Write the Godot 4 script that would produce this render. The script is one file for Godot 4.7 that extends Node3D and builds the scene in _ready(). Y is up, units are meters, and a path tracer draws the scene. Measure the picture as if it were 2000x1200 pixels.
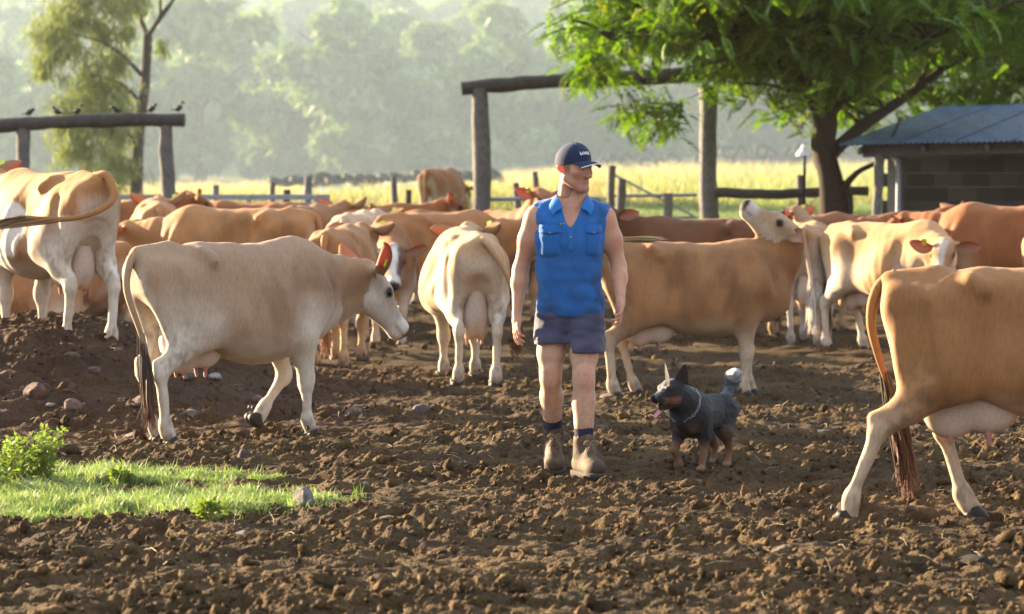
extends Node3D
# A dairy yard early in the morning: a farmer and his cattle dog walk through a herd of Jersey cows. Metres, y up, the camera at the origin looking along -z.

var used := {}
var M := {}
var noise_a := FastNoiseLite.new()
var noise_b := FastNoiseLite.new()
var noise_c := FastNoiseLite.new()
var noise_clod := FastNoiseLite.new()
var noise_clod2 := FastNoiseLite.new()

func _ready() -> void:
	setup_view()
	setup_noise()
	setup_materials()
	build_ground()
	build_hills()
	build_woods()
	build_gates_and_fences()
	build_shed()
	build_shade_tree()
	build_gum_tree()
	build_silage()
	build_cows()
	build_person()
	build_dog()
	build_stones()
	build_grass()
	build_small_things()

func setup_view() -> void:
	var cam := Camera3D.new()
	cam.name = "camera"
	cam.position = Vector3(0, 1.62, 0)
	cam.rotation_degrees = Vector3(-2.34, 0, 0)
	var lens := CameraAttributesPhysical.new()
	lens.frustum_focal_length = 120.0
	lens.frustum_near = 0.1
	lens.frustum_far = 2500.0
	lens.frustum_focus_distance = 17.2
	lens.exposure_aperture = 4.2
	cam.attributes = lens
	cam.far = 2500.0
	add_child(cam)
	cam.current = true
	var e := Environment.new()
	e.background_mode = Environment.BG_SKY
	var sky := Sky.new()
	var sm := ProceduralSkyMaterial.new()
	sm.sky_top_color = Color(0.72, 0.78, 0.87)
	sm.sky_horizon_color = Color(0.9, 0.91, 0.9)
	sm.sky_curve = 0.13
	sm.ground_bottom_color = Color(0.25, 0.2, 0.14)
	sm.ground_horizon_color = Color(0.6, 0.58, 0.5)
	sm.sky_energy_multiplier = 1.0
	sky.sky_material = sm
	e.sky = sky
	e.background_energy_multiplier = 0.27
	e.tonemap_mode = Environment.TONE_MAPPER_LINEAR
	e.tonemap_exposure = 8.8
	e.sdfgi_enabled = true
	e.ssao_enabled = true
	e.ssil_enabled = true
	e.fog_enabled = true
	e.fog_density = 0.00012
	e.fog_light_color = Color(1.0, 0.98, 0.93)
	e.volumetric_fog_enabled = true
	e.volumetric_fog_density = 0.0
	var we := WorldEnvironment.new()
	we.name = "world_environment"
	we.environment = e
	add_child(we)
	var sun := DirectionalLight3D.new()
	sun.name = "sun"
	sun.light_energy = 1.6
	sun.light_color = Color(1.0, 0.895, 0.73)
	sun.light_angular_distance = 0.5
	sun.shadow_enabled = true
	sun.look_at_from_position(Vector3(-0.78, 0.222, -0.6) * 100.0, Vector3.ZERO)
	add_child(sun)

func setup_noise() -> void:
	for a in [[noise_a, 11, 0.35, 4], [noise_b, 23, 2.2, 3], [noise_c, 5, 9.0, 3]]:
		a[0].seed = a[1]
		a[0].noise_type = FastNoiseLite.TYPE_SIMPLEX_SMOOTH
		a[0].frequency = a[2]
		a[0].fractal_type = FastNoiseLite.FRACTAL_FBM
		a[0].fractal_octaves = a[3]
	for a in [[noise_clod, 31, 9.0], [noise_clod2, 47, 22.0]]:
		a[0].seed = a[1]
		a[0].noise_type = FastNoiseLite.TYPE_CELLULAR
		a[0].frequency = a[2]
		a[0].cellular_return_type = FastNoiseLite.RETURN_DISTANCE
		a[0].cellular_jitter = 1.0
		a[0].fractal_type = FastNoiseLite.FRACTAL_NONE
		a[0].domain_warp_enabled = true
		a[0].domain_warp_amplitude = 0.05
		a[0].domain_warp_frequency = 4.0

# ---------------------------------------------------------------- naming
func numbered(called: String, parent: Node) -> String:
	var key := str(parent.get_instance_id()) + called
	if not used.has(key):
		used[key] = 0
		return called
	used[key] += 1
	return "%s_%03d" % [called, used[key]]

func put(o: Node, called: String, parent: Node = self) -> Node:
	o.name = numbered(called, parent)
	parent.add_child(o, true)
	return o

func tag(o: Node, label: String, category := "", group := "", kind := "") -> Node:
	if label != "":
		o.set_meta("label", label)
	if category != "":
		o.set_meta("category", category)
	if group != "":
		o.set_meta("group", group)
	if kind != "":
		o.set_meta("kind", kind)
	return o

func thing(called: String, label: String, category: String, at := Vector3.ZERO, turn := 0.0, group := "") -> Node3D:
	var o := Node3D.new()
	put(o, called)
	o.position = at
	o.rotation_degrees.y = turn
	tag(o, label, category, group)
	return o

func part(called: String, mesh: Mesh, m: Material, parent: Node = self, at := Transform3D.IDENTITY) -> MeshInstance3D:
	var o := MeshInstance3D.new()
	o.mesh = mesh
	o.material_override = m
	o.transform = at
	put(o, called, parent)
	return o

func swarm(called: String, mesh: Mesh, m: Material, places: Array, parent: Node = self, tints := []) -> MultiMeshInstance3D:
	var mm := MultiMesh.new()
	mm.transform_format = MultiMesh.TRANSFORM_3D
	mm.use_colors = tints.size() > 0
	mm.mesh = mesh
	mm.instance_count = places.size()
	for i in places.size():
		mm.set_instance_transform(i, places[i])
		if tints.size() > 0:
			mm.set_instance_color(i, tints[i])
	var o := MultiMeshInstance3D.new()
	o.multimesh = mm
	o.material_override = m
	put(o, called, parent)
	o.set_meta("kind", "stuff")
	return o

# ---------------------------------------------------------------- materials
func noise_tex(freq: float, octaves: int, dark: Color, light: Color, size := 512, type := FastNoiseLite.TYPE_SIMPLEX_SMOOTH, sd := 1) -> NoiseTexture2D:
	var n := FastNoiseLite.new()
	n.noise_type = type
	n.frequency = freq
	n.fractal_octaves = octaves
	n.seed = sd
	var t := NoiseTexture2D.new()
	t.width = size
	t.height = size
	t.seamless = true
	t.noise = n
	var g := Gradient.new()
	g.set_color(0, dark)
	g.set_color(1, light)
	t.color_ramp = g
	return t

func mat(c: Color, rough := 0.8, vertex := false) -> StandardMaterial3D:
	var m := StandardMaterial3D.new()
	m.albedo_color = c.linear_to_srgb()
	m.roughness = rough
	m.vertex_color_use_as_albedo = vertex
	m.metallic_specular = 0.35
	return m

func grain(m: StandardMaterial3D, t: Texture2D, scale: Vector3, bump: Texture2D = null, height := 0.2, world := false) -> StandardMaterial3D:
	m.albedo_texture = t
	m.uv1_triplanar = true
	m.uv1_world_triplanar = world
	m.uv1_scale = scale
	if bump:
		m.heightmap_enabled = true
		m.heightmap_texture = bump
		m.heightmap_scale = height
	return m

func setup_materials() -> void:
	var soft := noise_tex(0.02, 5, Color(0.84, 0.84, 0.84), Color(1, 1, 1), 512, FastNoiseLite.TYPE_SIMPLEX_SMOOTH, 3)
	var fine := noise_tex(0.09, 3, Color(0, 0, 0), Color(1, 1, 1), 512, FastNoiseLite.TYPE_SIMPLEX_SMOOTH, 4)
	var rough := noise_tex(0.03, 5, Color(0.55, 0.55, 0.55), Color(1, 1, 1), 512, FastNoiseLite.TYPE_SIMPLEX_SMOOTH, 8)
	var coat := mat(Color.WHITE, 0.72, true)
	grain(coat, soft, Vector3(5, 1.6, 5), fine, 0.03)
	coat.rim_enabled = true
	coat.rim = 0.12
	coat.metallic_specular = 0.22
	coat.rim_tint = 0.6
	M.coat = coat
	var ear := mat(Color.WHITE, 0.8, true)
	ear.backlight_enabled = true
	ear.backlight = Color(0.9, 0.4, 0.25)
	M.ear = ear
	M.eye = mat(Color(0.006, 0.005, 0.005), 0.08)
	M.hoof = grain(mat(Color(0.055, 0.045, 0.038), 0.6), rough, Vector3(9, 9, 9), fine, 0.15)
	M.udder = mat(Color.WHITE, 0.6, true)
	grain(M.udder, soft, Vector3(5, 5, 5), fine, 0.1)
	M.hair = mat(Color.WHITE, 0.6, true)
	M.hair.backlight_enabled = true
	M.hair.backlight = Color(0.3, 0.25, 0.2)
	M.ear_tag = mat(Color(0.55, 0.6, 0.08), 0.4)
	var mud := mat(Color.WHITE, 0.95, true)
	grain(mud, noise_tex(0.03, 5, Color(0.5, 0.5, 0.5), Color(1, 1, 1), 1024, FastNoiseLite.TYPE_SIMPLEX_SMOOTH, 21), Vector3(1.3, 1.3, 1.3), noise_tex(0.05, 5, Color(0, 0, 0), Color(1, 1, 1), 1024, FastNoiseLite.TYPE_SIMPLEX_SMOOTH, 22), 1.2, true)
	mud.metallic_specular = 0.25
	M.mud = mud
	M.rough = rough
	M.fine = fine
	M.soft = soft
	more_materials()

# ---------------------------------------------------------------- smooth solids: a distance grid meshed as surface nets
class Field:
	var o := Vector3.ZERO
	var c := 0.02
	var nx := 0
	var ny := 0
	var nz := 0
	var d := PackedFloat32Array()
	var t := PackedByteArray()
	var i0 := 0
	var i1 := 0
	var j0 := 0
	var j1 := 0
	var k0 := 0
	var k1 := 0

	func _init(lo: Vector3, hi: Vector3, cell: float) -> void:
		o = lo
		c = cell
		nx = int(ceil((hi.x - lo.x) / c)) + 2
		ny = int(ceil((hi.y - lo.y) / c)) + 2
		nz = int(ceil((hi.z - lo.z) / c)) + 2
		d.resize(nx * ny * nz)
		d.fill(1.0)
		t.resize(nx * ny * nz)

	func span(lo: Vector3, hi: Vector3) -> void:
		i0 = clampi(int(floor((lo.x - o.x) / c)), 0, nx - 1)
		j0 = clampi(int(floor((lo.y - o.y) / c)), 0, ny - 1)
		k0 = clampi(int(floor((lo.z - o.z) / c)), 0, nz - 1)
		i1 = clampi(int(ceil((hi.x - o.x) / c)), 0, nx - 1)
		j1 = clampi(int(ceil((hi.y - o.y) / c)), 0, ny - 1)
		k1 = clampi(int(ceil((hi.z - o.z) / c)), 0, nz - 1)

	# tapered capsule from a to b; sq squeezes it along an axis (1.5 = thinner); k is the blend width
	func cone(a: Vector3, ra: float, b: Vector3, rb: float, k: float, tg: int, sq := Vector3.ONE) -> void:
		var m := maxf(ra, rb) + k + c * 2.0
		var pad := Vector3(m / sq.x, m / sq.y, m / sq.z)
		span(a.min(b) - pad, a.max(b) + pad)
		var ba := (b - a) * sq
		var inv := 1.0 / maxf(ba.length_squared(), 1e-9)
		var dr := rb - ra
		var kq := 0.25 / k
		for kk in range(k0, k1 + 1):
			for jj in range(j0, j1 + 1):
				var q := Vector3(0.0, (o.y + jj * c - a.y) * sq.y, (o.z + kk * c - a.z) * sq.z)
				var n := (kk * ny + jj) * nx + i0
				for ii in range(i0, i1 + 1):
					q.x = (o.x + ii * c - a.x) * sq.x
					var h := clampf(q.dot(ba) * inv, 0.0, 1.0)
					var e := (q - ba * h).length() - ra - dr * h
					var f := d[n]
					if e < f + k:
						if e < f:
							t[n] = tg
						h = k - absf(e - f)
						d[n] = minf(e, f) - (h * h * kq if h > 0.0 else 0.0)
					n += 1

	# ellipsoid with its own axes (columns of b) and radii r; minus = carve it away
	func ball(p: Vector3, r: Vector3, k: float, tg: int, b := Basis.IDENTITY, minus := false) -> void:
		var m := maxf(r.x, maxf(r.y, r.z))
		var pad := Vector3(absf(b.x.x) * r.x + absf(b.y.x) * r.y + absf(b.z.x) * r.z, absf(b.x.y) * r.x + absf(b.y.y) * r.y + absf(b.z.y) * r.z, absf(b.x.z) * r.x + absf(b.y.z) * r.y + absf(b.z.z) * r.z)
		pad = pad.min(Vector3(m, m, m)) + Vector3.ONE * (k + c * 2.0)
		span(p - pad, p + pad)
		var bi := b.inverse()
		var r1 := Vector3.ONE / r
		var kq := 0.25 / k
		for kk in range(k0, k1 + 1):
			for jj in range(j0, j1 + 1):
				var n := (kk * ny + jj) * nx + i0
				for ii in range(i0, i1 + 1):
					var q := (bi * Vector3(o.x + ii * c - p.x, o.y + jj * c - p.y, o.z + kk * c - p.z)) * r1
					var a := q.length()
					var e := a * (a - 1.0) / maxf((q * r1).length(), 1e-5)
					var f := d[n]
					if minus:
						e = -e
						var h := k - absf(e - f)
						if h > 0.0 or e > f:
							if e > f and tg > 0:
								t[n] = tg
							d[n] = maxf(e, f) + (h * h * kq if h > 0.0 else 0.0)
					elif e < f + k:
						if e < f:
							t[n] = tg
						var h := k - absf(e - f)
						d[n] = minf(e, f) - (h * h * kq if h > 0.0 else 0.0)
					n += 1

	func carve(a: Vector3, ra: float, b: Vector3, rb: float, k: float, tg: int, sq := Vector3.ONE) -> void:
		var m := maxf(ra, rb) + k + c * 2.0
		var pad := Vector3(m / sq.x, m / sq.y, m / sq.z)
		span(a.min(b) - pad, a.max(b) + pad)
		var ba := (b - a) * sq
		var inv := 1.0 / maxf(ba.length_squared(), 1e-9)
		for kk in range(k0, k1 + 1):
			for jj in range(j0, j1 + 1):
				for ii in range(i0, i1 + 1):
					var n := (kk * ny + jj) * nx + ii
					var q := Vector3(o.x + ii * c - a.x, o.y + jj * c - a.y, o.z + kk * c - a.z) * sq
					var h := clampf(q.dot(ba) * inv, 0.0, 1.0)
					var e := -((q - ba * h).length() - ra - (rb - ra) * h)
					var f := d[n]
					h = k - absf(e - f)
					if e > f and tg > 0:
						t[n] = tg
					if h > 0.0 or e > f:
						d[n] = maxf(e, f) + (h * h * 0.25 / k if h > 0.0 else 0.0)

	# body lofted along x: rows of [x, top, bottom, half width, squareness 0..1, sideways shift, pear]
	func loft(rows: Array, k: float, tg: int, ribs := 0.0, rib_lo := 0.0, rib_hi := 0.0) -> void:
		var kq := 0.25 / k
		var last: int = rows.size() - 1
		for ii in range(nx):
			var x := o.x + ii * c
			if x < rows[0][0] or x > rows[last][0]:
				continue
			var s := 0
			while s < last - 1 and x > rows[s + 1][0]:
				s += 1
			var ra: Array = rows[s]
			var rb: Array = rows[s + 1]
			var rz: Array = rows[maxi(s - 1, 0)]
			var rc: Array = rows[mini(s + 2, last)]
			var u: float = (x - ra[0]) / (rb[0] - ra[0])
			var v := []
			for q in range(1, 7):
				var span1: float = rb[0] - ra[0]
				var m0: float = (rb[q] - rz[q]) / maxf(rb[0] - rz[0], 1e-6) * span1 if s > 0 else rb[q] - ra[q]
				var m1: float = (rc[q] - ra[q]) / maxf(rc[0] - ra[0], 1e-6) * span1 if s + 1 < last else rb[q] - ra[q]
				var u2 := u * u
				var u3 := u2 * u
				v.append((2.0 * u3 - 3.0 * u2 + 1.0) * ra[q] + (u3 - 2.0 * u2 + u) * m0 + (3.0 * u2 - 2.0 * u3) * rb[q] + (u3 - u2) * m1)
			var hy: float = maxf((v[0] - v[1]) * 0.5, 0.004)
			var cy: float = (v[0] + v[1]) * 0.5
			var hw: float = maxf(v[2], 0.004)
			var sqr: float = v[3]
			var cz: float = v[4]
			var pear: float = v[5]
			var size: float = minf(hy, hw)
			var rib: float = ribs * smoothstep(rib_lo, rib_lo + 0.1, x) * (1.0 - smoothstep(rib_hi - 0.1, rib_hi, x))
			span(Vector3(0, cy - hy - k - 2.0 * c, cz - hw * 1.3 - k - 2.0 * c), Vector3(0, cy + hy + k + 2.0 * c, cz + hw * 1.3 + k + 2.0 * c))
			for kk in range(k0, k1 + 1):
				var z := (o.z + kk * c - cz) / hw
				for jj in range(j0, j1 + 1):
					var y := (o.y + jj * c - cy) / hy
					var zz := z / (1.0 - pear * clampf(y, -1.2, 1.2))
					var y2 := y * y
					var z2 := zz * zz
					var e := lerpf(sqrt(y2 + z2), sqrt(sqrt(y2 * y2 + z2 * z2)), sqr)
					e = (e - 1.0) * size
					if rib > 0.0 and absf(y) < 0.95:
						e -= rib * (1.0 - y2) * sin((x + 0.22 * (o.y + jj * c)) * 62.0)
					var n := (kk * ny + jj) * nx + ii
					var f := d[n]
					if e < f + k:
						if e < f:
							t[n] = tg
						var h := k - absf(e - f)
						d[n] = minf(e, f) - (h * h * kq if h > 0.0 else 0.0)

	# keep only the side of the plane that n points away from
	func cut(p: Vector3, nrm: Vector3, lo: Vector3, hi: Vector3, tg := 0) -> void:
		span(lo, hi)
		for kk in range(k0, k1 + 1):
			for jj in range(j0, j1 + 1):
				for ii in range(i0, i1 + 1):
					var n := (kk * ny + jj) * nx + ii
					var e := (Vector3(o.x + ii * c, o.y + jj * c, o.z + kk * c) - p).dot(nrm)
					if e > d[n]:
						d[n] = e
						if tg:
							t[n] = tg

	# push the surface in and out by a noise
	func ripple(nz_: FastNoiseLite, amp: float, stretch := Vector3.ONE, only := 0) -> void:
		for kk in range(nz):
			for jj in range(ny):
				var n := (kk * ny + jj) * nx
				for ii in range(nx):
					if absf(d[n]) < c * 3.0 + amp and (only == 0 or t[n] == only):
						d[n] += amp * nz_.get_noise_3d((o.x + ii * c) * stretch.x, (o.y + jj * c) * stretch.y, (o.z + kk * c) * stretch.z)
					n += 1

	func net() -> Dictionary:
		var vert := PackedVector3Array()
		var tags := PackedByteArray()
		var ids := PackedInt32Array()
		var sy := nx
		var sz := nx * ny
		ids.resize(nx * ny * nz)
		ids.fill(-1)
		var off := PackedInt32Array([0, 1, sy, sy + 1, sz, sz + 1, sz + sy, sz + sy + 1])
		var ea := PackedInt32Array([0, 2, 4, 6, 0, 1, 4, 5, 0, 1, 2, 3])
		var eb := PackedInt32Array([1, 3, 5, 7, 2, 3, 6, 7, 4, 5, 6, 7])
		var cor := PackedVector3Array()
		for q in 8:
			cor.append(Vector3(q & 1, (q >> 1) & 1, q >> 2))
		var far := c * 4.5
		var f := PackedFloat32Array()
		f.resize(8)
		for k in range(nz - 1):
			for j in range(ny - 1):
				var n := (k * ny + j) * nx
				for i in range(nx - 1):
					var f0 := d[n]
					if f0 < far and f0 > -far:
						var inside := 0
						for q in 8:
							var g := d[n + off[q]]
							f[q] = g
							if g < 0.0:
								inside += 1
						if inside > 0 and inside < 8:
							var p := Vector3.ZERO
							var m := 0
							for e in 12:
								var a := f[ea[e]]
								var b := f[eb[e]]
								if (a < 0.0) != (b < 0.0):
									p += cor[ea[e]].lerp(cor[eb[e]], a / (a - b))
									m += 1
							ids[n] = vert.size()
							vert.append(o + (Vector3(i, j, k) + p / m) * c)
							tags.append(t[n])
					n += 1
		var idx := PackedInt32Array()
		var nor := PackedVector3Array()
		nor.resize(vert.size())
		var across := PackedInt32Array([1, sy, sz])
		for k in range(1, nz - 1):
			for j in range(1, ny - 1):
				var n := (k * ny + j) * nx
				for i in range(1, nx - 1):
					n += 1
					var f0 := d[n]
					if f0 > far or f0 < -far or ids[n] < 0:
						continue
					for ax in 3:
						var f1 := d[n + across[ax]]
						if (f0 < 0.0) == (f1 < 0.0):
							continue
						var u := across[(ax + 1) % 3]
						var w := across[(ax + 2) % 3]
						var a := ids[n]
						var b := ids[n - u]
						var e := ids[n - u - w]
						var g := ids[n - w]
						if a < 0 or b < 0 or e < 0 or g < 0:
							continue
						var nn := (vert[e] - vert[a]).cross(vert[g] - vert[b])
						if f0 < 0.0:
							nn = -nn
							idx.append_array(PackedInt32Array([a, e, b, a, g, e]))
						else:
							idx.append_array(PackedInt32Array([a, b, e, a, e, g]))
						nor[a] -= nn
						nor[b] -= nn
						nor[e] -= nn
						nor[g] -= nn
		for q in nor.size():
			nor[q] = nor[q].normalized()
		return {"v": vert, "n": nor, "i": idx, "t": tags}

# ---------------------------------------------------------------- mesh builder
class Mb:
	var v := PackedVector3Array()
	var n := PackedVector3Array()
	var c := PackedColorArray()
	var i := PackedInt32Array()

	func tri(a: Vector3, b: Vector3, d: Vector3, col: Color) -> void:
		var m := (d - a).cross(b - a).normalized()
		var s := v.size()
		v.append_array(PackedVector3Array([a, b, d]))
		n.append_array(PackedVector3Array([m, m, m]))
		c.append_array(PackedColorArray([col, col, col]))
		i.append_array(PackedInt32Array([s, s + 1, s + 2]))

	# corners clockwise as seen from outside
	func quad(a: Vector3, b: Vector3, d: Vector3, e: Vector3, col: Color, nor := Vector3.ZERO) -> void:
		var m := nor if nor != Vector3.ZERO else (d - a).cross(b - a).normalized()
		var s := v.size()
		v.append_array(PackedVector3Array([a, b, d, e]))
		n.append_array(PackedVector3Array([m, m, m, m]))
		c.append_array(PackedColorArray([col, col, col, col]))
		i.append_array(PackedInt32Array([s, s + 1, s + 2, s, s + 2, s + 3]))

	# box with chamfered long edges when ch > 0
	func box(p: Vector3, size: Vector3, col: Color, b := Basis.IDENTITY, ch := 0.0) -> void:
		var h := size * 0.5
		if ch <= 0.0:
			for ax in 3:
				for sg in [-1.0, 1.0]:
					var u := Vector3.ZERO
					var w := Vector3.ZERO
					var o := Vector3.ZERO
					o[ax] = h[ax] * sg
					u[(ax + 1) % 3] = h[(ax + 1) % 3]
					w[(ax + 2) % 3] = h[(ax + 2) % 3] * sg
					quad(p + b * (o - u - w), p + b * (o - u + w), p + b * (o + u + w), p + b * (o + u - w), col)
			return
		var pts := []
		var k := ch
		# eight-cornered section in the two short axes, extruded along the longest
		var ax := 0 if size.x >= size.y and size.x >= size.z else (1 if size.y >= size.z else 2)
		var a1 := (ax + 1) % 3
		var a2 := (ax + 2) % 3
		for q in [[-1, -1, 1, 0], [-1, -1, 0, 1], [-1, 1, 0, -1], [-1, 1, 1, 0], [1, 1, -1, 0], [1, 1, 0, -1], [1, -1, 0, 1], [1, -1, -1, 0]]:
			pts.append(Vector2(q[0] * h[a1] + q[2] * k, q[1] * h[a2] + q[3] * k))
		var m := pts.size()
		for q in m:
			var s: Vector2 = pts[q]
			var t: Vector2 = pts[(q + 1) % m]
			var e := []
			for w in [[s, -1.0], [t, -1.0], [t, 1.0], [s, 1.0]]:
				var x := Vector3.ZERO
				x[ax] = h[ax] * w[1]
				x[a1] = w[0].x
				x[a2] = w[0].y
				e.append(p + b * x)
			quad(e[3], e[2], e[1], e[0], col) if ((e[2] - e[0]).cross(e[1] - e[0])).dot(e[0] + e[1] - 2.0 * p) < 0.0 else quad(e[0], e[1], e[2], e[3], col)
		for sg in [-1.0, 1.0]:
			for q in range(1, m - 1):
				var e := []
				for w in [pts[0], pts[q], pts[q + 1]]:
					var x := Vector3.ZERO
					x[ax] = h[ax] * sg
					x[a1] = w.x
					x[a2] = w.y
					e.append(p + b * x)
				var o := Vector3.ZERO
				o[ax] = sg
				if (e[2] - e[0]).cross(e[1] - e[0]).dot(b * o) < 0.0:
					tri(e[0], e[2], e[1], col)
				else:
					tri(e[0], e[1], e[2], col)

	# round sweep through points; radii may be numbers or Vector2 (width, height); wob roughens it
	func tube(p: Array, r: Array, sides: int, cols: Array, wob := 0.0, sd := 0, caps := true, up := Vector3.UP) -> void:
		var m := p.size()
		var first := v.size()
		var side := Vector3.ZERO
		for q in m:
			var dir: Vector3 = (p[mini(q + 1, m - 1)] - p[maxi(q - 1, 0)]).normalized()
			if side == Vector3.ZERO:
				side = dir.cross(up if absf(dir.dot(up)) < 0.95 else Vector3.RIGHT).normalized()
			side = (side - dir * side.dot(dir)).normalized()
			var top := side.cross(dir).normalized()
			var rr: Vector2 = r[q] if r[q] is Vector2 else Vector2(r[q], r[q])
			for s in sides:
				var a := TAU * s / sides
				var o := side * cos(a) * rr.x + top * sin(a) * rr.y
				var w := 1.0
				if wob > 0.0:
					w += wob * (sin(a * 2.0 + sd + q * 0.7) * 0.5 + sin(a * 3.0 - sd * 1.7 + q * 0.45) * 0.35 + sin(a * 5.0 + q * 1.9 + sd) * 0.25)
				v.append(p[q] + o * w)
				n.append((side * cos(a) / maxf(rr.x, 1e-5) + top * sin(a) / maxf(rr.y, 1e-5)).normalized())
				c.append(cols[q] if cols.size() > 1 else cols[0])
		for q in m - 1:
			for s in sides:
				var a := first + q * sides + s
				var b := first + q * sides + (s + 1) % sides
				i.append_array(PackedInt32Array([a, b, b + sides, a, b + sides, a + sides]))
		if caps:
			for e in [0, m - 1]:
				var s0 := v.size()
				var dir: Vector3 = (p[0] - p[1]).normalized() if e == 0 else (p[m - 1] - p[m - 2]).normalized()
				for s in sides:
					v.append(v[first + e * sides + s])
					n.append(dir)
					c.append(cols[e] if cols.size() > 1 else cols[0])
				for s in range(1, sides - 1):
					if e == 0:
						i.append_array(PackedInt32Array([s0, s0 + s + 1, s0 + s]))
					else:
						i.append_array(PackedInt32Array([s0, s0 + s, s0 + s + 1]))

	func sphere(p: Vector3, r: Vector3, col: Color, rings := 8, sides := 12, b := Basis.IDENTITY) -> void:
		var first := v.size()
		for q in rings + 1:
			var th := PI * q / rings
			for s in sides:
				var a := TAU * s / sides
				var u := Vector3(sin(th) * cos(a), cos(th), sin(th) * sin(a))
				v.append(p + b * (u * r))
				n.append((b * (u / r)).normalized())
				c.append(col)
		for q in rings:
			for s in sides:
				var a := first + q * sides + s
				var d := first + q * sides + (s + 1) % sides
				i.append_array(PackedInt32Array([a, d + sides, d, a, a + sides, d + sides]))

	# profile [radius, height] turned round the y axis
	func lathe(prof: Array, sides: int, col: Color, at := Vector3.ZERO) -> void:
		for q in prof.size() - 1:
			var a: Array = prof[q]
			var b: Array = prof[q + 1]
			for s in sides:
				var t0 := TAU * s / sides
				var t1 := TAU * (s + 1) / sides
				var p0 := at + Vector3(cos(t0) * a[0], a[1], sin(t0) * a[0])
				var p1 := at + Vector3(cos(t1) * a[0], a[1], sin(t1) * a[0])
				var p2 := at + Vector3(cos(t1) * b[0], b[1], sin(t1) * b[0])
				var p3 := at + Vector3(cos(t0) * b[0], b[1], sin(t0) * b[0])
				quad(p0, p1, p2, p3, col)

	# rows of points as a skin; two sided surfaces are given twice by the caller
	func skin(rows: Array, cols: Array, flip := false, loop := false) -> void:
		var m: int = rows[0].size()
		var first := v.size()
		for q in rows.size():
			for s in m:
				var du: Vector3 = rows[mini(q + 1, rows.size() - 1)][s] - rows[maxi(q - 1, 0)][s]
				var s1 := (s + 1) % m if loop else mini(s + 1, m - 1)
				var s0 := (s - 1 + m) % m if loop else maxi(s - 1, 0)
				var dv: Vector3 = rows[q][s1] - rows[q][s0]
				var nn := du.cross(dv).normalized()
				v.append(rows[q][s])
				n.append(-nn if flip else nn)
				c.append(cols[q][s] if cols.size() > 1 else cols[0])
		for q in rows.size() - 1:
			for s in (m if loop else m - 1):
				var a := first + q * m + s
				var b := first + q * m + (s + 1) % m
				if flip:
					i.append_array(PackedInt32Array([a, a + m, b + m, a, b + m, b]))
				else:
					i.append_array(PackedInt32Array([a, b, b + m, a, b + m, a + m]))

	func mesh() -> ArrayMesh:
		var a := []
		a.resize(Mesh.ARRAY_MAX)
		a[Mesh.ARRAY_VERTEX] = v
		a[Mesh.ARRAY_NORMAL] = n
		a[Mesh.ARRAY_COLOR] = c
		a[Mesh.ARRAY_INDEX] = i
		var m := ArrayMesh.new()
		m.add_surface_from_arrays(Mesh.PRIMITIVE_TRIANGLES, a)
		return m

func net_mesh(r: Dictionary, cols: PackedColorArray) -> ArrayMesh:
	var a := []
	a.resize(Mesh.ARRAY_MAX)
	a[Mesh.ARRAY_VERTEX] = r.v
	a[Mesh.ARRAY_NORMAL] = r.n
	a[Mesh.ARRAY_COLOR] = cols
	a[Mesh.ARRAY_INDEX] = r.i
	var m := ArrayMesh.new()
	m.add_surface_from_arrays(Mesh.PRIMITIVE_TRIANGLES, a)
	return m

func curve(p: Array, steps: int) -> Array:
	var out := []
	var m := p.size()
	for q in m - 1:
		for s in steps:
			var t := float(s) / steps
			out.append(p[q].cubic_interpolate(p[q + 1], p[maxi(q - 1, 0)], p[mini(q + 2, m - 1)], t))
	out.append(p[m - 1])
	return out

func lin(p: Array, steps: int) -> Array:
	var out := []
	for q in p.size() - 1:
		for s in steps:
			out.append(lerp(p[q], p[q + 1], float(s) / steps))
	out.append(p[p.size() - 1])
	return out

# ---------------------------------------------------------------- ground
func lump(x: float, z: float) -> float:      # the dirt mound on the left
	var d := -z
	var across := 1.0 - smoothstep(-3.6, -1.3, x + 0.25 * noise_b.get_noise_2d(x, z))
	var along := smoothstep(19.4, 22.4, d) * (1.0 - 0.75 * smoothstep(24.0, 28.5, d))
	return 0.54 * across * along

func land(x: float, z: float) -> float:      # height without clods
	var d := -z
	var h := lump(x, z)
	h += 0.045 * noise_a.get_noise_2d(x * 1.2, z * 1.2)
	var xa := x * 45.0 / maxf(d, 20.0)
	h += lerpf(0.55, 1.0, smoothstep(-5.0, 2.0, xa)) * smoothstep(41.0, 58.0, d)
	h += smoothstep(58.0, 130.0, d) * lerpf(0.3, 1.0, smoothstep(-3.0, 4.0, xa))
	if d > 128.0:
		var r := smoothstep(128.0, 330.0, d)
		var ridge := 15.5 + 4.0 * smoothstep(-10.0, 60.0, x) + 3.0 * noise_a.get_noise_2d(x * 0.05, 3.0) - 4.0 * exp(-pow((x + 38.0) / 12.0, 2.0))
		h += r * ridge * (0.8 + 0.2 * smoothstep(330.0, 700.0, d))
	return h

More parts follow.
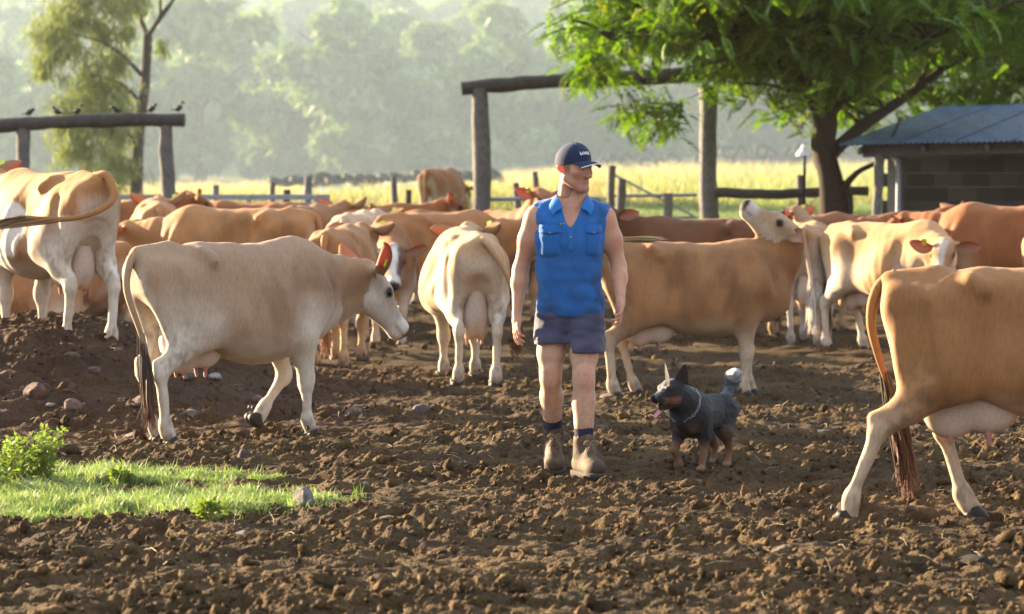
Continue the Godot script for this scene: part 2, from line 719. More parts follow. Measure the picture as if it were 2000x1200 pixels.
func mud(x: float, z: float) -> float:       # clods, hoof prints and ruts on top of land()
	var d := -z
	var amp := 1.0 - smoothstep(38.0, 46.0, d)
	if amp <= 0.0:
		return 0.0
	var grassy := turf(x, z)
	amp *= 1.0 - 0.75 * grassy
	var p := noise_b.get_noise_2d(x, z)
	var q := noise_c.get_noise_2d(x, z)
	var w := clampf(0.5 + 1.1 * noise_a.get_noise_2d(x * 2.0 + 40.0, z * 2.0), 0.0, 1.0)
	var h := 0.032 * p + 0.026 * q * w
	var c1 := noise_clod.get_noise_2d(x, z * 0.9) + 1.0
	var w2 := 0.3 + 0.7 * smoothstep(0.15, 0.75, w)
	h += 0.055 * maxf(0.0, 0.62 - c1) * (0.1 + 1.2 * w2) * (0.6 + 0.8 * absf(q))
	var c2 := noise_clod2.get_noise_2d(x, z * 0.9) + 1.0
	h += 0.03 * maxf(0.0, 0.6 - c2) * (0.5 + 0.5 * w2)
	# hoof pits
	if p < -0.18:
		h -= 0.05 * minf(1.0, (-0.18 - p) * 6.0)
	return h * amp

func turf(x: float, z: float) -> float:      # where the tongue of grass at the lower left lies, 0..1
	var d := -z
	var e := 0.16 * noise_b.get_noise_2d(x * 0.8, z * 0.6) + 0.07 * noise_c.get_noise_2d(x, z)
	# wide front tongue and a thinner one behind it
	var a := pow((x + 2.35) / 1.55, 2.0) + pow((d - 15.35) / 0.85, 2.0)
	var b := pow((x + 2.55) / 1.35, 2.0) + pow((d - 16.75) / 0.42, 2.0)
	var f := pow((x + 3.4) / 1.5, 2.0) + pow((d - 16.3) / 0.9, 2.0)
	var g := minf(minf(a, b), f)
	return 1.0 - smoothstep(0.4 + e * 2.6, 1.05 + e * 2.6, g)

func ground(x: float, z: float) -> float:
	return land(x, z) + mud(x, z)

func soil_color(x: float, z: float) -> Color:
	var d := -z
	var a := noise_b.get_noise_2d(x * 0.7 + 9.0, z * 0.7)
	var b := noise_c.get_noise_2d(x * 1.3, z * 1.3 + 5.0)
	var col := Color(0.070, 0.041, 0.020).lerp(Color(0.150, 0.088, 0.038), clampf(0.5 + a * 0.9, 0.0, 1.0))
	col = col.lerp(Color(0.115, 0.088, 0.032), clampf(b * 1.4 - 0.1, 0.0, 0.55))
	var red := smoothstep(-0.2, -1.6, x) * smoothstep(19.2, 20.5, d) * (1.0 - smoothstep(24.0, 28.0, d))
	col = col.lerp(Color(0.085, 0.043, 0.028), red * 0.6)
	var past := smoothstep(43.0, 47.0, d + 2.0 * a)
	if past > 0.0:
		var g := Color(0.15, 0.22, 0.06).lerp(Color(0.30, 0.30, 0.12), clampf(smoothstep(58.0, 75.0, d) + a * 0.5, 0.0, 1.0))
		col = col.lerp(g, past)
	return col

func steps(marks: Array) -> PackedFloat32Array:   # marks of [start, step], the last one only ends the list
	var out := PackedFloat32Array()
	for q in marks.size() - 1:
		var x: float = marks[q][0]
		while x < marks[q + 1][0] - 1e-4:
			out.append(x)
			x += marks[q][1]
	out.append(marks[marks.size() - 1][0])
	return out

func sheet(xs: PackedFloat32Array, ds: PackedFloat32Array, dip := false) -> ArrayMesh:
	var b := Mb.new()
	var nx := xs.size()
	var nd := ds.size()
	b.v.resize(nx * nd)
	b.n.resize(nx * nd)
	b.c.resize(nx * nd)
	var q := 0
	for k in nd:
		for i in nx:
			var x := xs[i]
			var z := -ds[k]
			var y := land(x, z) if dip and ds[k] > 50.0 else ground(x, z)
			if dip and ds[k] > 11.05 and ds[k] < 25.95 and absf(x) < 4.75:
				y -= 0.18
			b.v[q] = Vector3(x, y, z)
			b.c[q] = soil_color(x, z)
			q += 1
	for k in nd:
		for i in nx:
			var o := k * nx + i
			var e := b.v[k * nx + mini(i + 1, nx - 1)] - b.v[k * nx + maxi(i - 1, 0)]
			var f := b.v[mini(k + 1, nd - 1) * nx + i] - b.v[maxi(k - 1, 0) * nx + i]
			b.n[o] = e.cross(f).normalized()
	var idx := PackedInt32Array()
	idx.resize((nx - 1) * (nd - 1) * 6)
	q = 0
	for k in nd - 1:
		for i in nx - 1:
			var o := k * nx + i
			idx[q] = o
			idx[q + 1] = o + nx
			idx[q + 2] = o + nx + 1
			idx[q + 3] = o
			idx[q + 4] = o + nx + 1
			idx[q + 5] = o + 1
			q += 6
	b.i = idx
	return b.mesh()

func build_ground() -> void:
	var near := part("mud_yard", sheet(steps([[-4.8, 0.0175], [4.8, 1]]), steps([[11.0, 0.02], [19.0, 0.03], [26.0, 1]])), M.mud)
	tag(near, "churned brown mud of the cattle yard in front", "", "", "structure")
	var wide := part("ground", sheet(steps([[-260.0, 20.0], [-60.0, 4.0], [-20.0, 0.5], [-9.0, 0.12], [9.0, 0.5], [20.0, 4.0], [60.0, 20.0], [260.0, 1]]), steps([[2.0, 0.5], [10.4, 0.15], [26.0, 0.09], [46.0, 0.7], [70.0, 3.0], [130.0, 8.0], [700.0, 1]]), true), M.mud)
	tag(wide, "mud yard running back to pale pasture and the wooded hill", "", "", "structure")
	# loose clods
	var protos := []
	for k in 4:
		var b := Mb.new()
		b.sphere(Vector3.ZERO, Vector3(1.0, 0.72, 0.9), Color.WHITE, 6, 9)
		var r := RandomNumberGenerator.new()
		r.seed = 70 + k
		for q in b.v.size():
			var p := b.v[q]
			var w := 1.0 + 0.6 * noise_b.get_noise_3d(p.x * 0.6 + k * 7.0, p.y * 0.5, p.z * 0.5) + 0.35 * noise_c.get_noise_3d(p.x * 0.32, p.y * 0.32 + k * 3.0, p.z * 0.32)
			b.v[q] = p * w
		protos.append(b.mesh())
	var rng := RandomNumberGenerator.new()
	rng.seed = 4
	var places := [[], [], [], []]
	var tints := [[], [], [], []]
	for q in 46000:
		var d := 11.2 + 30.0 * pow(rng.randf(), 1.5)
		var x := rng.randf_range(-0.19, 0.19) * d
		var z := -d
		var s := 0.0045 + 0.013 * pow(rng.randf(), 2.5)
		if rng.randf() < 0.022:
			s = rng.randf_range(0.02, 0.042)
		if noise_a.get_noise_2d(x * 2.0 + 40.0, z * 2.0) + rng.randf_range(-0.45, 0.45) < -0.08 or rng.randf() < turf(x, z) * 0.95:
			continue
		var bs := Basis.from_euler(Vector3(rng.randf() * TAU, rng.randf() * TAU, rng.randf() * TAU)) * Basis.from_scale(Vector3(s * rng.randf_range(0.8, 1.5), s, s))
		var k := rng.randi() % 4
		places[k].append(Transform3D(bs, Vector3(x, ground(x, z) + s * 0.3, z)))
		var col := soil_color(x, z) * rng.randf_range(0.85, 1.35)
		tints[k].append(col)
	for k in 4:
		tag(swarm("loose_clods", protos[k], M.mud, places[k], self, tints[k]), "loose crumbs and clods of mud strewn over the yard")

# ---------------------------------------------------------------- cows
const BARREL := [[-0.78, 1.10, 1.02, 0.03, 0.0, 0.0, 0.0], [-0.74, 1.165, 0.93, 0.13, 0.2, 0.0, 0.05], [-0.62, 1.195, 0.82, 0.19, 0.35, 0.0, 0.08], [-0.46, 1.215, 0.68, 0.225, 0.4, 0.0, 0.1], [-0.28, 1.235, 0.59, 0.255, 0.35, 0.0, 0.16], [-0.10, 1.235, 0.53, 0.29, 0.25, 0.0, 0.24], [0.10, 1.23, 0.49, 0.325, 0.2, 0.0, 0.26], [0.28, 1.235, 0.49, 0.315, 0.2, 0.0, 0.24], [0.42, 1.25, 0.53, 0.27, 0.2, 0.0, 0.2], [0.55, 1.245, 0.59, 0.225, 0.1, 0.0, 0.15], [0.66, 1.19, 0.62, 0.19, 0.0, 0.0, 0.0], [0.76, 1.08, 0.69, 0.12, 0.0, 0.0, 0.0], [0.82, 0.95, 0.79, 0.03, 0.0, 0.0, 0.0]]

func hind(side: float, sx := 0.0, lift := 0.0, spread := 0.0) -> Array:
	var z := side
	return [Vector3(-0.47, 0.97, 0.13 * z), Vector3(-0.33 + sx * 0.25, 0.72 + lift * 0.3, 0.185 * z), Vector3(-0.62 + sx * 0.62, 0.455 + lift * 0.6, (0.145 + spread * 0.5) * z), Vector3(-0.565 + sx * 0.95, 0.125 + lift, (0.14 + spread) * z), Vector3(-0.50 + sx, 0.0 + lift, (0.145 + spread) * z)]

func fore(side: float, sx := 0.0, lift := 0.0, spread := 0.0) -> Array:
	var z := side
	return [Vector3(0.60, 0.92, 0.15 * z), Vector3(0.44 + sx * 0.1, 0.66, 0.165 * z), Vector3(0.475 + sx * 0.55, 0.375 + lift * 0.5, (0.13 + spread * 0.5) * z), Vector3(0.46 + sx * 0.95, 0.125 + lift, (0.125 + spread) * z), Vector3(0.52 + sx, 0.0 + lift, (0.13 + spread) * z)]

func head_basis(f: Vector3, roll_up: Vector3) -> Basis:
	var x := f.normalized()
	var z := x.cross(roll_up).normalized()
	return Basis(x, z.cross(x).normalized(), z)

func cow_solid(s: Dictionary) -> Dictionary:
	var poll: Vector3 = s.poll
	var hb := head_basis(s.face, s.get("head_up", Vector3.UP))
	var nose := poll + hb.x * 0.5
	var legs: Array = s.legs
	var drop: float = s.get("drop", 0.0)
	var lo := Vector3(-0.86, -0.03, -0.42)
	var hi := Vector3(0.9, 1.35 - drop, 0.42)
	for p in [poll, nose]:
		lo = lo.min(p - Vector3(0.2, 0.2, 0.2))
		hi = hi.max(p + Vector3(0.2, 0.2, 0.2))
	for l in legs:
		for p in l:
			lo = lo.min(p - Vector3(0.13, 0.03, 0.13))
			hi = hi.max(p + Vector3(0.13, 0.13, 0.13))
	var f := Field.new(lo, hi, s.get("cell", 0.024))
	var fat: float = s.get("fat", 1.0)
	var rows := []
	for r in BARREL:
		var belly: float = s.get("belly", 1.0)
		rows.append([r[0], r[1] - drop, lerpf(r[1], r[2], lerpf(1.0, belly, smoothstep(-0.3, 0.0, r[0]))) - drop, r[3] * fat, r[4], r[5], r[6]])
	f.loft(rows, 0.03, 1, s.get("ribs", 0.003), -0.14, 0.46)
	var dv := Vector3(0, -drop, 0)
	for z in [-1.0, 1.0]:
		# hook, pin, thurl
		f.cone(Vector3(-0.33, 1.16, 0.17 * z) + dv, 0.045, Vector3(-0.26, 1.12, 0.21 * z) + dv, 0.048, 0.08, 1)
		f.cone(Vector3(-0.70, 1.075, 0.10 * z) + dv, 0.045, Vector3(-0.60, 1.09, 0.13 * z) + dv, 0.04, 0.08, 1)
		# shoulder blade
		f.cone(Vector3(0.47, 1.12, 0.11 * z) + dv, 0.06, Vector3(0.60, 0.90, 0.165 * z) + dv, 0.085, 0.08, 4, Vector3(1, 1, 1.2))
		# hungry hollow before the hip, and the dip behind it
		f.ball(Vector3(-0.14, 1.02, 0.385 * z) + dv, Vector3(0.15, 0.17, 0.115), 0.2, 0, Basis.IDENTITY, true)
		f.ball(Vector3(-0.47, 1.17, 0.27 * z) + dv, Vector3(0.13, 0.08, 0.10), 0.12, 0, Basis.IDENTITY, true)
	f.cone(Vector3(-0.74, 1.165, 0) + dv, 0.04, Vector3(-0.5, 1.20, 0) + dv, 0.04, 0.08, 1)
	for q in 4:
		var l: Array = legs[q]
		var z: float = -1.0 if q % 2 == 0 else 1.0
		if q < 2:
			f.cone(l[0], 0.17, l[1], 0.125, 0.08, 6, Vector3(1, 1, 1.35))
			f.cone(Vector3(-0.68, 1.02 - drop, 0.11 * z), 0.075, l[1].lerp(l[2], 0.55), 0.062, 0.09, 6, Vector3(1, 1, 1.15))
			f.cone(l[1], 0.125, l[2].lerp(l[1], 0.12), 0.058, 0.06, 6, Vector3(1, 1, 1.3))
			f.cone(l[1].lerp(l[0], 0.25), 0.09, Vector3(-0.2, 0.74 - drop, 0.20 * z), 0.06, 0.12, 6, Vector3(1, 1, 1.7))
			# hock: point behind, joint
			var back: Vector3 = (l[2] - l[3]).normalized().cross(Vector3(0, 0, 1))
			f.cone(l[2] - back * 0.012, 0.05, l[2] + Vector3(-0.03, 0.055, 0), 0.026, 0.035, 7, Vector3(1, 1, 1.25))
			f.cone(l[2] + Vector3(-0.03, 0.06, 0), 0.02, l[1].lerp(l[2], 0.45) + Vector3(-0.05, 0.0, 0), 0.03, 0.05, 7, Vector3(1, 1, 1.2))
			f.cone(l[2], 0.045, l[3], 0.029, 0.04, 7, Vector3(1, 1, 1.15))
		else:
			f.cone(l[0], 0.115, l[1], 0.10, 0.09, 4, Vector3(1, 1, 1.25))
			f.cone(l[1], 0.10, l[2], 0.047, 0.06, 4, Vector3(1, 1, 1.2))
			f.cone(l[2] + Vector3(0, 0.03, 0), 0.046, l[2] - Vector3(0, 0.02, 0), 0.045, 0.03, 5)
			f.cone(l[2], 0.040, l[3], 0.027, 0.04, 5)
			f.cone(l[1] + Vector3(-0.06, 0.03, 0.0), 0.05, l[1] + Vector3(0.0, -0.03, 0.0), 0.05, 0.06, 4)
		f.cone(l[3] + (l[3] - l[2]).normalized() * -0.02, 0.04, l[3] + (l[4] - l[3]) * 0.2, 0.043, 0.03, 5 if q > 1 else 7)
		f.cone(l[3], 0.038, l[3].lerp(l[4], 0.62), 0.043, 0.03, 5 if q > 1 else 7)
	# folds: behind the shoulder, before the thigh, between the thigh muscles, before the shoulder
	for z in [-1.0, 1.0]:
		f.carve(Vector3(0.40, 1.08, 0.262 * z * fat) + dv, 0.03, Vector3(0.32, 0.70, 0.335 * z * fat) + dv, 0.04, 0.07, 0)
		f.carve(Vector3(-0.21, 1.02, 0.275 * z) + dv, 0.03, Vector3(-0.17, 0.74, 0.315 * z) + dv, 0.03, 0.07, 0)
		f.carve(Vector3(-0.56, 1.05, 0.235 * z) + dv, 0.02, Vector3(-0.52, 0.74, 0.255 * z) + dv, 0.025, 0.06, 0)
		f.carve(Vector3(0.62, 1.14, 0.19 * z) + dv, 0.02, Vector3(0.70, 0.86, 0.22 * z) + dv, 0.03, 0.06, 0)
	# neck
	var base: Vector3 = s.get("neck_base", Vector3(0.52, 0.97 - drop, 0))
	var nr: float = s.get("neck_r", 0.215)
	var mid: Vector3 = base.lerp(poll, 0.5) + s.get("neck_bow", Vector3(0, -0.02, 0))
	var sq := Vector3(1, 1, 1.45)
	f.cone(base, nr, mid, nr * 0.7, 0.12, 2, sq)
	f.cone(mid, nr * 0.7, poll - hb.x * 0.02 - hb.y * 0.06, 0.115, 0.08, 2, Vector3(1.1, 1.1, 1.2))
	var throat := poll + hb.x * 0.13 - hb.y * 0.15
	f.cone(Vector3(0.70, 0.80 - drop, 0), 0.12, base.lerp(throat, 0.55) - Vector3(0, 0.09, 0), 0.075, 0.12, 2, Vector3(1, 1, 1.7))
	f.cone(base.lerp(throat, 0.55) - Vector3(0, 0.09, 0), 0.075, throat, 0.06, 0.1, 2, Vector3(1, 1, 1.3))
	# head
	f.cone(poll + hb.x * 0.03 - hb.y * 0.02, 0.088, poll + hb.x * 0.17 - hb.y * 0.03, 0.092, 0.05, 3)
	f.ball(poll + hb.x * 0.11 + hb.y * 0.025, Vector3(0.13, 0.055, 0.105), 0.04, 3, hb)
	f.cone(poll + hb.x * 0.17 - hb.y * 0.03, 0.086, poll + hb.x * 0.42 - hb.y * 0.045, 0.058, 0.05, 3)
	f.cone(poll + hb.x * 0.13 - hb.y * 0.12, 0.075, poll + hb.x * 0.40 - hb.y * 0.095, 0.036, 0.06, 3)
	f.ball(poll + hb.x * 0.455 - hb.y * 0.045, Vector3(0.055, 0.062, 0.068), 0.035, 8, hb)
	f.ball(poll + hb.x * 0.43 - hb.y * 0.102, Vector3(0.06, 0.03, 0.045), 0.02, 8, hb)
	for z in [-1.0, 1.0]:
		f.ball(poll + hb.x * 0.175 + hb.y * 0.012 + hb.z * 0.083 * z, Vector3(0.048, 0.034, 0.03), 0.03, 3, hb)
		f.ball(poll + hb.x * 0.505 - hb.y * 0.028 + hb.z * 0.04 * z, Vector3(0.016, 0.014, 0.012), 0.012, 8, hb, true)
		f.cone(poll + hb.x * 0.02 + hb.z * 0.07 * z, 0.035, poll - hb.x * 0.01 + hb.z * 0.115 * z, 0.03, 0.03, 3)
	f.ball(poll + hb.x * 0.0 + hb.y * 0.03, Vector3(0.05, 0.04, 0.055), 0.04, 3, hb)
	f.ripple(noise_c, 0.009, Vector3(0.45, 0.22, 0.45))
	f.ripple(noise_b, 0.010, Vector3(1.2, 0.5, 1.2))
	f.ripple(noise_c, 0.015, Vector3(0.7, 0.15, 0.3), 2)
	var r := f.net()
	r.hb = hb
	return r

func tan_of(c: Color) -> Color:
	return Color(c.r * 0.87, c.g * 0.735, c.b * 0.62)

func cow_colors(s: Dictionary, r: Dictionary) -> PackedColorArray:
	var out := PackedColorArray()
	out.resize(r.v.size())
	var coat: Color = tan_of(s.coat)
	var pale: Color = s.get("pale", Color(0.56, 0.45, 0.33))
	var face: Color = s.get("face_color", coat.lerp(Color(0.05, 0.03, 0.02), 0.25))
	var shade: Color = tan_of(s.get("shade", s.coat.darkened(0.5)))
	var hb: Basis = r.hb
	var poll: Vector3 = s.poll
	var drop: float = s.get("drop", 0.0)
	var sd: float = s.get("sd", 0.0)
	var leg_top: float = s.get("leg_top", 0.62)
	var patch: float = s.get("patch", 0.0)
	for q in r.v.size():
		var p: Vector3 = r.v[q]
		var nn: Vector3 = r.n[q]
		var t: int = r.t[q]
		var a := noise_b.get_noise_3d(p.x * 0.9 + sd, p.y * 0.9, p.z * 0.9)
		var b := noise_c.get_noise_3d(p.x * 0.8, p.y * 0.35 + sd, p.z * 0.8)
		var c := coat.lerp(shade, clampf(0.22 + a * 1.5 + b * 0.4, 0.0, 1.0) * 0.8)
		var y := p.y + drop
		# paler below and inside the legs
		var low := smoothstep(0.85, 0.52, y + a * 0.10)
		if t == 1 or t == 4 or t == 6:
			var lw := maxf(smoothstep(-0.02, -0.42, p.x + 0.15 * a), smoothstep(0.28, 0.46, p.x + 0.1 * a))
			low = lerpf(smoothstep(0.70, 0.50, y + a * 0.06) * (0.35 + 0.65 * smoothstep(0.2, -0.7, nn.y)), smoothstep(leg_top + 0.26, leg_top - 0.12, y + a * 0.12), lw)
		if t == 5 or t == 7 or t == 4 or t == 6:
			if t == 5 or t == 7:
				low = smoothstep(leg_top + 0.26, leg_top - 0.12, y + a * 0.12)
			var inner := smoothstep(0.1, 0.8, -nn.z * signf(p.z))
			low = maxf(low, inner * smoothstep(1.0, 0.7, y))
		if p.x < -0.55 and t != 7:
			low = maxf(low, smoothstep(0.55, 0.95, -nn.x) * smoothstep(1.12, 0.95, y) * s.get("stern", 0.75))
		c = c.lerp(pale, clampf(low, 0.0, 1.0) * s.get("paleness", 0.9))
		if t == 1 and y > 1.12:
			c = c.lerp(tan_of(s.get("back_color", s.coat)), smoothstep(1.12, 1.22, y) * 0.7)
		if t == 2:
			c = c.lerp(tan_of(s.get("neck_color", s.coat)), 0.6 * smoothstep(0.62, 0.8, p.x))
			c = c.lerp(pale, smoothstep(-0.35, -0.85, nn.y) * 0.6)
		if patch > 0.0 and t != 3 and t != 8:
			var w := noise_b.get_noise_3d(p.x * 0.55 + sd * 3.0, p.y * 0.55, p.z * 0.55 + sd)
			c = c.lerp(Color(0.66, 0.58, 0.48), smoothstep(0.62 - patch, 0.66 - patch, w + 0.25 * (0.75 - y)))
		if t == 3 or t == 8:
			var l := hb.inverse() * (p - poll)
			var fc := face.lerp(shade, clampf(a * 0.8, 0.0, 0.4))
			var blaze: float = s.get("blaze", 0.0)
			if blaze > 0.0:
				fc = fc.lerp(Color(0.7, 0.64, 0.56), smoothstep(0.05, 0.025, absf(l.z) + 0.03 * a) * smoothstep(-0.02, 0.03, l.y) * blaze)
			fc = fc.lerp(coat, smoothstep(0.08, -0.02, l.x) * 0.7)
			fc = fc.lerp(s.get("jaw_color", pale), smoothstep(-0.03, -0.10, l.y) * 0.7)
			var eye := Vector3(l.x - 0.182, l.y - 0.006, absf(l.z) - 0.1).length()
			fc = fc.lerp(Color(0.03, 0.02, 0.015), smoothstep(0.042, 0.026, eye))
			fc = fc.lerp(Color(0.62, 0.54, 0.45), smoothstep(0.35, 0.40, l.x) * (1.0 - smoothstep(0.455, 0.475, l.x)) * 0.85)
			fc = fc.lerp(Color(0.035, 0.032, 0.034), smoothstep(0.468, 0.485, l.x + 0.15 * (l.y + 0.05)))
			# mouth line
			var gape := absf(l.y + 0.078 - 0.05 * (l.x - 0.4))
			if l.x > 0.35:
				fc = fc.lerp(Color(0.09, 0.06, 0.05), 0.6 * smoothstep(0.016, 0.004, gape) * smoothstep(0.35, 0.40, l.x))
			c = fc
		if t == 5 or t == 7:
			# dark ring just over the hoof
			c = c.lerp(Color(0.16, 0.10, 0.07), smoothstep(0.30, -0.1, p.y - 0.05) * 0.12)
		# mud splashed on the lower legs and flanks
		var splash := noise_c.get_noise_3d(p.x * 2.0, p.y * 1.4, p.z * 2.0 + sd)
		var mudy := smoothstep(0.35, 0.02, y) * 0.5 + (0.35 * smoothstep(-0.2, -0.6, p.x) * smoothstep(0.9, 0.6, y) if t == 6 else 0.0)
		c = c.lerp(Color(0.10, 0.07, 0.045), smoothstep(0.6 - mudy, 1.3 - mudy, splash + 0.5) * 0.5 * smoothstep(0.0, 0.3, mudy))
		out[q] = c
	return out

var hoof_mesh: ArrayMesh
var ear_mesh: ArrayMesh
var eye_mesh: ArrayMesh
var ear_tag_mesh: ArrayMesh
var udder_mesh: ArrayMesh
var teat_mesh: ArrayMesh

func cow_pieces() -> void:
	var f := Field.new(Vector3(-0.09, -0.02, -0.08), Vector3(0.12, 0.1, 0.08), 0.0075)
	for z in [-1.0, 1.0]:
		f.cone(Vector3(0.0, 0.055, 0.026 * z), 0.034, Vector3(0.045, 0.02, 0.028 * z), 0.024, 0.008, 1)
		f.cone(Vector3(-0.03, 0.03, 0.024 * z), 0.028, Vector3(0.02, 0.018, 0.028 * z), 0.028, 0.01, 1)
		f.ball(Vector3(-0.052, 0.088, 0.022 * z), Vector3(0.014, 0.016, 0.012), 0.003, 1)
	f.cut(Vector3(0, 0.0, 0), Vector3(0, -1, 0), Vector3(-1, -1, -1), Vector3(1, 1, 1))
	f.cut(Vector3(0.0, 0.078, 0), Vector3(-0.25, 1.0, 0).normalized(), Vector3(-0.035, -1, -1), Vector3(1, 1, 1))
	var r := f.net()
	var cols := PackedColorArray()
	cols.resize(r.v.size())
	cols.fill(Color.WHITE)
	hoof_mesh = net_mesh(r, cols)
	# ear: a cupped leaf, pointing along +x, open towards +z
	var b := Mb.new()
	for face in 2:
		var rows := []
		var ccs := []
		for q in 10:
			var u := q / 9.0
			var row := []
			var cc := []
			var w := 0.062 * pow(sin(PI * clampf(0.10 + u * 0.86, 0.0, 1.0)), 0.75)
			for k in 9:
				var t := k / 4.0 - 1.0
				var cup := (t * t) * 0.045 * (1.0 - u * 0.5) + 0.012 * sin(PI * u)
				var thick := 0.006 * (1.0 - t * t) * (1.0 - u * 0.6)
				row.append(Vector3(u * 0.2, t * w - 0.02 * u * u, cup + (thick if face == 0 else -thick)))
				var edge := smoothstep(0.55, 1.0, absf(t))
				cc.append(Color(0.42, 0.24, 0.16).lerp(Color(0.30, 0.17, 0.09), edge) if face == 0 else Color(0.36, 0.20, 0.10).lerp(Color(0.12, 0.06, 0.035), edge * 0.8))
			rows.append(row)
			ccs.append(cc)
		b.skin(rows, ccs, face == 1)
	ear_mesh = b.mesh()
	b = Mb.new()
	b.sphere(Vector3.ZERO, Vector3(0.021, 0.019, 0.017), Color.WHITE, 10, 14)
	eye_mesh = b.mesh()
	b = Mb.new()
	b.box(Vector3(0, -0.026, 0), Vector3(0.044, 0.05, 0.005), Color.WHITE)
	b.sphere(Vector3(0, 0, 0.004), Vector3(0.011, 0.011, 0.006), Color.WHITE, 5, 8)
	ear_tag_mesh = b.mesh()
	# udder
	f = Field.new(Vector3(-0.36, -0.28, -0.26), Vector3(0.42, 0.2, 0.26), 0.018)
	for z in [-1.0, 1.0]:
		f.ball(Vector3(-0.10, -0.03, 0.052 * z), Vector3(0.145, 0.155, 0.082), 0.03, 1)
		f.ball(Vector3(0.09, -0.01, 0.058 * z), Vector3(0.17, 0.14, 0.092), 0.035, 1)
	f.ball(Vector3(0.25, 0.06, 0), Vector3(0.14, 0.075, 0.12), 0.06, 1)
	f.ball(Vector3(-0.2, 0.1, 0), Vector3(0.09, 0.16, 0.10), 0.06, 1)
	r = f.net()
	cols = PackedColorArray()
	for p in r.v:
		var a := noise_b.get_noise_3dv(p)
		cols.append(Color(0.56, 0.44, 0.36).lerp(Color(0.54, 0.39, 0.30), clampf(0.5 + a, 0, 1)).lerp(Color(0.5, 0.32, 0.24), smoothstep(-0.1, -0.22, p.y) * 0.5))
	udder_mesh = net_mesh(r, cols)
	b = Mb.new()
	b.tube([Vector3(0, 0.035, 0), Vector3(0, 0.01, 0), Vector3(0.002, -0.02, 0), Vector3(0.004, -0.045, 0), Vector3(0.004, -0.056, 0)], [0.022, 0.018, 0.015, 0.014, 0.006], 9, [Color(0.42, 0.2, 0.15)])
	teat_mesh = b.mesh()

func tail_parts(root: Node3D, s: Dictionary, sd: int) -> void:
	var pts: Array = s.get("tail", [Vector3(-0.72, 1.17, 0), Vector3(-0.79, 1.13, 0), Vector3(-0.815, 0.98, 0.0), Vector3(-0.81, 0.72, 0.0), Vector3(-0.80, 0.52, 0.01)])
	var cp := curve(pts, 5)
	var rad := []
	var cols := []
	var coat: Color = tan_of(s.coat)
	for q in cp.size():
		var u := float(q) / (cp.size() - 1)
		rad.append(lerpf(0.046, 0.014, pow(u, 0.55)))
		cols.append(coat.lerp(s.get("tail_color", coat.darkened(0.2)), smoothstep(0.3, 0.9, u)))
	var b := Mb.new()
	b.tube(cp, rad, 9, cols, 0.05, sd)
	part("tail", b.mesh(), M.coat, root)
	# switch of hair
	b = Mb.new()
	var rng := RandomNumberGenerator.new()
	rng.seed = 90 + sd
	var end: Vector3 = cp[cp.size() - 1]
	var flow: Vector3 = s.get("switch_flow", Vector3(0, -0.36, 0))
	var hc: Color = s.get("switch_color", Color(0.05, 0.03, 0.02))
	var tip: Color = s.get("switch_tip", Color(0.16, 0.07, 0.035))
	var strands: int = s.get("strands", 90)
	for q in strands:
		var back: Vector3 = cp[cp.size() - 1 - (q % 6)]
		var sp := Vector3(rng.randfn(0, 1), rng.randfn(0, 0.5), rng.randfn(0, 1))
		var ln := rng.randf_range(0.65, 1.1)
		var p0 := back + sp * 0.008
		var p1 := p0.lerp(end, 0.4) + flow * 0.35 * ln + sp * 0.012
		var p2 := end + flow * 0.72 * ln + sp * 0.020
		var p3 := end + flow * ln + sp * 0.022 + Vector3(rng.randfn(0, 0.02), 0, rng.randfn(0, 0.02))
		var k := rng.randf_range(0.6, 1.4)
		b.tube([p0, p1, p2, p3], [0.005, 0.005, 0.004, 0.001], 4, [hc * k, hc * k, hc.lerp(tip, 0.5) * k, tip * k], 0.0, 0, false)
	part("tail_switch", b.mesh(), M.hair, root)

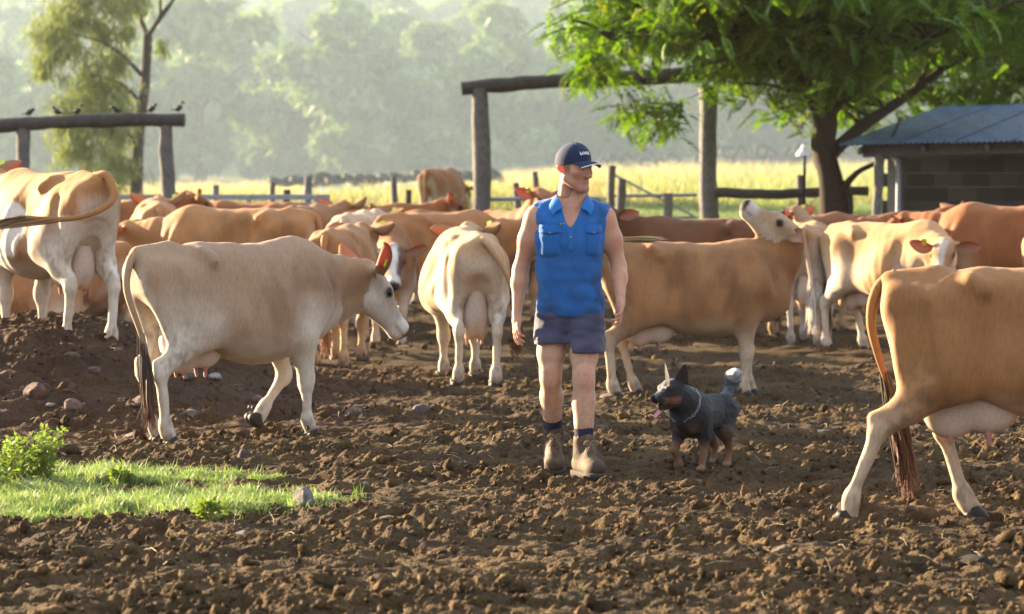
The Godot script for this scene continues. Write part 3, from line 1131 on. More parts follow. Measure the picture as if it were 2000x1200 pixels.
func add_cow(s: Dictionary) -> Node3D:
	var x: float = s.x
	var z: float = -s.d
	var at := Vector3(x, s.get("y", land(x, z) - 0.02), z)
	var root := thing("cow", s.label, "cow", at, s.turn, "jersey cows in the yard")
	var size: float = s.get("size", 1.0)
	root.scale = Vector3(size * s.get("long", 0.95), size, size)
	var r := cow_solid(s)
	part("body", net_mesh(r, cow_colors(s, r)), M.coat, root)
	var hb: Basis = r.hb
	var poll: Vector3 = s.poll
	for side in [-1.0, 1.0]:
		part("eye", eye_mesh, M.eye, root, Transform3D(hb, poll + hb.x * 0.182 + hb.y * 0.008 + hb.z * 0.098 * side))
		var pose: Vector3 = s.get("ears", Vector3(-0.35, 0.1, 0.25))   # back, up, turn
		var out: Vector3 = (hb.z * side + hb.x * pose.x + hb.y * pose.y).normalized()
		var open: Vector3 = hb.x * 0.6 + hb.z * side * (0.3 + pose.z) + hb.y * 0.1
		open = (open - out * open.dot(out)).normalized()
		var eb := Basis(out, open.cross(out), open)
		var ear := part("ear", ear_mesh, M.ear, root, Transform3D(eb * Basis.from_scale(Vector3.ONE * s.get("ear_size", 1.08)), poll + hb.x * 0.012 + hb.y * 0.0 + hb.z * 0.112 * side))
		if s.get("tagged", 1.0) == side or s.get("tagged", 1.0) == 2.0:
			part("ear_tag", ear_tag_mesh, M.ear_tag, ear, Transform3D(Basis.IDENTITY, Vector3(0.07, -0.025, 0.03)))
	for q in 4:
		var l: Array = s.legs[q]
		var dir: Vector3 = l[4] - l[3]
		var fw := Vector3(1, 0, 0)
		var up := Vector3.UP
		if l[4].y > 0.03:
			up = -(dir.normalized() * 0.8 + Vector3(0.1, 0, 0)).normalized()
			fw = (fw - up * fw.dot(up)).normalized()
		var hbs := Basis(fw, up, fw.cross(up))
		part("hoof", hoof_mesh, M.hoof, root, Transform3D(hbs, l[4] + up * 0.0 - fw * 0.025))
	if s.get("udder", true):
		var uy: float = s.get("udder_y", 0.56) - s.get("drop", 0.0)
		var us: Vector3 = s.get("udder_size", Vector3(0.8, 0.78, 0.8))
		var ud := part("udder", udder_mesh, M.udder, root, Transform3D(Basis.from_scale(us), Vector3(-0.33, uy, 0)))
		for tx in [-0.10, 0.10]:
			for tz in [-0.075, 0.075]:
				part("teat", teat_mesh, M.udder, ud, Transform3D(Basis.from_euler(Vector3(tz * 2.0, 0, 0)), Vector3(tx, -0.175 + 0.1 * absf(tx), tz)))
	tail_parts(root, s, int(s.get("sd", 0.0) * 10.0))
	return root

func build_cows() -> void:
	cow_pieces()
	for s in herd():
		add_cow(s)

const FAWN := Color(0.43, 0.265, 0.14)
const TAN := Color(0.40, 0.225, 0.105)
const RED := Color(0.30, 0.125, 0.048)
const CREAM := Color(0.56, 0.42, 0.26)
const DARK := Color(0.17, 0.085, 0.045)

func herd() -> Array:
	var std := [hind(-1, 0.05), hind(1, -0.08), fore(-1, 0.05), fore(1, -0.05)]
	var walk := [hind(-1, 0.22), hind(1, -0.2), fore(-1, -0.18), fore(1, 0.16)]
	var h := []
	# the pale cow walking right, front left
	h.append({"label": "pale fawn cow walking to the right in front of the mound, one foreleg lifted", "x": -1.76, "d": 19.3, "turn": 34.0, "size": 1.03, "long": 0.88, "cell": 0.0165, "coat": Color(0.41, 0.31, 0.225), "shade": Color(0.26, 0.175, 0.12), "pale": Color(0.60, 0.52, 0.42), "leg_top": 0.74, "stern": 0.9,
		"face_color": Color(0.42, 0.345, 0.275), "jaw_color": Color(0.54, 0.47, 0.39), "neck_color": Color(0.36, 0.26, 0.17), "poll": Vector3(1.05, 1.04, 0.05), "face": Vector3(0.66, -0.75, 0.08), "ear_size": 1.25, "ears": Vector3(-1.0, 0.6, 0.9), "fat": 0.95, "ribs": 0.006, "neck_bow": Vector3(0, -0.01, 0),
		"legs": [hind(-1, 0.02, 0, -0.02), hind(1, -0.04, 0, 0.0), [Vector3(0.60, 0.92, -0.15), Vector3(0.42, 0.68, -0.165), Vector3(0.50, 0.40, -0.13), Vector3(0.33, 0.20, -0.125), Vector3(0.25, 0.09, -0.125)], fore(1, 0.06)],
		"udder_y": 0.585, "switch_flow": Vector3(-0.02, -0.36, 0.05), "tail": [Vector3(-0.72, 1.17, 0), Vector3(-0.80, 1.12, 0.02), Vector3(-0.84, 0.95, 0.05), Vector3(-0.78, 0.70, 0.12), Vector3(-0.74, 0.5, 0.15)], "sd": 1.0, "strands": 110})
	# on the mound at the left
	h.append({"label": "tan and white cow on the mound at the left edge, tail swung out", "x": -3.46, "d": 23.1, "turn": 125.0, "size": 1.08, "cell": 0.019, "coat": Color(0.44, 0.25, 0.11), "pale": Color(0.62, 0.53, 0.42), "leg_top": 0.78, "patch": 0.30, "stern": 1.0, "ribs": 0.004, "poll": Vector3(1.2, 1.25, 0.0), "face": Vector3(0.8, -0.5, 0.0), "legs": std, "y": 0.36,
		"tail": [Vector3(-0.70, 1.19, 0), Vector3(-0.80, 1.20, 0.04), Vector3(-0.87, 1.03, 0.03), Vector3(-0.86, 0.92, -0.25), Vector3(-0.76, 0.93, -0.60)], "switch_flow": Vector3(0.12, -0.10, -0.30), "switch_color": Color(0.2, 0.12, 0.06), "switch_tip": Color(0.3, 0.2, 0.1), "sd": 2.0})
	# right foreground
	h.append({"label": "big tan cow striding out of the picture at the right edge, closest to the camera", "x": 2.50, "d": 14.62, "turn": -8.0, "size": 1.0, "cell": 0.0155, "coat": Color(0.38, 0.215, 0.10), "shade": Color(0.26, 0.13, 0.055), "pale": Color(0.55, 0.42, 0.29), "leg_top": 0.42, "stern": 0.5, "paleness": 0.85, "ribs": 0.002, "poll": Vector3(1.15, 1.2, 0.0), "face": Vector3(0.9, -0.4, 0.0),
		"legs": [[Vector3(-0.45, 0.97, -0.13), Vector3(-0.30, 0.70, -0.185), Vector3(-0.46, 0.44, -0.145), Vector3(-0.36, 0.125, -0.13), Vector3(-0.27, 0.0, -0.13)], [Vector3(-0.48, 0.97, 0.13), Vector3(-0.42, 0.72, 0.19), Vector3(-0.78, 0.46, 0.16), Vector3(-0.92, 0.13, 0.15), Vector3(-0.93, 0.0, 0.15)], fore(-1, 0.2), fore(1, -0.2)],
		"udder_y": 0.57, "udder_size": Vector3(0.95, 0.85, 0.9), "tail": [Vector3(-0.70, 1.18, 0), Vector3(-0.79, 1.13, 0.0), Vector3(-0.825, 0.96, -0.02), Vector3(-0.76, 0.72, -0.06), Vector3(-0.66, 0.50, -0.1)], "switch_flow": Vector3(0.02, -0.36, 0.0), "sd": 3.0, "strands": 170, "switch_tip": Color(0.2, 0.08, 0.04)})
	# behind the man, head thrown back
	h.append({"label": "tan cow behind the man with its head thrown back and muzzle in the air", "x": 1.34, "d": 23.2, "turn": 2.0, "size": 0.97, "cell": 0.02, "coat": Color(0.37, 0.21, 0.105), "neck_color": Color(0.30, 0.12, 0.05), "pale": Color(0.52, 0.40, 0.28), "leg_top": 0.45, "ribs": 0.0, "stern": 0.6, "poll": Vector3(0.86, 1.28, -0.02), "face": Vector3(-0.80, 0.56, 0.15), "head_up": Vector3(0.6, 0.8, 0.0), "neck_base": Vector3(0.68, 0.95, 0), "neck_r": 0.17, "neck_bow": Vector3(0.03, 0.0, 0), "ears": Vector3(-0.1, 0.0, 0.2), "face_color": Color(0.42, 0.27, 0.16),
		"legs": [hind(-1, 0.12), hind(1, -0.08), fore(-1, 0.05), fore(1, -0.03)], "tail": [Vector3(-0.72, 1.17, 0), Vector3(-0.80, 1.18, 0.02), Vector3(-0.78, 1.2, 0.12), Vector3(-0.62, 1.25, 0.18), Vector3(-0.48, 1.26, 0.2)], "switch_flow": Vector3(0.20, 0.0, 0.05), "switch_color": Color(0.25, 0.17, 0.08), "switch_tip": Color(0.33, 0.24, 0.13), "sd": 4.0})
	# seen from behind, left of the man
	h.append({"label": "cream cow seen from behind just left of the man, full udder between its legs", "x": -0.36, "d": 24.75, "turn": 99.0, "size": 1.0, "cell": 0.02, "coat": CREAM, "pale": Color(0.62, 0.52, 0.40), "leg_top": 0.8, "stern": 0.95, "ribs": 0.003, "fat": 1.12, "poll": Vector3(1.18, 1.22, 0.16), "face": Vector3(0.7, -0.3, 0.4), "legs": std, "udder_y": 0.56, "udder_size": Vector3(0.9, 1.0, 0.85),
		"tail": [Vector3(-0.72, 1.17, 0), Vector3(-0.79, 1.16, 0.04), Vector3(-0.81, 1.02, 0.14), Vector3(-0.76, 0.82, 0.24), Vector3(-0.74, 0.62, 0.30)], "sd": 5.0, "face_color": Color(0.2, 0.1, 0.05)})
	# the tan cow behind the pale one
	h.append({"label": "tan cow facing away right behind the cream one, ribs showing", "x": -0.80, "d": 33.0, "turn": 38.0, "size": 1.06, "coat": Color(0.43, 0.22, 0.095), "pale": Color(0.5, 0.34, 0.2), "ribs": 0.003, "leg_top": 0.5, "poll": Vector3(1.15, 1.1, 0.0), "face": Vector3(0.9, -0.5, 0.0), "legs": std, "sd": 6.0})
	h.append({"label": "fawn cow with its rump to the right, back line just over the pale walking cow", "x": -2.62, "d": 29.6, "turn": 163.0, "size": 1.06, "coat": Color(0.46, 0.26, 0.12), "ribs": 0.0035, "poll": Vector3(1.2, 1.05, 0.1), "face": Vector3(0.9, -0.5, 0.0), "legs": std, "sd": 7.0})
	h.append({"label": "tan cow seen from behind over the head of the pale walking cow", "x": -1.52, "d": 27.1, "turn": 83.0, "size": 1.0, "coat": TAN, "pale": Color(0.5, 0.34, 0.2), "leg_top": 0.5, "stern": 0.3, "poll": Vector3(1.2, 1.2, 0.0), "face": Vector3(0.9, -0.4, 0.1), "legs": std, "switch_color": Color(0.24, 0.09, 0.035), "switch_tip": Color(0.3, 0.12, 0.05), "sd": 8.0})
	h.append({"label": "almost white cow facing away between two tan cows, left of centre", "x": -1.70, "d": 33.6, "turn": 82.0, "size": 1.05, "coat": Color(0.60, 0.50, 0.37), "pale": Color(0.66, 0.59, 0.49), "stern": 1.0, "poll": Vector3(1.2, 1.2, 0.0), "face": Vector3(0.9, -0.4, 0.1), "legs": std, "sd": 9.0})
	h.append({"label": "dark faced cow with white markings lowering its head behind the pale walking cow", "x": -1.28, "d": 30.7, "turn": -82.0, "size": 1.0, "coat": Color(0.33, 0.17, 0.08), "face_color": Color(0.12, 0.065, 0.04), "blaze": 1.0, "poll": Vector3(1.1, 1.0, 0.0), "face": Vector3(0.75, -0.66, 0.1), "legs": std, "sd": 10.0})
	h.append({"label": "red brown cow facing the camera, both ears out, left of the man's shoulder", "x": -0.06, "d": 35.6, "turn": -68.0, "size": 1.05, "coat": RED, "face_color": Color(0.30, 0.13, 0.06), "pale": Color(0.4, 0.25, 0.14), "poll": Vector3(1.0, 1.42, 0.0), "face": Vector3(0.85, -0.45, -0.15), "ears": Vector3(-0.15, 0.15, 0.2), "tagged": 2.0, "legs": std, "sd": 11.0})
	h.append({"label": "dark brown cow looking back at the camera right of the man's shoulder", "x": 1.95, "d": 31.5, "turn": 178.0, "size": 1.02, "coat": DARK, "face_color": Color(0.14, 0.06, 0.035), "pale": Color(0.28, 0.18, 0.1), "ribs": 0.0, "poll": Vector3(0.98, 1.28, -0.12), "face": Vector3(0.25, -0.45, -0.85), "ears": Vector3(-0.1, 0.2, 0.2), "legs": std, "sd": 12.0})
	h.append({"label": "red brown cow with pale shins right of the raised muzzle", "x": 3.12, "d": 32.6, "turn": 40.0, "size": 1.05, "coat": Color(0.27, 0.115, 0.05), "pale": Color(0.42, 0.29, 0.18), "poll": Vector3(1.2, 1.15, 0.0), "face": Vector3(0.9, -0.4, 0.1), "legs": std, "sd": 13.0, "udder": false})
	h.append({"label": "black faced cow with grey shins half hidden behind the raised head", "x": 2.95, "d": 30.3, "turn": 78.0, "size": 0.98, "coat": Color(0.42, 0.28, 0.16), "pale": Color(0.5, 0.45, 0.4), "leg_top": 0.8, "poll": Vector3(1.0, 1.34, -0.25), "face": Vector3(0.4, -0.3, -0.9), "face_color": Color(0.04, 0.025, 0.02), "legs": std, "tail": [Vector3(-0.72, 1.17, 0), Vector3(-0.79, 1.13, 0), Vector3(-0.82, 0.95, 0.05), Vector3(-0.80, 0.7, 0.09), Vector3(-0.79, 0.55, 0.1)], "tail_color": Color(0.6, 0.55, 0.48), "switch_color": Color(0.5, 0.45, 0.38), "switch_tip": Color(0.6, 0.55, 0.48), "sd": 14.0})
	h.append({"label": "cream cow turning its head to the camera above the big tan cow's rump", "x": 3.56, "d": 29.1, "turn": -50.0, "size": 1.03, "cell": 0.022, "coat": Color(0.55, 0.36, 0.19), "pale": Color(0.62, 0.52, 0.40), "leg_top": 0.8, "stern": 0.9, "ribs": 0.003, "poll": Vector3(0.98, 1.04, 0.25), "face": Vector3(0.5, -0.55, 0.75), "ears": Vector3(-0.05, 0.1, 0.2), "face_color": Color(0.34, 0.18, 0.09), "blaze": 0.5, "tagged": 1.0, "legs": [hind(-1, 0.1), hind(1, -0.12), fore(-1, 0.1), fore(1, -0.1)], "sd": 15.0})
	h.append({"label": "large red brown cow in front of the shed, back above all the others", "x": 5.3, "d": 32.0, "turn": 158.0, "size": 1.13, "coat": Color(0.33, 0.14, 0.06), "shade": Color(0.24, 0.09, 0.035), "back_color": Color(0.36, 0.17, 0.08), "pale": Color(0.45, 0.3, 0.18), "ribs": 0.003, "poll": Vector3(1.2, 1.1, 0.2), "face": Vector3(0.8, -0.6, 0.1), "legs": std, "sd": 16.0})
	h.append({"label": "pale tan cow cut off by the right edge behind the big tan cow", "x": 5.15, "d": 28.4, "turn": 60.0, "size": 1.02, "coat": Color(0.52, 0.32, 0.16), "poll": Vector3(1.2, 1.2, 0.0), "face": Vector3(0.9, -0.4, 0.1), "legs": std, "sd": 17.0})
	h.append({"label": "brown cow alone in the pasture beyond the log gateway, seen from behind", "x": -1.30, "d": 56.0, "turn": 70.0, "size": 1.0, "cell": 0.035, "coat": Color(0.30, 0.15, 0.07), "poll": Vector3(1.2, 0.9, 0.0), "face": Vector3(0.6, -0.8, 0.1), "legs": std, "sd": 18.0, "y": 0.62})
	# far backs
	var far := [[-4.95, 37.0, 20.0, RED, "red brown cow farthest left at the back of the herd"], [-3.95, 34.0, 100.0, Color(0.45, 0.26, 0.13), "fawn cow with raised ears left of the herd's back row"], [-3.3, 39.5, 160.0, Color(0.36, 0.16, 0.07), "red tan cow in the back row below the left gate post"], [-2.45, 36.5, 75.0, Color(0.36, 0.19, 0.09), "tan cow with two upright ears in the middle of the back row"], [-1.95, 40.5, 10.0, Color(0.34, 0.15, 0.065), "red cow in the far row between the fence posts"], [-0.75, 40.0, 172.0, Color(0.38, 0.18, 0.08), "chestnut cow in the far row under the log gateway"], [4.1, 36.0, 15.0, RED, "red cow deep in the herd left of the shed"]]
	var k := 0
	for f in far:
		k += 1
		h.append({"label": f[4], "x": f[0], "d": f[1], "turn": f[2], "size": 1.0 + 0.02 * (k % 3), "cell": 0.03, "coat": f[3], "poll": Vector3(1.12, 1.22 + 0.05 * (k % 2), 0.1), "face": Vector3(0.85, -0.4, 0.2 * (k % 3 - 1)), "ears": Vector3(-0.3, 0.5, 0.2), "legs": std, "sd": 20.0 + k, "strands": 40})
	# lying down behind the mound
	h.append({"label": "tan cow lying down behind the mound under the tan and white cow", "x": -3.85, "d": 25.9, "turn": 150.0, "size": 1.05, "drop": 0.40, "coat": Color(0.42, 0.21, 0.095), "poll": Vector3(1.1, 0.9, 0.0), "face": Vector3(0.9, -0.3, 0.1), "udder": false, "y": 0.26, "sd": 30.0, "fat": 1.15,
		"legs": [[Vector3(-0.5, 0.5, -0.15), Vector3(-0.18, 0.30, -0.32), Vector3(-0.55, 0.09, -0.36), Vector3(-0.25, 0.06, -0.40), Vector3(-0.12, 0.04, -0.40)], [Vector3(-0.5, 0.5, 0.15), Vector3(-0.2, 0.32, 0.32), Vector3(-0.55, 0.1, 0.36), Vector3(-0.25, 0.06, 0.40), Vector3(-0.12, 0.04, 0.40)], [Vector3(0.6, 0.5, -0.15), Vector3(0.42, 0.25, -0.2), Vector3(0.72, 0.08, -0.2), Vector3(0.45, 0.06, -0.22), Vector3(0.36, 0.04, -0.22)], [Vector3(0.6, 0.5, 0.15), Vector3(0.42, 0.25, 0.2), Vector3(0.72, 0.08, 0.2), Vector3(0.45, 0.06, 0.22), Vector3(0.36, 0.04, 0.22)]],
		"tail": [Vector3(-0.72, 0.77, 0), Vector3(-0.80, 0.70, 0.02), Vector3(-0.84, 0.5, 0.05), Vector3(-0.82, 0.25, 0.1), Vector3(-0.78, 0.12, 0.15)], "switch_flow": Vector3(0.2, -0.05, 0.1)})
	return h

# ---------------------------------------------------------------- materials of the surroundings
func more_materials() -> void:
	var leaf := mat(Color.WHITE, 0.6, true)
	leaf.backlight_enabled = true
	leaf.backlight = Color(0.88, 1.0, 0.26)
	M.leaf = leaf
	var gum := mat(Color.WHITE, 0.7, true)
	gum.backlight_enabled = true
	gum.backlight = Color(0.7, 0.76, 0.45)
	M.gum = gum
	var grass := mat(Color.WHITE, 0.55, true)
	grass.backlight_enabled = true
	grass.backlight = Color(0.85, 0.9, 0.7)
	M.grass = grass
	var bark := mat(Color.WHITE, 0.9, true)
	grain(bark, M.rough, Vector3(3, 0.6, 3), M.fine, 1.0)
	M.bark = bark
	var log := mat(Color.WHITE, 0.88, true)
	grain(log, noise_tex(0.03, 5, Color(0.42, 0.42, 0.42), Color(1, 1, 1), 512, FastNoiseLite.TYPE_SIMPLEX_SMOOTH, 15), Vector3(6, 0.5, 6), M.rough, 1.2)
	M.log = log
	var beam := mat(Color.WHITE, 0.88, true)
	grain(beam, log.albedo_texture, Vector3(0.5, 6, 6), M.rough, 1.2)
	M.beam = beam
	M.stone = grain(mat(Color.WHITE, 0.85, true), M.rough, Vector3(5, 5, 5), M.fine, 0.6)
	M.rubber = grain(mat(Color(0.02, 0.02, 0.021), 0.7), M.rough, Vector3(3, 3, 3))
	M.sheet = mat(Color(0.45, 0.55, 0.52), 0.5)
	var iron := grain(mat(Color(0.15, 0.27, 0.47), 0.5), noise_tex(0.012, 5, Color(0.5, 0.44, 0.4), Color(1, 1, 1), 512, FastNoiseLite.TYPE_SIMPLEX_SMOOTH, 33), Vector3(0.7, 0.7, 0.7))
	iron.metallic = 0.25
	M.iron = iron
	M.block = grain(mat(Color.WHITE, 0.95, true), M.rough, Vector3(4, 4, 4), M.fine, 0.4)
	M.pipe = grain(mat(Color(0.42, 0.45, 0.48), 0.5), M.rough, Vector3(3, 3, 3))
	M.pipe.metallic = 0.5
	M.feather = mat(Color.WHITE, 0.6, true)

# ---------------------------------------------------------------- hills and woods
func build_hills() -> void:
	# morning mist in the valley beyond the yard
	var mist := FogVolume.new()
	mist.shape = RenderingServer.FOG_VOLUME_SHAPE_BOX
	mist.size = Vector3(520, 30, 660)
	mist.position = Vector3(0, 12, -62.0 - 330.0)
	var fm := FogMaterial.new()
	fm.density = 0.0033
	fm.albedo = Color(0.86, 0.95, 1.0)
	mist.material = fm
	put(mist, "mist")
	tag(mist, "bright morning mist lying over the wooded hill", "", "", "stuff")

# crown made of many small leaf bunches spread over lobes
func crown_mesh(sd: int, lobes: int, bunches: int, size: Vector3, base: float, leaf: float, col: Color) -> ArrayMesh:
	var b := Mb.new()
	var rng := RandomNumberGenerator.new()
	rng.seed = sd
	for q in lobes:
		var u := rng.randf()
		var a := rng.randf() * TAU
		var prof := sin(PI * clampf(0.15 + u * 0.8, 0, 1))
		var rr := sqrt(rng.randf()) * 0.75 * prof
		var c := Vector3(cos(a) * rr * size.x, base + u * size.y, sin(a) * rr * size.z)
		var lr := rng.randf_range(0.16, 0.30) * size.x * (0.5 + 0.6 * prof)
		var tone := rng.randf_range(0.75, 1.25)
		var warm := rng.randf()
		for k in bunches:
			var n := Vector3(rng.randfn(), rng.randfn() * 0.8 + 0.15, rng.randfn()).normalized()
			var p := c + n * lr * rng.randf_range(0.55, 1.08) * Vector3(1, 0.75, 1)
			var s := leaf * rng.randf_range(0.6, 1.3)
			var cc := (col * tone * rng.randf_range(0.8, 1.2)).lerp(Color(0.2, 0.18, 0.06), warm * 0.12)
			cc.a = 1.0
			var d := (n + Vector3(rng.randfn(), rng.randfn() - 0.6, rng.randfn()) * 0.7).normalized()
			var e := d.cross(Vector3(rng.randfn(), rng.randfn(), rng.randfn())).normalized()
			b.tri(p - d * s * 0.6 - e * s * 0.4, p + d * s * 0.8, p - d * s * 0.4 + e * s * 0.5, cc)
	return b.mesh()

func trunk_mesh(sd: int, height: float, r: float, col: Color, limbs: int, reach: float) -> ArrayMesh:
	var b := Mb.new()
	var rng := RandomNumberGenerator.new()
	rng.seed = sd
	var p := []
	for q in 6:
		p.append(Vector3(rng.randfn(0, 0.03) * height * q * 0.2, height * q / 5.0 - 0.4, rng.randfn(0, 0.03) * height * q * 0.2))
	b.tube(curve(p, 3), range(16).map(func(q): return lerpf(r, r * 0.35, q / 15.0)), 7, [col], 0.1, sd, false)
	for q in limbs:
		var u := rng.randf_range(0.35, 0.95)
		var s: Vector3 = p[int(u * 5)]
		var a := rng.randf() * TAU
		var e := s + Vector3(cos(a) * reach, reach * rng.randf_range(0.4, 1.1), sin(a) * reach) * rng.randf_range(0.5, 1.0)
		b.tube([s, s.lerp(e, 0.5) + Vector3(0, reach * 0.1, 0), e], [r * 0.45, r * 0.3, r * 0.1], 5, [col], 0.0, 0, false)
	return b.mesh()

func build_woods() -> void:
	var rng := RandomNumberGenerator.new()
	rng.seed = 12
	var crowns := []
	var trunks := []
	var dims := [[Vector3(3.6, 7.6, 3.6), 1.2], [Vector3(2.9, 9.5, 2.9), 1.4], [Vector3(4.2, 7.0, 4.2), 1.0], [Vector3(3.2, 6.5, 3.2), 0.6], [Vector3(2.4, 4.2, 2.4), 0.2]]
	var kinds := ["round crowned", "tall narrow", "broad spreading", "low leafed", "bushy young"]
	for k in 5:
		crowns.append(crown_mesh(200 + k, 60, 90, dims[k][0], dims[k][1], 0.46, Color(0.17, 0.225, 0.105)))
		trunks.append(trunk_mesh(300 + k, dims[k][1] + dims[k][0].y * 0.8, 0.2, Color(0.16, 0.13, 0.1), 6, dims[k][0].x * 0.7))
	# front trees, each a thing
	var nth := ["first", "second", "third", "fourth", "fifth", "sixth", "seventh", "eighth", "ninth", "tenth", "eleventh", "twelfth", "thirteenth", "fourteenth", "fifteenth", "sixteenth", "seventeenth", "eighteenth", "nineteenth", "twentieth"]
	for row in 3:
		var n := 0
		var d0 := 132.0 + row * 13.0
		var x := -0.19 * d0 + rng.randf() * 3.0
		while x < 0.2 * d0:
			var d := d0 + rng.randf_range(-5, 5)
			var k := rng.randi() % 5
			var s := rng.randf_range(0.75, 1.2)
			var tr := thing("woodland_tree", "%s gum tree, %s from the left in the %s row of hazy woodland" % [kinds[k], nth[mini(n, 19)], ["front", "middle", "rear"][row]], "tree", Vector3(x, land(x, -d) - 0.2, -d), rng.randf() * 360.0, "trees at the foot of the wooded hill")
			tr.scale = Vector3.ONE * s
			part("trunk", trunks[k], M.bark, tr)
			part("crown", crowns[k], M.gum, tr)
			x += rng.randf_range(2.8, 5.0)
			n += 1
	var places := [[], [], [], [], []]
	var tints := [[], [], [], [], []]
	var d := 172.0
	while d < 420.0:
		var step := 5.2 + (d - 170.0) * 0.012
		var x := -0.2 * d
		while x < 0.21 * d:
			var px := x + rng.randf_range(-2.2, 2.2)
			var pd := d + rng.randf_range(-3.0, 3.0)
			var k := rng.randi() % 4
			var s := rng.randf_range(0.7, 1.25)
			places[k].append(Transform3D(Basis(Vector3.UP, rng.randf() * TAU).scaled(Vector3(s, s * rng.randf_range(0.85, 1.2), s)), Vector3(px, land(px, -pd) - 0.3, -pd)))
			var t := rng.randf_range(0.7, 1.25)
			tints[k].append(Color(t * rng.randf_range(0.9, 1.15), t, t * rng.randf_range(0.8, 1.1)))
			x += step * rng.randf_range(0.8, 1.3)
		d += step
	for k in 4:
		tag(swarm("forest", crowns[k], M.gum, places[k], self, tints[k]), "hazy eucalypt forest covering the hill behind the yard")
	# tall dry grass of the pasture
	var blade := []
	for k in 3:
		var b := Mb.new()
		for q in 26:
			var a := rng.randf() * TAU
			var p := Vector3(rng.randfn(0, 0.14), 0, rng.randfn(0, 0.14))
			var hgt := rng.randf_range(0.35, 0.85)
			var lean := Vector3(rng.randfn(0, 0.16), 0, rng.randfn(0, 0.16))
			var w := Vector3(cos(a), 0, sin(a)) * 0.014
			var c0 := Color(0.21, 0.23, 0.14).lerp(Color(0.34, 0.31, 0.23), rng.randf())
			var m := p + Vector3(0, hgt * 0.6, 0) + lean * 0.4
			b.quad(p - w, m - w * 0.8, m + w * 0.8, p + w, c0)
			b.tri(m - w * 0.8, p + Vector3(0, hgt, 0) + lean, m + w * 0.8, c0.lerp(Color(0.5, 0.42, 0.24), 0.5))
		blade.append(b.mesh())
	places = [[], [], []]
	tints = [[], [], []]
	for q in 15000:
		d = 57.0 + 76.0 * pow(rng.randf(), 1.3)
		var x := rng.randf_range(-0.19, 0.19) * d
		var k := rng.randi() % 3
		var w := noise_a.get_noise_2d(x * 0.5, d * 0.3)
		if w + rng.randf_range(-0.25, 0.25) < -0.25:
			continue
		var s := rng.randf_range(0.45, 1.0) * (0.65 + 0.35 * smoothstep(57.0, 66.0, d))
		places[k].append(Transform3D(Basis(Vector3.UP, rng.randf() * TAU).scaled(Vector3(s * 1.6, s, s * 1.6)), Vector3(x, land(x, -d) - 0.03, -d)))
		if x / d > -0.078 and x / d < -0.038 and d < 85.0:
			if rng.randf() < 0.7:
				places[k].pop_back()
				continue
		var green := clampf(0.5 + w + 0.5 * smoothstep(0.0, 8.0, x) - smoothstep(75.0, 110.0, d) * 0.7, 0.0, 1.0)
		tints[k].append(Color(1.25, 1.02, 0.95).lerp(Color(0.85, 0.95, 0.68), green))
	for k in 3:
		tag(swarm("pasture_grass", blade[k], M.grass, places[k], self, tints[k]), "tall yellowing grass of the pasture behind the yard")
	places = []
	tints = []
	for q in 9000:
		d = rng.randf_range(45.0, 62.0)
		var x := rng.randf_range(-0.19, 0.19) * d
		places.append(Transform3D(Basis(Vector3.UP, rng.randf() * TAU).scaled(Vector3(1.3, 0.3, 1.3)), Vector3(x, land(x, -d) - 0.02, -d)))
		tints.append(Color(0.75, 0.95, 0.7) * rng.randf_range(0.8, 1.2))
	tag(swarm("pasture_turf", blade[0], M.grass, places, self, tints), "short green turf just behind the yard fence")

# ---------------------------------------------------------------- the big shade tree on the right
func canopy_floor(x: float) -> float:
	return 2.45 + 0.25 * smoothstep(1.8, 1.0, x) + 0.05 * smoothstep(2.6, 3.4, x) + 0.85 * smoothstep(4.5, 5.2, x) + 0.12 * sin(x * 6.0)

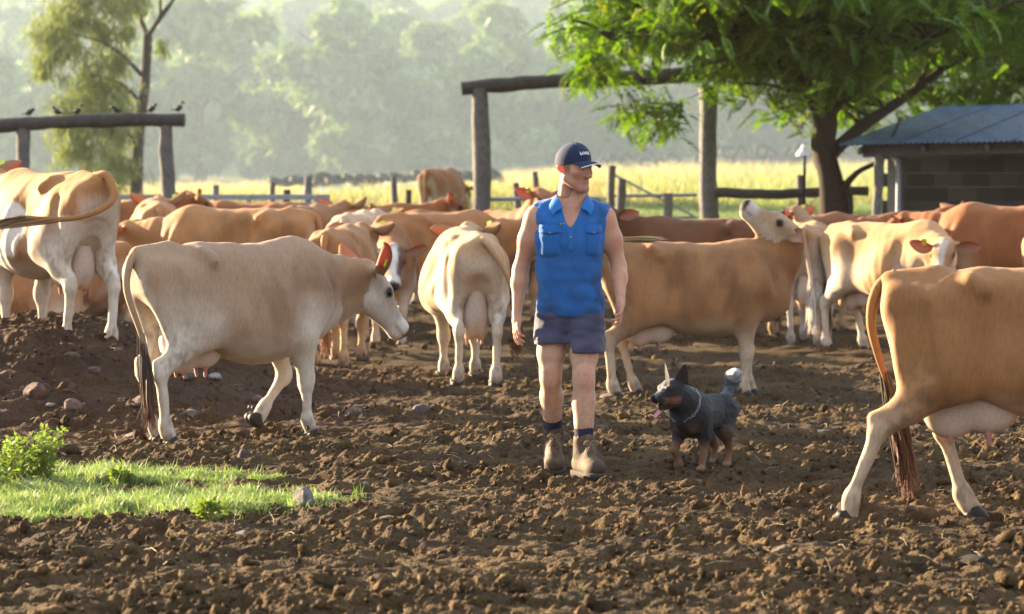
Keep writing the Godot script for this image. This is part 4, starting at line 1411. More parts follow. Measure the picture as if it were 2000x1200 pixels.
func build_shade_tree() -> void:
	var base := Vector3(4.38, land(4.38, -42.5) - 0.1, -42.5)
	var t := thing("shade_tree", "big leafy shade tree hanging over the log gateway and the shed", "tree", base)
	var rng := RandomNumberGenerator.new()
	rng.seed = 77
	var col := Color(0.085, 0.06, 0.045)
	var o := base
	var P := func(x: float, y: float, dz: float) -> Vector3: return Vector3(x, y, -42.5 + dz) - o
	var trunk := Mb.new()
	var fork: Vector3 = P.call(4.42, 2.75, 0.0)
	trunk.tube(curve([P.call(4.5, o.y - 0.1, 0), P.call(4.42, 1.5, 0.05), P.call(4.3, 2.1, 0.0), fork], 5), [0.30, 0.25, 0.225, 0.21, 0.2, 0.185, 0.18, 0.17, 0.17, 0.165, 0.165, 0.16, 0.16, 0.16, 0.16, 0.16], 11, [col], 0.12, 3)
	part("trunk", trunk.mesh(), M.bark, t)
	var limbs := [
		[[fork, P.call(4.35, 3.4, 0.2), P.call(4.25, 3.9, 0.4), P.call(4.6, 4.8, 0.5), P.call(4.9, 6.0, 0.6)], 0.15],
		[[P.call(4.33, 2.3, 0.0), P.call(3.9, 3.1, 0.6), P.call(3.2, 3.35, 1.0), P.call(2.3, 3.6, 1.5), P.call(1.3, 3.5, 2.0)], 0.11],
		[[fork, P.call(4.9, 3.6, -0.3), P.call(5.0, 4.3, -0.5), P.call(5.3, 5.2, -0.6), P.call(6.2, 6.2, -0.7)], 0.15],
		[[P.call(4.4, 2.0, 0.0), P.call(4.9, 2.4, -0.4), P.call(5.6, 2.85, -0.8), P.call(6.4, 3.4, -1.0), P.call(7.6, 3.7, -1.4)], 0.11],
		[[P.call(4.55, 1.5, 0.1), P.call(4.75, 1.75, 0.3), P.call(5.05, 1.95, 0.5), P.call(5.3, 2.5, 0.6)], 0.055],
		[[P.call(4.3, 3.7, 0.3), P.call(3.8, 4.3, 0.7), P.call(3.0, 4.8, 1.2), P.call(1.9, 4.9, 1.6)], 0.08],
		[[P.call(3.2, 3.35, 1.0), P.call(2.8, 4.1, 1.2), P.call(2.2, 4.6, 1.9)], 0.05],
		[[P.call(4.35, 3.2, 0.2), P.call(3.9, 3.9, 1.2), P.call(3.4, 4.2, 2.4)], 0.07],
		[[P.call(5.0, 4.3, -0.5), P.call(5.9, 4.5, 0.4), P.call(6.9, 4.7, 1.0)], 0.07],
		[[P.call(4.5, 2.7, 0.1), P.call(5.4, 3.4, 1.0), P.call(6.3, 3.9, 2.0)], 0.07]]
	var tips := []
	for l in limbs:
		var cp := curve(l[0], 5)
		var b := Mb.new()
		b.tube(cp, range(cp.size()).map(func(q): return lerpf(l[1], l[1] * 0.25, float(q) / (cp.size() - 1))), 8, [col], 0.1, 5)
		# twigs
		for q in range(2, cp.size()):
			for k in 3:
				var s: Vector3 = cp[q]
				var dir := Vector3(rng.randfn(), rng.randf_range(-0.1, 0.9), rng.randfn()).normalized()
				var ln := rng.randf_range(0.5, 1.4)
				var e := s + dir * ln
				if (e + o).y - ln * 0.25 < canopy_floor((e + o).x):
					continue
				var h := e + Vector3(dir.x, -0.4, dir.z).normalized() * ln * 0.5
				b.tube([s, s.lerp(e, 0.5) + Vector3(0, 0.06, 0), e, h], [0.03, 0.022, 0.014, 0.005], 4, [col], 0.0, 0, false)
				tips.append(e)
				tips.append(h)
				tips.append(s.lerp(e, 0.6))
		part("limb", b.mesh(), M.bark, t)
	# feathery fronds
	var fronds := []
	for k in 3:
		var b := Mb.new()
		var n := 11
		for q in n:
			var u := (q + 0.5) / n
			var y := -0.16 * u * u
			var c := Vector3(u * 0.42, y, 0)
			for s in [-1.0, 1.0]:
				var ln := 0.095 * sin(PI * (0.15 + 0.8 * u)) + 0.02
				var dir := Vector3(0.55, -0.25 + rng.randfn(0, 0.15), s).normalized()
				var w := Vector3(0.8, 0.1, -s * 0.4).normalized() * 0.026
				var g := Color(0.095, 0.17, 0.04).lerp(Color(0.19, 0.24, 0.06), rng.randf())
				var m := c + dir * ln * 0.5
				b.tri(c, m + w, c + dir * ln, g)
				b.tri(c, c + dir * ln, m - w, g)
		b.tri(Vector3(0, 0, -0.005), Vector3(0.42, -0.16, 0), Vector3(0, 0, 0.005), Color(0.10, 0.12, 0.03))
		fronds.append(b.mesh())
	var places := [[], [], []]
	var tints := [[], [], []]
	# fill the crown with further tips between the twigs
	for q in 1150:
		var a := rng.randf_range(0.75, 8.6)
		var low := 2.45 + 0.3 * sin(a * 2.3) + 1.05 * smoothstep(4.6, 5.4, a) + 0.35 * smoothstep(2.2, 1.2, a) - (0.3 if a > 2.2 and a < 4.8 else 0.0)
		var y := low + 3.8 * pow(rng.randf(), 1.15)
		var p := Vector3(a, y, -42.5 + rng.randf_range(-2.6, 3.6) * sin(PI * clampf((a - 0.2) / 8.8, 0.0, 1.0)) - (1.2 if a > 4.8 else 0.0))
		if noise_a.get_noise_3d(p.x * 1.5, p.y * 1.9, p.z * 0.8) < 0.08:
			continue
		tips.append(p - o)
	for q in 900:
		var p := Vector3(rng.randf_range(5.0, 10.2), 2.55 + 2.6 * rng.randf(), rng.randf_range(-49.5, -47.4))
		if noise_a.get_noise_3d(p.x * 1.5, p.y * 1.9, p.z * 0.8) > -0.15:
			tips.append(p - o)
	for tip in tips:
		var w: Vector3 = tip + o
		var floor_y := canopy_floor(w.x)
		if w.x < 0.65 + 0.25 * sin(w.y * 5.0) or w.x > 10.4 or (w.y < floor_y and w.z > -47.0) or (w.x < 2.1 and w.y > 2.75 and w.y < 3.1 and w.z > -43.5):
			continue
		var bright := rng.randf_range(0.75, 1.35)
		for q in 8:
			var k := rng.randi() % 3
			var yaw := rng.randf() * TAU
			var s := rng.randf_range(0.5, 0.95)
			var bs := Basis.from_euler(Vector3(rng.randfn(0, 0.4), yaw, rng.randf_range(-0.9, 0.3))) * Basis.from_scale(Vector3.ONE * s)
			places[k].append(Transform3D(bs, tip + Vector3(rng.randfn(0, 0.17), rng.randfn(0, 0.13), rng.randfn(0, 0.17))))
			var c := bright * rng.randf_range(0.8, 1.25)
			tints[k].append(Color(c * (1.6 if rng.randf() < 0.06 else 1.0), c * 1.05, c * 0.9))
	for k in 3:
		swarm("foliage", fronds[k], M.leaf, places[k], t, tints[k])

# ---------------------------------------------------------------- the gum tree on the left
func build_gum_tree() -> void:
	var d := 66.0
	var bx := -8.1
	var o := Vector3(bx, land(bx, -d) - 0.1, -d)
	var t := thing("gum_tree", "tall forked gum tree standing behind the left log gateway", "tree", o)
	var rng := RandomNumberGenerator.new()
	rng.seed = 31
	var P := func(px: float, py: float, dz: float) -> Vector3: return Vector3((px - 1000.0) * 0.011, 1.62 + (355.0 - py) * 0.011, -d + dz) - o
	var col := Color(0.13, 0.115, 0.10)
	var b := Mb.new()
	var tp := curve([Vector3(0.02, 0, 0), P.call(268, 330, 0), P.call(272, 250, 0), P.call(284, 170, 0), P.call(290, 70, 0)], 5)
	b.tube(tp, range(tp.size()).map(func(q): return lerpf(0.15, 0.10, float(q) / (tp.size() - 1))), 9, [col], 0.1, 4)
	part("trunk", b.mesh(), M.bark, t)
	var limbs := [[[P.call(290, 72, 0), P.call(318, 35, 0.2), P.call(350, -10, 0.3), P.call(380, -90, 0.5)], 0.07], [[P.call(290, 72, 0), P.call(275, 40, -0.2), P.call(255, -10, -0.3), P.call(235, -90, -0.2)], 0.075], [[P.call(318, 35, 0.2), P.call(320, -5, 0.4), P.call(330, -70, 0.5)], 0.04],
		[[P.call(280, 150, 0), P.call(245, 110, 0.4), P.call(205, 85, 0.6), P.call(150, 70, 0.5)], 0.05], [[P.call(276, 200, 0), P.call(240, 165, 0.3), P.call(190, 150, 0.8)], 0.045], [[P.call(262, -10, -0.3), P.call(215, -20, 0.2), P.call(160, 0, 0.4), P.call(110, 40, 0.5)], 0.05], [[P.call(270, 280, 0), P.call(230, 240, 0.5), P.call(190, 230, 0.9)], 0.04]]
	for l in limbs:
		b = Mb.new()
		var cp := curve(l[0], 4)
		b.tube(cp, range(cp.size()).map(func(q): return lerpf(l[1], l[1] * 0.3, float(q) / (cp.size() - 1))), 7, [col], 0.1, 2)
		part("limb", b.mesh(), M.bark, t)
	# drooping leaf sprays in clusters: [px, py, radius]
	var spray := Mb.new()
	for q in 22:
		var p := Vector3(rng.randfn(0, 0.09), -rng.randf() * 0.4, rng.randfn(0, 0.09))
		var e := p + Vector3(rng.randfn(0, 0.05), -0.16, rng.randfn(0, 0.05))
		var w := Vector3(rng.randfn(), 0, rng.randfn()).normalized() * 0.018
		spray.tri(p, p.lerp(e, 0.4) + w, e, Color(0.21, 0.24, 0.10).lerp(Color(0.30, 0.30, 0.13), rng.randf()))
		spray.tri(p, e, p.lerp(e, 0.4) - w, Color(0.21, 0.24, 0.10).lerp(Color(0.30, 0.30, 0.13), rng.randf()))
	var sm := spray.mesh()
	var places := []
	var tints := []
	for c in [[100, 75, 34], [140, 40, 40], [180, 15, 45], [90, 110, 22], [130, 80, 30], [205, 60, 35], [150, -20, 50], [225, -15, 40], [240, 120, 20], [185, 120, 38], [215, 150, 36], [180, 175, 40], [230, 195, 34], [150, 205, 34], [200, 225, 42], [165, 250, 40], [235, 255, 30], [150, 300, 36], [200, 300, 42], [240, 320, 30], [130, 250, 25], [215, 340, 34], [90, 135, 14], [265, 10, 26], [320, 90, 8], [255, 60, 16]]:
		var rad: float = c[2] * 0.011
		for q in int(c[2] * 1.1):
			var n := Vector3(rng.randfn(), rng.randfn() * 0.75, rng.randfn()) * 0.62
			places.append(Transform3D(Basis(Vector3.UP, rng.randf() * TAU).scaled(Vector3.ONE * rng.randf_range(0.6, 1.1)), P.call(c[0], c[1] - 14.0, 0.3) + n * rad))
			tints.append(Color.WHITE * rng.randf_range(0.8, 1.25))
	swarm("foliage", sm, M.gum, places, t, tints)

# ---------------------------------------------------------------- logs, gates, fences
func log_mesh(a: Vector3, b: Vector3, r0: float, r1: float, col: Color, sd: int, sides := 13, rings := 14) -> ArrayMesh:
	var m := Mb.new()
	var rng := RandomNumberGenerator.new()
	rng.seed = sd
	var p := []
	var r := []
	var cols := []
	var side := (b - a).cross(Vector3(0.3, 0.2, 1)).normalized()
	for q in rings + 1:
		var u := float(q) / rings
		p.append(a.lerp(b, u) + side * 0.018 * sin(u * 7.0 + sd) + Vector3(rng.randfn(0, 0.004), rng.randfn(0, 0.004), rng.randfn(0, 0.004)))
		r.append(lerpf(r0, r1, u) * (1.0 + rng.randfn(0, 0.03)))
		var k := rng.randf_range(0.85, 1.12)
		cols.append(Color(col.r * k, col.g * k, col.b * k))
	m.tube(p, r, sides, cols, 0.10, sd)
	return m.mesh()

func post(x: float, d: float, top: float, r: float, label: String, group := "", col := Color(0.24, 0.22, 0.20), lean := 0.0, sd := 1) -> MeshInstance3D:
	var g := land(x, -d)
	var o := part("fence_post", log_mesh(Vector3(0, -0.2, 0), Vector3(lean, top - g, 0), r * 1.05, r * 0.95, col, sd, 9, 7), M.log, self, Transform3D(Basis.IDENTITY, Vector3(x, g, -d)))
	tag(o, label, "fence post", group)
	return o

func build_gates_and_fences() -> void:
	var grey := Color(0.26, 0.24, 0.23)
	var dark := Color(0.12, 0.105, 0.095)
	# right gateway: posts at 45 m
	var g := thing("log_gateway", "log gateway of two grey posts and a cross beam behind the man", "gateway", Vector3(-0.47, land(-0.47, -45.0), -45.0))
	var y0 := g.position.y
	part("post", log_mesh(Vector3(0, -0.3, 0), Vector3(0.02, 2.98 - y0, 0), 0.135, 0.125, grey, 4), M.log, g)
	part("post", log_mesh(Vector3(3.38, -0.3, 0.1), Vector3(3.33, 2.98 - y0, 0.1), 0.145, 0.13, grey.lightened(0.1), 7), M.log, g)
	part("beam", log_mesh(Vector3(-0.27, 2.985 - y0, 0), Vector3(3.75, 3.24 - y0, 0.05), 0.10, 0.12, dark, 9, 13, 22), M.beam, g)
	# left gateway
	g = thing("log_gateway", "log gateway with small birds on its beam at the left edge", "gateway", Vector3(-7.15, land(-7.15, -45.0), -45.0))
	y0 = g.position.y
	part("post", log_mesh(Vector3(0, -0.3, 0), Vector3(-0.02, 2.45 - y0, 0), 0.115, 0.10, grey, 14), M.log, g)
	part("post", log_mesh(Vector3(2.13, -0.3, 0), Vector3(2.10, 2.45 - y0, 0), 0.125, 0.10, grey, 17), M.log, g)
	part("beam", log_mesh(Vector3(-1.2, 2.43 - y0, 0), Vector3(2.36, 2.53 - y0, 0.05), 0.10, 0.10, dark, 19, 13, 22), M.beam, g)
	# top rail right of the gateway and its stumps
	g = thing("log_rail", "weathered log rail running from the gateway to the shed", "fence", Vector3(2.93, land(2.93, -44.4), -44.4))
	y0 = g.position.y
	part("rail", log_mesh(Vector3(0, 1.445 - y0, 0), Vector3(2.2, 1.47 - y0, 0.2), 0.075, 0.07, dark.lightened(0.05), 24), M.beam, g)
	part("stump", log_mesh(Vector3(1.78, -0.2, 0.05), Vector3(1.78, 1.62 - y0, -0.05), 0.19, 0.2, grey, 28), M.log, g)
	part("post", log_mesh(Vector3(1.24, -0.2, -0.15), Vector3(1.24, 1.72 - y0, -0.15), 0.06, 0.06, grey, 27), M.log, g)
	# steel gate left of the right post
	g = thing("steel_gate", "grey pipe gate between the right log post and the man", "gate", Vector3(1.35, land(1.35, -46.5), -46.5))
	y0 = g.position.y
	var b := Mb.new()
	b.tube([Vector3(0.2, 1.40 - y0, 0), Vector3(1.45, 1.42 - y0, 0)], [0.026, 0.026], 8, [Color.WHITE])
	part("rail", b.mesh(), M.pipe, g)
	b = Mb.new()
	b.tube([Vector3(0.2, 1.06 - y0, 0), Vector3(1.45, 1.08 - y0, 0)], [0.022, 0.022], 8, [Color.WHITE])
	part("rail", b.mesh(), M.pipe, g)
	for q in [[Vector3(0.2, 1.72 - y0, 0), Vector3(1.4, 1.1 - y0, 0)], [Vector3(0.2, 1.4 - y0, 0.0), Vector3(-0.5, 1.2 - y0, 0.0)]]:
		b = Mb.new()
		b.tube(q, [0.018, 0.018], 7, [Color.WHITE])
		part("brace", b.mesh(), M.pipe, g)
	post(1.51, 46.4, 1.86, 0.06, "taller of two posts beside the pipe gate", "", grey, 0.0, 31)
	post(1.63, 46.0, 1.66, 0.07, "shorter split post right beside the taller gate post", "", grey, 0.0, 32)
	post(2.28, 45.6, 1.45, 0.07, "thick short post under the pipe gate's rail", "", grey.lightened(0.15), 0.03, 33)
	# posts between the gateways
	post(0.42, 48.0, 1.78, 0.05, "thin leaning post just left of the man's cap", "", grey, -0.06, 34)
	post(0.08, 47.0, 1.60, 0.055, "short post between the gateway and the man", "", grey, 0.0, 35)
	post(-4.45, 46.0, 1.57, 0.055, "grey post right of the left gateway", "", grey.lightened(0.1), 0.03, 36)
	post(-4.2, 54.0, 1.6, 0.055, "far grey post standing in dry grass left of centre", "", grey, 0.0, 37)
	post(-3.4, 46.0, 1.50, 0.06, "dark post beside the low rails, left of centre", "", dark, 0.02, 38)
	post(-3.1, 46.5, 1.68, 0.06, "tall pale post at the end of the low rails", "", grey.lightened(0.15), 0.0, 39)
	post(-2.83, 46.0, 1.38, 0.06, "short dark post right of the pale one", "", dark, 0.0, 40)
	post(-1.82, 47.5, 1.70, 0.05, "slim post in front of the silage sheet", "", grey, 0.0, 41)
	post(-1.53, 46.0, 1.50, 0.05, "dark short post right of the silage sheet", "", dark, 0.0, 42)
	# low rails at the back left
	g = thing("low_rail_fence", "low grey steel rail fence behind the herd at the left", "fence", Vector3(-6.0, land(-6.0, -45.6), -45.6))
	y0 = g.position.y
	for q in [[1.39, 0.05], [1.27, 0.05], [1.10, 0.045]]:
		b = Mb.new()
		b.box(Vector3(1.6, q[0] - y0, 0), Vector3(3.4, q[1] * 1.6, 0.05), Color.WHITE, Basis.IDENTITY, 0.008)
		part("rail", b.mesh(), M.pipe, g)
	for q in 4:
		b = Mb.new()
		b.box(Vector3(0.1 + q * 1.0, (1.43 - y0) * 0.5, 0.06), Vector3(0.07, 1.43 - y0, 0.06), Color.WHITE, Basis.IDENTITY, 0.008)
		part("post", b.mesh(), M.pipe, g)
	g = thing("low_rail_fence", "low pipe rail behind the herd between the gateway and the man", "fence", Vector3(-0.4, land(-0.4, -45.2), -45.2))
	y0 = g.position.y
	for q in [1.36, 1.1]:
		b = Mb.new()
		b.tube([Vector3(0, q - y0, 0), Vector3(1.7, q + 0.01 - y0, 0)], [0.03, 0.03], 8, [Color.WHITE])
		part("rail", b.mesh(), M.pipe, g)
	# birds on the left beam
	var k := 0
	var where := ["farthest left on the left beam", "second from the left on the left beam", "third from the left, upright on the beam", "fourth from the left, hunched mid beam", "fifth from the left, leaning forward on the beam", "perched on the right end of the beam"]
	for px: float in [58.0, 113.0, 152.0, 228.0, 297.0, 350.0]:
		var x := (px - 1000.0) / 6000.0 * 45.0
		var u := (x + 8.35) / 3.56
		bird(Vector3(x, lerpf(2.43, 2.53, u) + 0.10, -45.0), [1, -1, 1, -1, 1, 1][k], "small dark bird, " + where[k], k)
		k += 1

func bird(at: Vector3, way: float, label: String, sd: int) -> void:
	var t := thing("bird", label, "bird", at, 0.0 if way > 0 else 180.0, "small birds on the beam")
	var f := Field.new(Vector3(-0.13, -0.005, -0.05), Vector3(0.12, 0.16, 0.05), 0.0075)
	var up := 0.02 * (sd % 3)
	f.ball(Vector3(0, 0.065, 0), Vector3(0.062, 0.04, 0.036), 0.02, 1, Basis(Vector3(0, 0, 1), 0.45 + up * 6.0))
	f.ball(Vector3(0.055, 0.108 + up, 0), Vector3(0.026, 0.024, 0.022), 0.02, 1)
	f.cone(Vector3(0.07, 0.106 + up, 0), 0.009, Vector3(0.10, 0.102 + up, 0), 0.003, 0.01, 2)
	f.cone(Vector3(-0.05, 0.05, 0), 0.016, Vector3(-0.12, 0.035, 0), 0.012, 0.015, 1, Vector3(1, 1.6, 1))
	var r := f.net()
	var cols := PackedColorArray()
	for q in r.v.size():
		cols.append(Color(0.02, 0.02, 0.025) if r.t[q] == 1 else Color(0.10, 0.08, 0.05))
	part("body", net_mesh(r, cols), M.feather, t)
	var b := Mb.new()
	for s in [-1.0, 1.0]:
		b.tube([Vector3(0.0, 0.04, 0.012 * s), Vector3(0.008, 0.0, 0.014 * s)], [0.003, 0.003], 5, [Color(0.08, 0.06, 0.04)])
	part("legs", b.mesh(), M.feather, t)

# ---------------------------------------------------------------- shed
func build_shed() -> void:
	# origin at the left front post; u runs along the front to the right, w to the back
	var o := Vector3(4.95, land(4.95, -41.4) - 0.05, -41.4)
	var t := thing("shed", "open cattle shed of concrete blocks under a blue grey iron roof", "shed", o)
	var u := Vector3(0.955, 0, 0.29)
	var w := Vector3(0.29, 0, -0.955)
	var B := Basis(u, Vector3.UP, -w)
	var at := func(a: float, y: float, c: float) -> Vector3: return u * a + w * c + Vector3(0, y - o.y, 0)
	# corrugated sheets, each a part
	var n := 9
	for s in n:
		var b := Mb.new()
		var top := []
		var x0 := -0.48 + s * 0.762
		var lift := 0.004 * (s % 2)
		var ridge := 11
		for q in ridge * 6 + 1:
			var a := x0 + 0.79 * q / (ridge * 6.0)
			var row := []
			for k in 6:
				var v := k / 5.0
				row.append(at.call(a + 0.5 * v, 2.115 + 0.055 * a * 0.35 + 0.64 * v + 0.016 * cos(TAU * q / 6.0) + lift, -0.42 + 5.6 * v))
			top.append(row)
		b.skin(top, [Color.WHITE], true)
		var under := []
		for row in top:
			var r2 := []
			for p in row:
				r2.append(p - Vector3(0, 0.003, 0))
			under.append(r2)
		b.skin(under, [Color.WHITE], false)
		part("roof_sheet", b.mesh(), M.iron, t)
	var wood := Color(0.20, 0.18, 0.165)
	var b := Mb.new()
	var p0: Vector3 = at.call(-0.2, 2.03, -0.1)
	var p1: Vector3 = at.call(6.2, 2.15, -0.1)
	b.box((p0 + p1) * 0.5, Vector3(6.4, 0.17, 0.07), wood, Basis((p1 - p0).normalized(), Vector3.UP, -w), 0.01)
	part("fascia_beam", b.mesh(), M.beam, t)
	for q in 8:
		b = Mb.new()
		var a := -0.2 + q * 0.85
		var r0: Vector3 = at.call(a, 2.03 + 0.019 * a, -0.38)
		var r1: Vector3 = at.call(a + 0.48, 2.62 + 0.019 * a, 5.0)
		var dir := (r1 - r0).normalized()
		b.box((r0 + r1) * 0.5, Vector3(0.05, 0.09, (r1 - r0).length()), wood * 0.8, Basis(dir.cross(Vector3.UP).normalized() * -1.0, dir.cross(dir.cross(Vector3.UP)).normalized() * -1.0, dir) if false else Basis.looking_at(dir, Vector3.UP), 0.008)
		part("rafter", b.mesh(), M.beam, t)
	part("post", log_mesh(at.call(0.0, o.y - 0.2, -0.1), at.call(0.0, 1.98, -0.1), 0.075, 0.065, Color(0.3, 0.28, 0.26), 51), M.log, t)
	part("post", log_mesh(at.call(3.1, o.y - 0.2, -0.1), at.call(3.1, 2.02, -0.1), 0.075, 0.065, Color(0.3, 0.28, 0.26), 52), M.log, t)
	# back wall and left return of blocks
	var rng := RandomNumberGenerator.new()
	rng.seed = 6
	var bm := []
	for k in 4:
		b = Mb.new()
		var c: Color = Color(0.17, 0.167, 0.164) * [0.8, 0.95, 1.15, 1.35][k]
		b.box(Vector3.ZERO, Vector3(0.399, 0.199, 0.19), c, Basis.IDENTITY, 0.008)
		bm.append(b.mesh())
	var half := Mb.new()
	half.box(Vector3.ZERO, Vector3(0.19, 0.199, 0.188), Color(0.36, 0.35, 0.34), Basis.IDENTITY, 0.008)
	var hm := half.mesh()
	var g: float = o.y
	for row in 12:
		var y := g + 0.1 + row * 0.2
		for q in 18:
			var a := -0.38 + q * 0.4 + (0.2 if row % 2 else 0.0)
			# three blocks have gaps beside them where daylight comes through
			if (row == 5 and q == 1) or (row == 6 and q == 0):
				a += 0.035
			part("block", bm[rng.randi() % 4], M.block, t, Transform3D(B, at.call(a, y, 3.4)))
		if row < 10:
			part("block", hm, M.block, t, Transform3D(B, at.call(0.14, y, 0.45)))
	b = Mb.new()
	b.box(at.call(0.14, g + 0.05, 0.45), Vector3(0.26, 0.12, 0.26), Color(0.3, 0.3, 0.29), B, 0.008)
	part("pier_footing", b.mesh(), M.block, t)
	b = Mb.new()
	var e0: Vector3 = at.call(6.6, 1.3, 1.6)
	b.box(e0, Vector3(0.15, 2.0, 5.0), Color(0.25, 0.24, 0.23), B)
	part("end_wall", b.mesh(), M.block, t)
	b = Mb.new()
	b.tube([at.call(0.12, 2.03, -0.1), at.call(0.24, 1.9, 0.0), at.call(0.26, 1.6, 0.0), at.call(0.25, g, 0.0)], [0.035, 0.035, 0.035, 0.035], 8, [Color.WHITE])
	part("downpipe", b.mesh(), M.pipe, t)

# ---------------------------------------------------------------- silage cover and tyres
func build_silage() -> void:
	var o := Vector3(-3.4, land(-3.4, -86.0), -86.0)
	var b := Mb.new()
	var rows := []
	for q in 24:
		var row := []
		for k in 12:
			var v := k / 11.0
			var x := -3.4 + 6.0 * q / 23.0
			row.append(Vector3(x, 0.75 * smoothstep(0.0, 0.5, v) * smoothstep(0.0, 0.25, q / 23.0) * (1.0 - smoothstep(0.9, 1.0, q / 23.0)) * (1.0 - 0.3 * v) + 0.03 * noise_b.get_noise_2d(x * 2.0, v * 5.0) - 0.05, 2.6 - 6.0 * v))
		rows.append(row)
	b.skin(rows, [Color.WHITE], true)
	var s := part("silage_sheet", b.mesh(), M.sheet, self, Transform3D(Basis.IDENTITY, o))
	tag(s, "pale green plastic sheet over the silage heap behind the herd", "silage cover")
	var ty := Mb.new()
	var prof := []
	for q in 15:
		var a := TAU * q / 14.0
		prof.append([0.235 - 0.085 * cos(a) * -1.0, 0.075 * -sin(a)])
	ty.lathe(prof, 20, Color.WHITE)
	var tm := ty.mesh()
	var rng := RandomNumberGenerator.new()
	rng.seed = 3
	var n := 0
	for q in 19:
		var x := -3.1 + q * 0.335 + rng.randfn(0, 0.04)
		var p := o + Vector3(x, 0.60 + 0.010 * q + rng.randfn(0, 0.02), 0.3)
		var t := part("tyre", tm, M.rubber, self, Transform3D(Basis.from_euler(Vector3(0.42 + rng.randfn(0, 0.2), rng.randf(), rng.randfn(0, 0.12))), p))
		tag(t, "old black tyre in the long row holding down the silage sheet", "tyre", "tyres in a row along the silage sheet")
	for q in 6:
		var p := o + Vector3(-1.1 + q * 0.2, 0.02 + q * 0.045, 1.9 - q * 0.22)
		var t := part("tyre", tm, M.rubber, self, Transform3D(Basis.from_euler(Vector3(0.7, rng.randf(), 0.1)), p))
		tag(t, "old black tyre in the short slanting row down the silage sheet's slope", "tyre", "tyres in a slanting row down the silage sheet")
	for q in 20:
		var x := 2.2 + q * 0.5 + rng.randfn(0, 0.08)
		if x > 5.9 and x < 6.3:
			continue
		var z := -108.0 + rng.randfn(0, 0.4)
		var p := Vector3(x, land(x, z) + 0.62 + rng.randfn(0, 0.07) + (0.22 if q > 9 else 0.0), z)
		var t := part("tyre", tm, M.rubber, self, Transform3D(Basis.from_euler(Vector3(1.1 + rng.randfn(0, 0.4), rng.randf(), 0.2)), p))
		tag(t, "old tyre in the far heap across the pasture behind the right gateway", "tyre", "tyres in the far heap across the pasture")
	b = Mb.new()
	var rr := []
	for q in 30:
		var row := []
		for k in 9:
			var v := k / 8.0 * 2.0 - 1.0
			var x := 1.6 + 11.0 * q / 29.0
			row.append(Vector3(x, land(x, -108.0) - 0.1 + (0.65 + 0.25 * smoothstep(6.0, 8.0, x)) * (1.0 - v * v) + 0.08 * noise_b.get_noise_2d(x * 2.0, v), -108.3 - v * 1.6))
		rr.append(row)
	b.skin(rr, [Color(0.13, 0.10, 0.075)], false)
	tag(part("earth_bank", b.mesh(), M.mud), "low brown earth bank with tyres across the pasture on the right", "earth bank")

# ---------------------------------------------------------------- the man
# tall shapes are built lying along x (x = height, y = forward, z = sideways) and stood up afterwards
func lay(v: Vector3) -> Vector3:
	return Vector3(v.y, v.z, v.x)

func stand(r: Dictionary) -> Dictionary:
	var v: PackedVector3Array = r.v
	var n: PackedVector3Array = r.n
	for q in v.size():
		v[q] = Vector3(v[q].z, v[q].x, v[q].y)
		n[q] = Vector3(n[q].z, n[q].x, n[q].y)
	r.v = v
	r.n = n
	return r

# height: front, back, half width, squareness
const SHIRT := [[0.875, 0.118, -0.115, 0.193, 0.35, 0.0, 0.0], [0.93, 0.126, -0.118, 0.190, 0.35, 0.0, 0.0], [1.05, 0.128, -0.12, 0.183, 0.3, 0.0, 0.0], [1.2, 0.136, -0.125, 0.192, 0.3, 0.0, 0.0], [1.32, 0.140, -0.13, 0.207, 0.3, 0.0, 0.0], [1.40, 0.125, -0.125, 0.204, 0.35, 0.0, 0.0], [1.455, 0.092, -0.112, 0.204, 0.3, 0.0, 0.0], [1.487, 0.062, -0.095, 0.195, 0.2, 0.0, 0.0], [1.508, 0.042, -0.08, 0.15, 0.1, 0.0, 0.0], [1.53, 0.03, -0.07, 0.085, 0.0, 0.0, 0.0], [1.545, 0.0, -0.05, 0.03, 0.0, 0.0, 0.0]]

func shirt_z(x: float, y: float) -> float:
	var s := 0
	while s < SHIRT.size() - 2 and y > SHIRT[s + 1][0]:
		s += 1
	var u: float = clampf((y - SHIRT[s][0]) / (SHIRT[s + 1][0] - SHIRT[s][0]), 0, 1)
	var front: float = lerpf(SHIRT[s][1], SHIRT[s + 1][1], u)
	var back: float = lerpf(SHIRT[s][2], SHIRT[s + 1][2], u)
	var hw: float = lerpf(SHIRT[s][3], SHIRT[s + 1][3], u)
	var z := clampf(absf(x) / hw, 0.0, 0.98)
	var e := sqrt(1.0 - z * z)
	var e4 := sqrt(sqrt(1.0 - z * z * z * z))
	return (front + back) * 0.5 + (front - back) * 0.5 * lerpf(e, e4, 0.3)

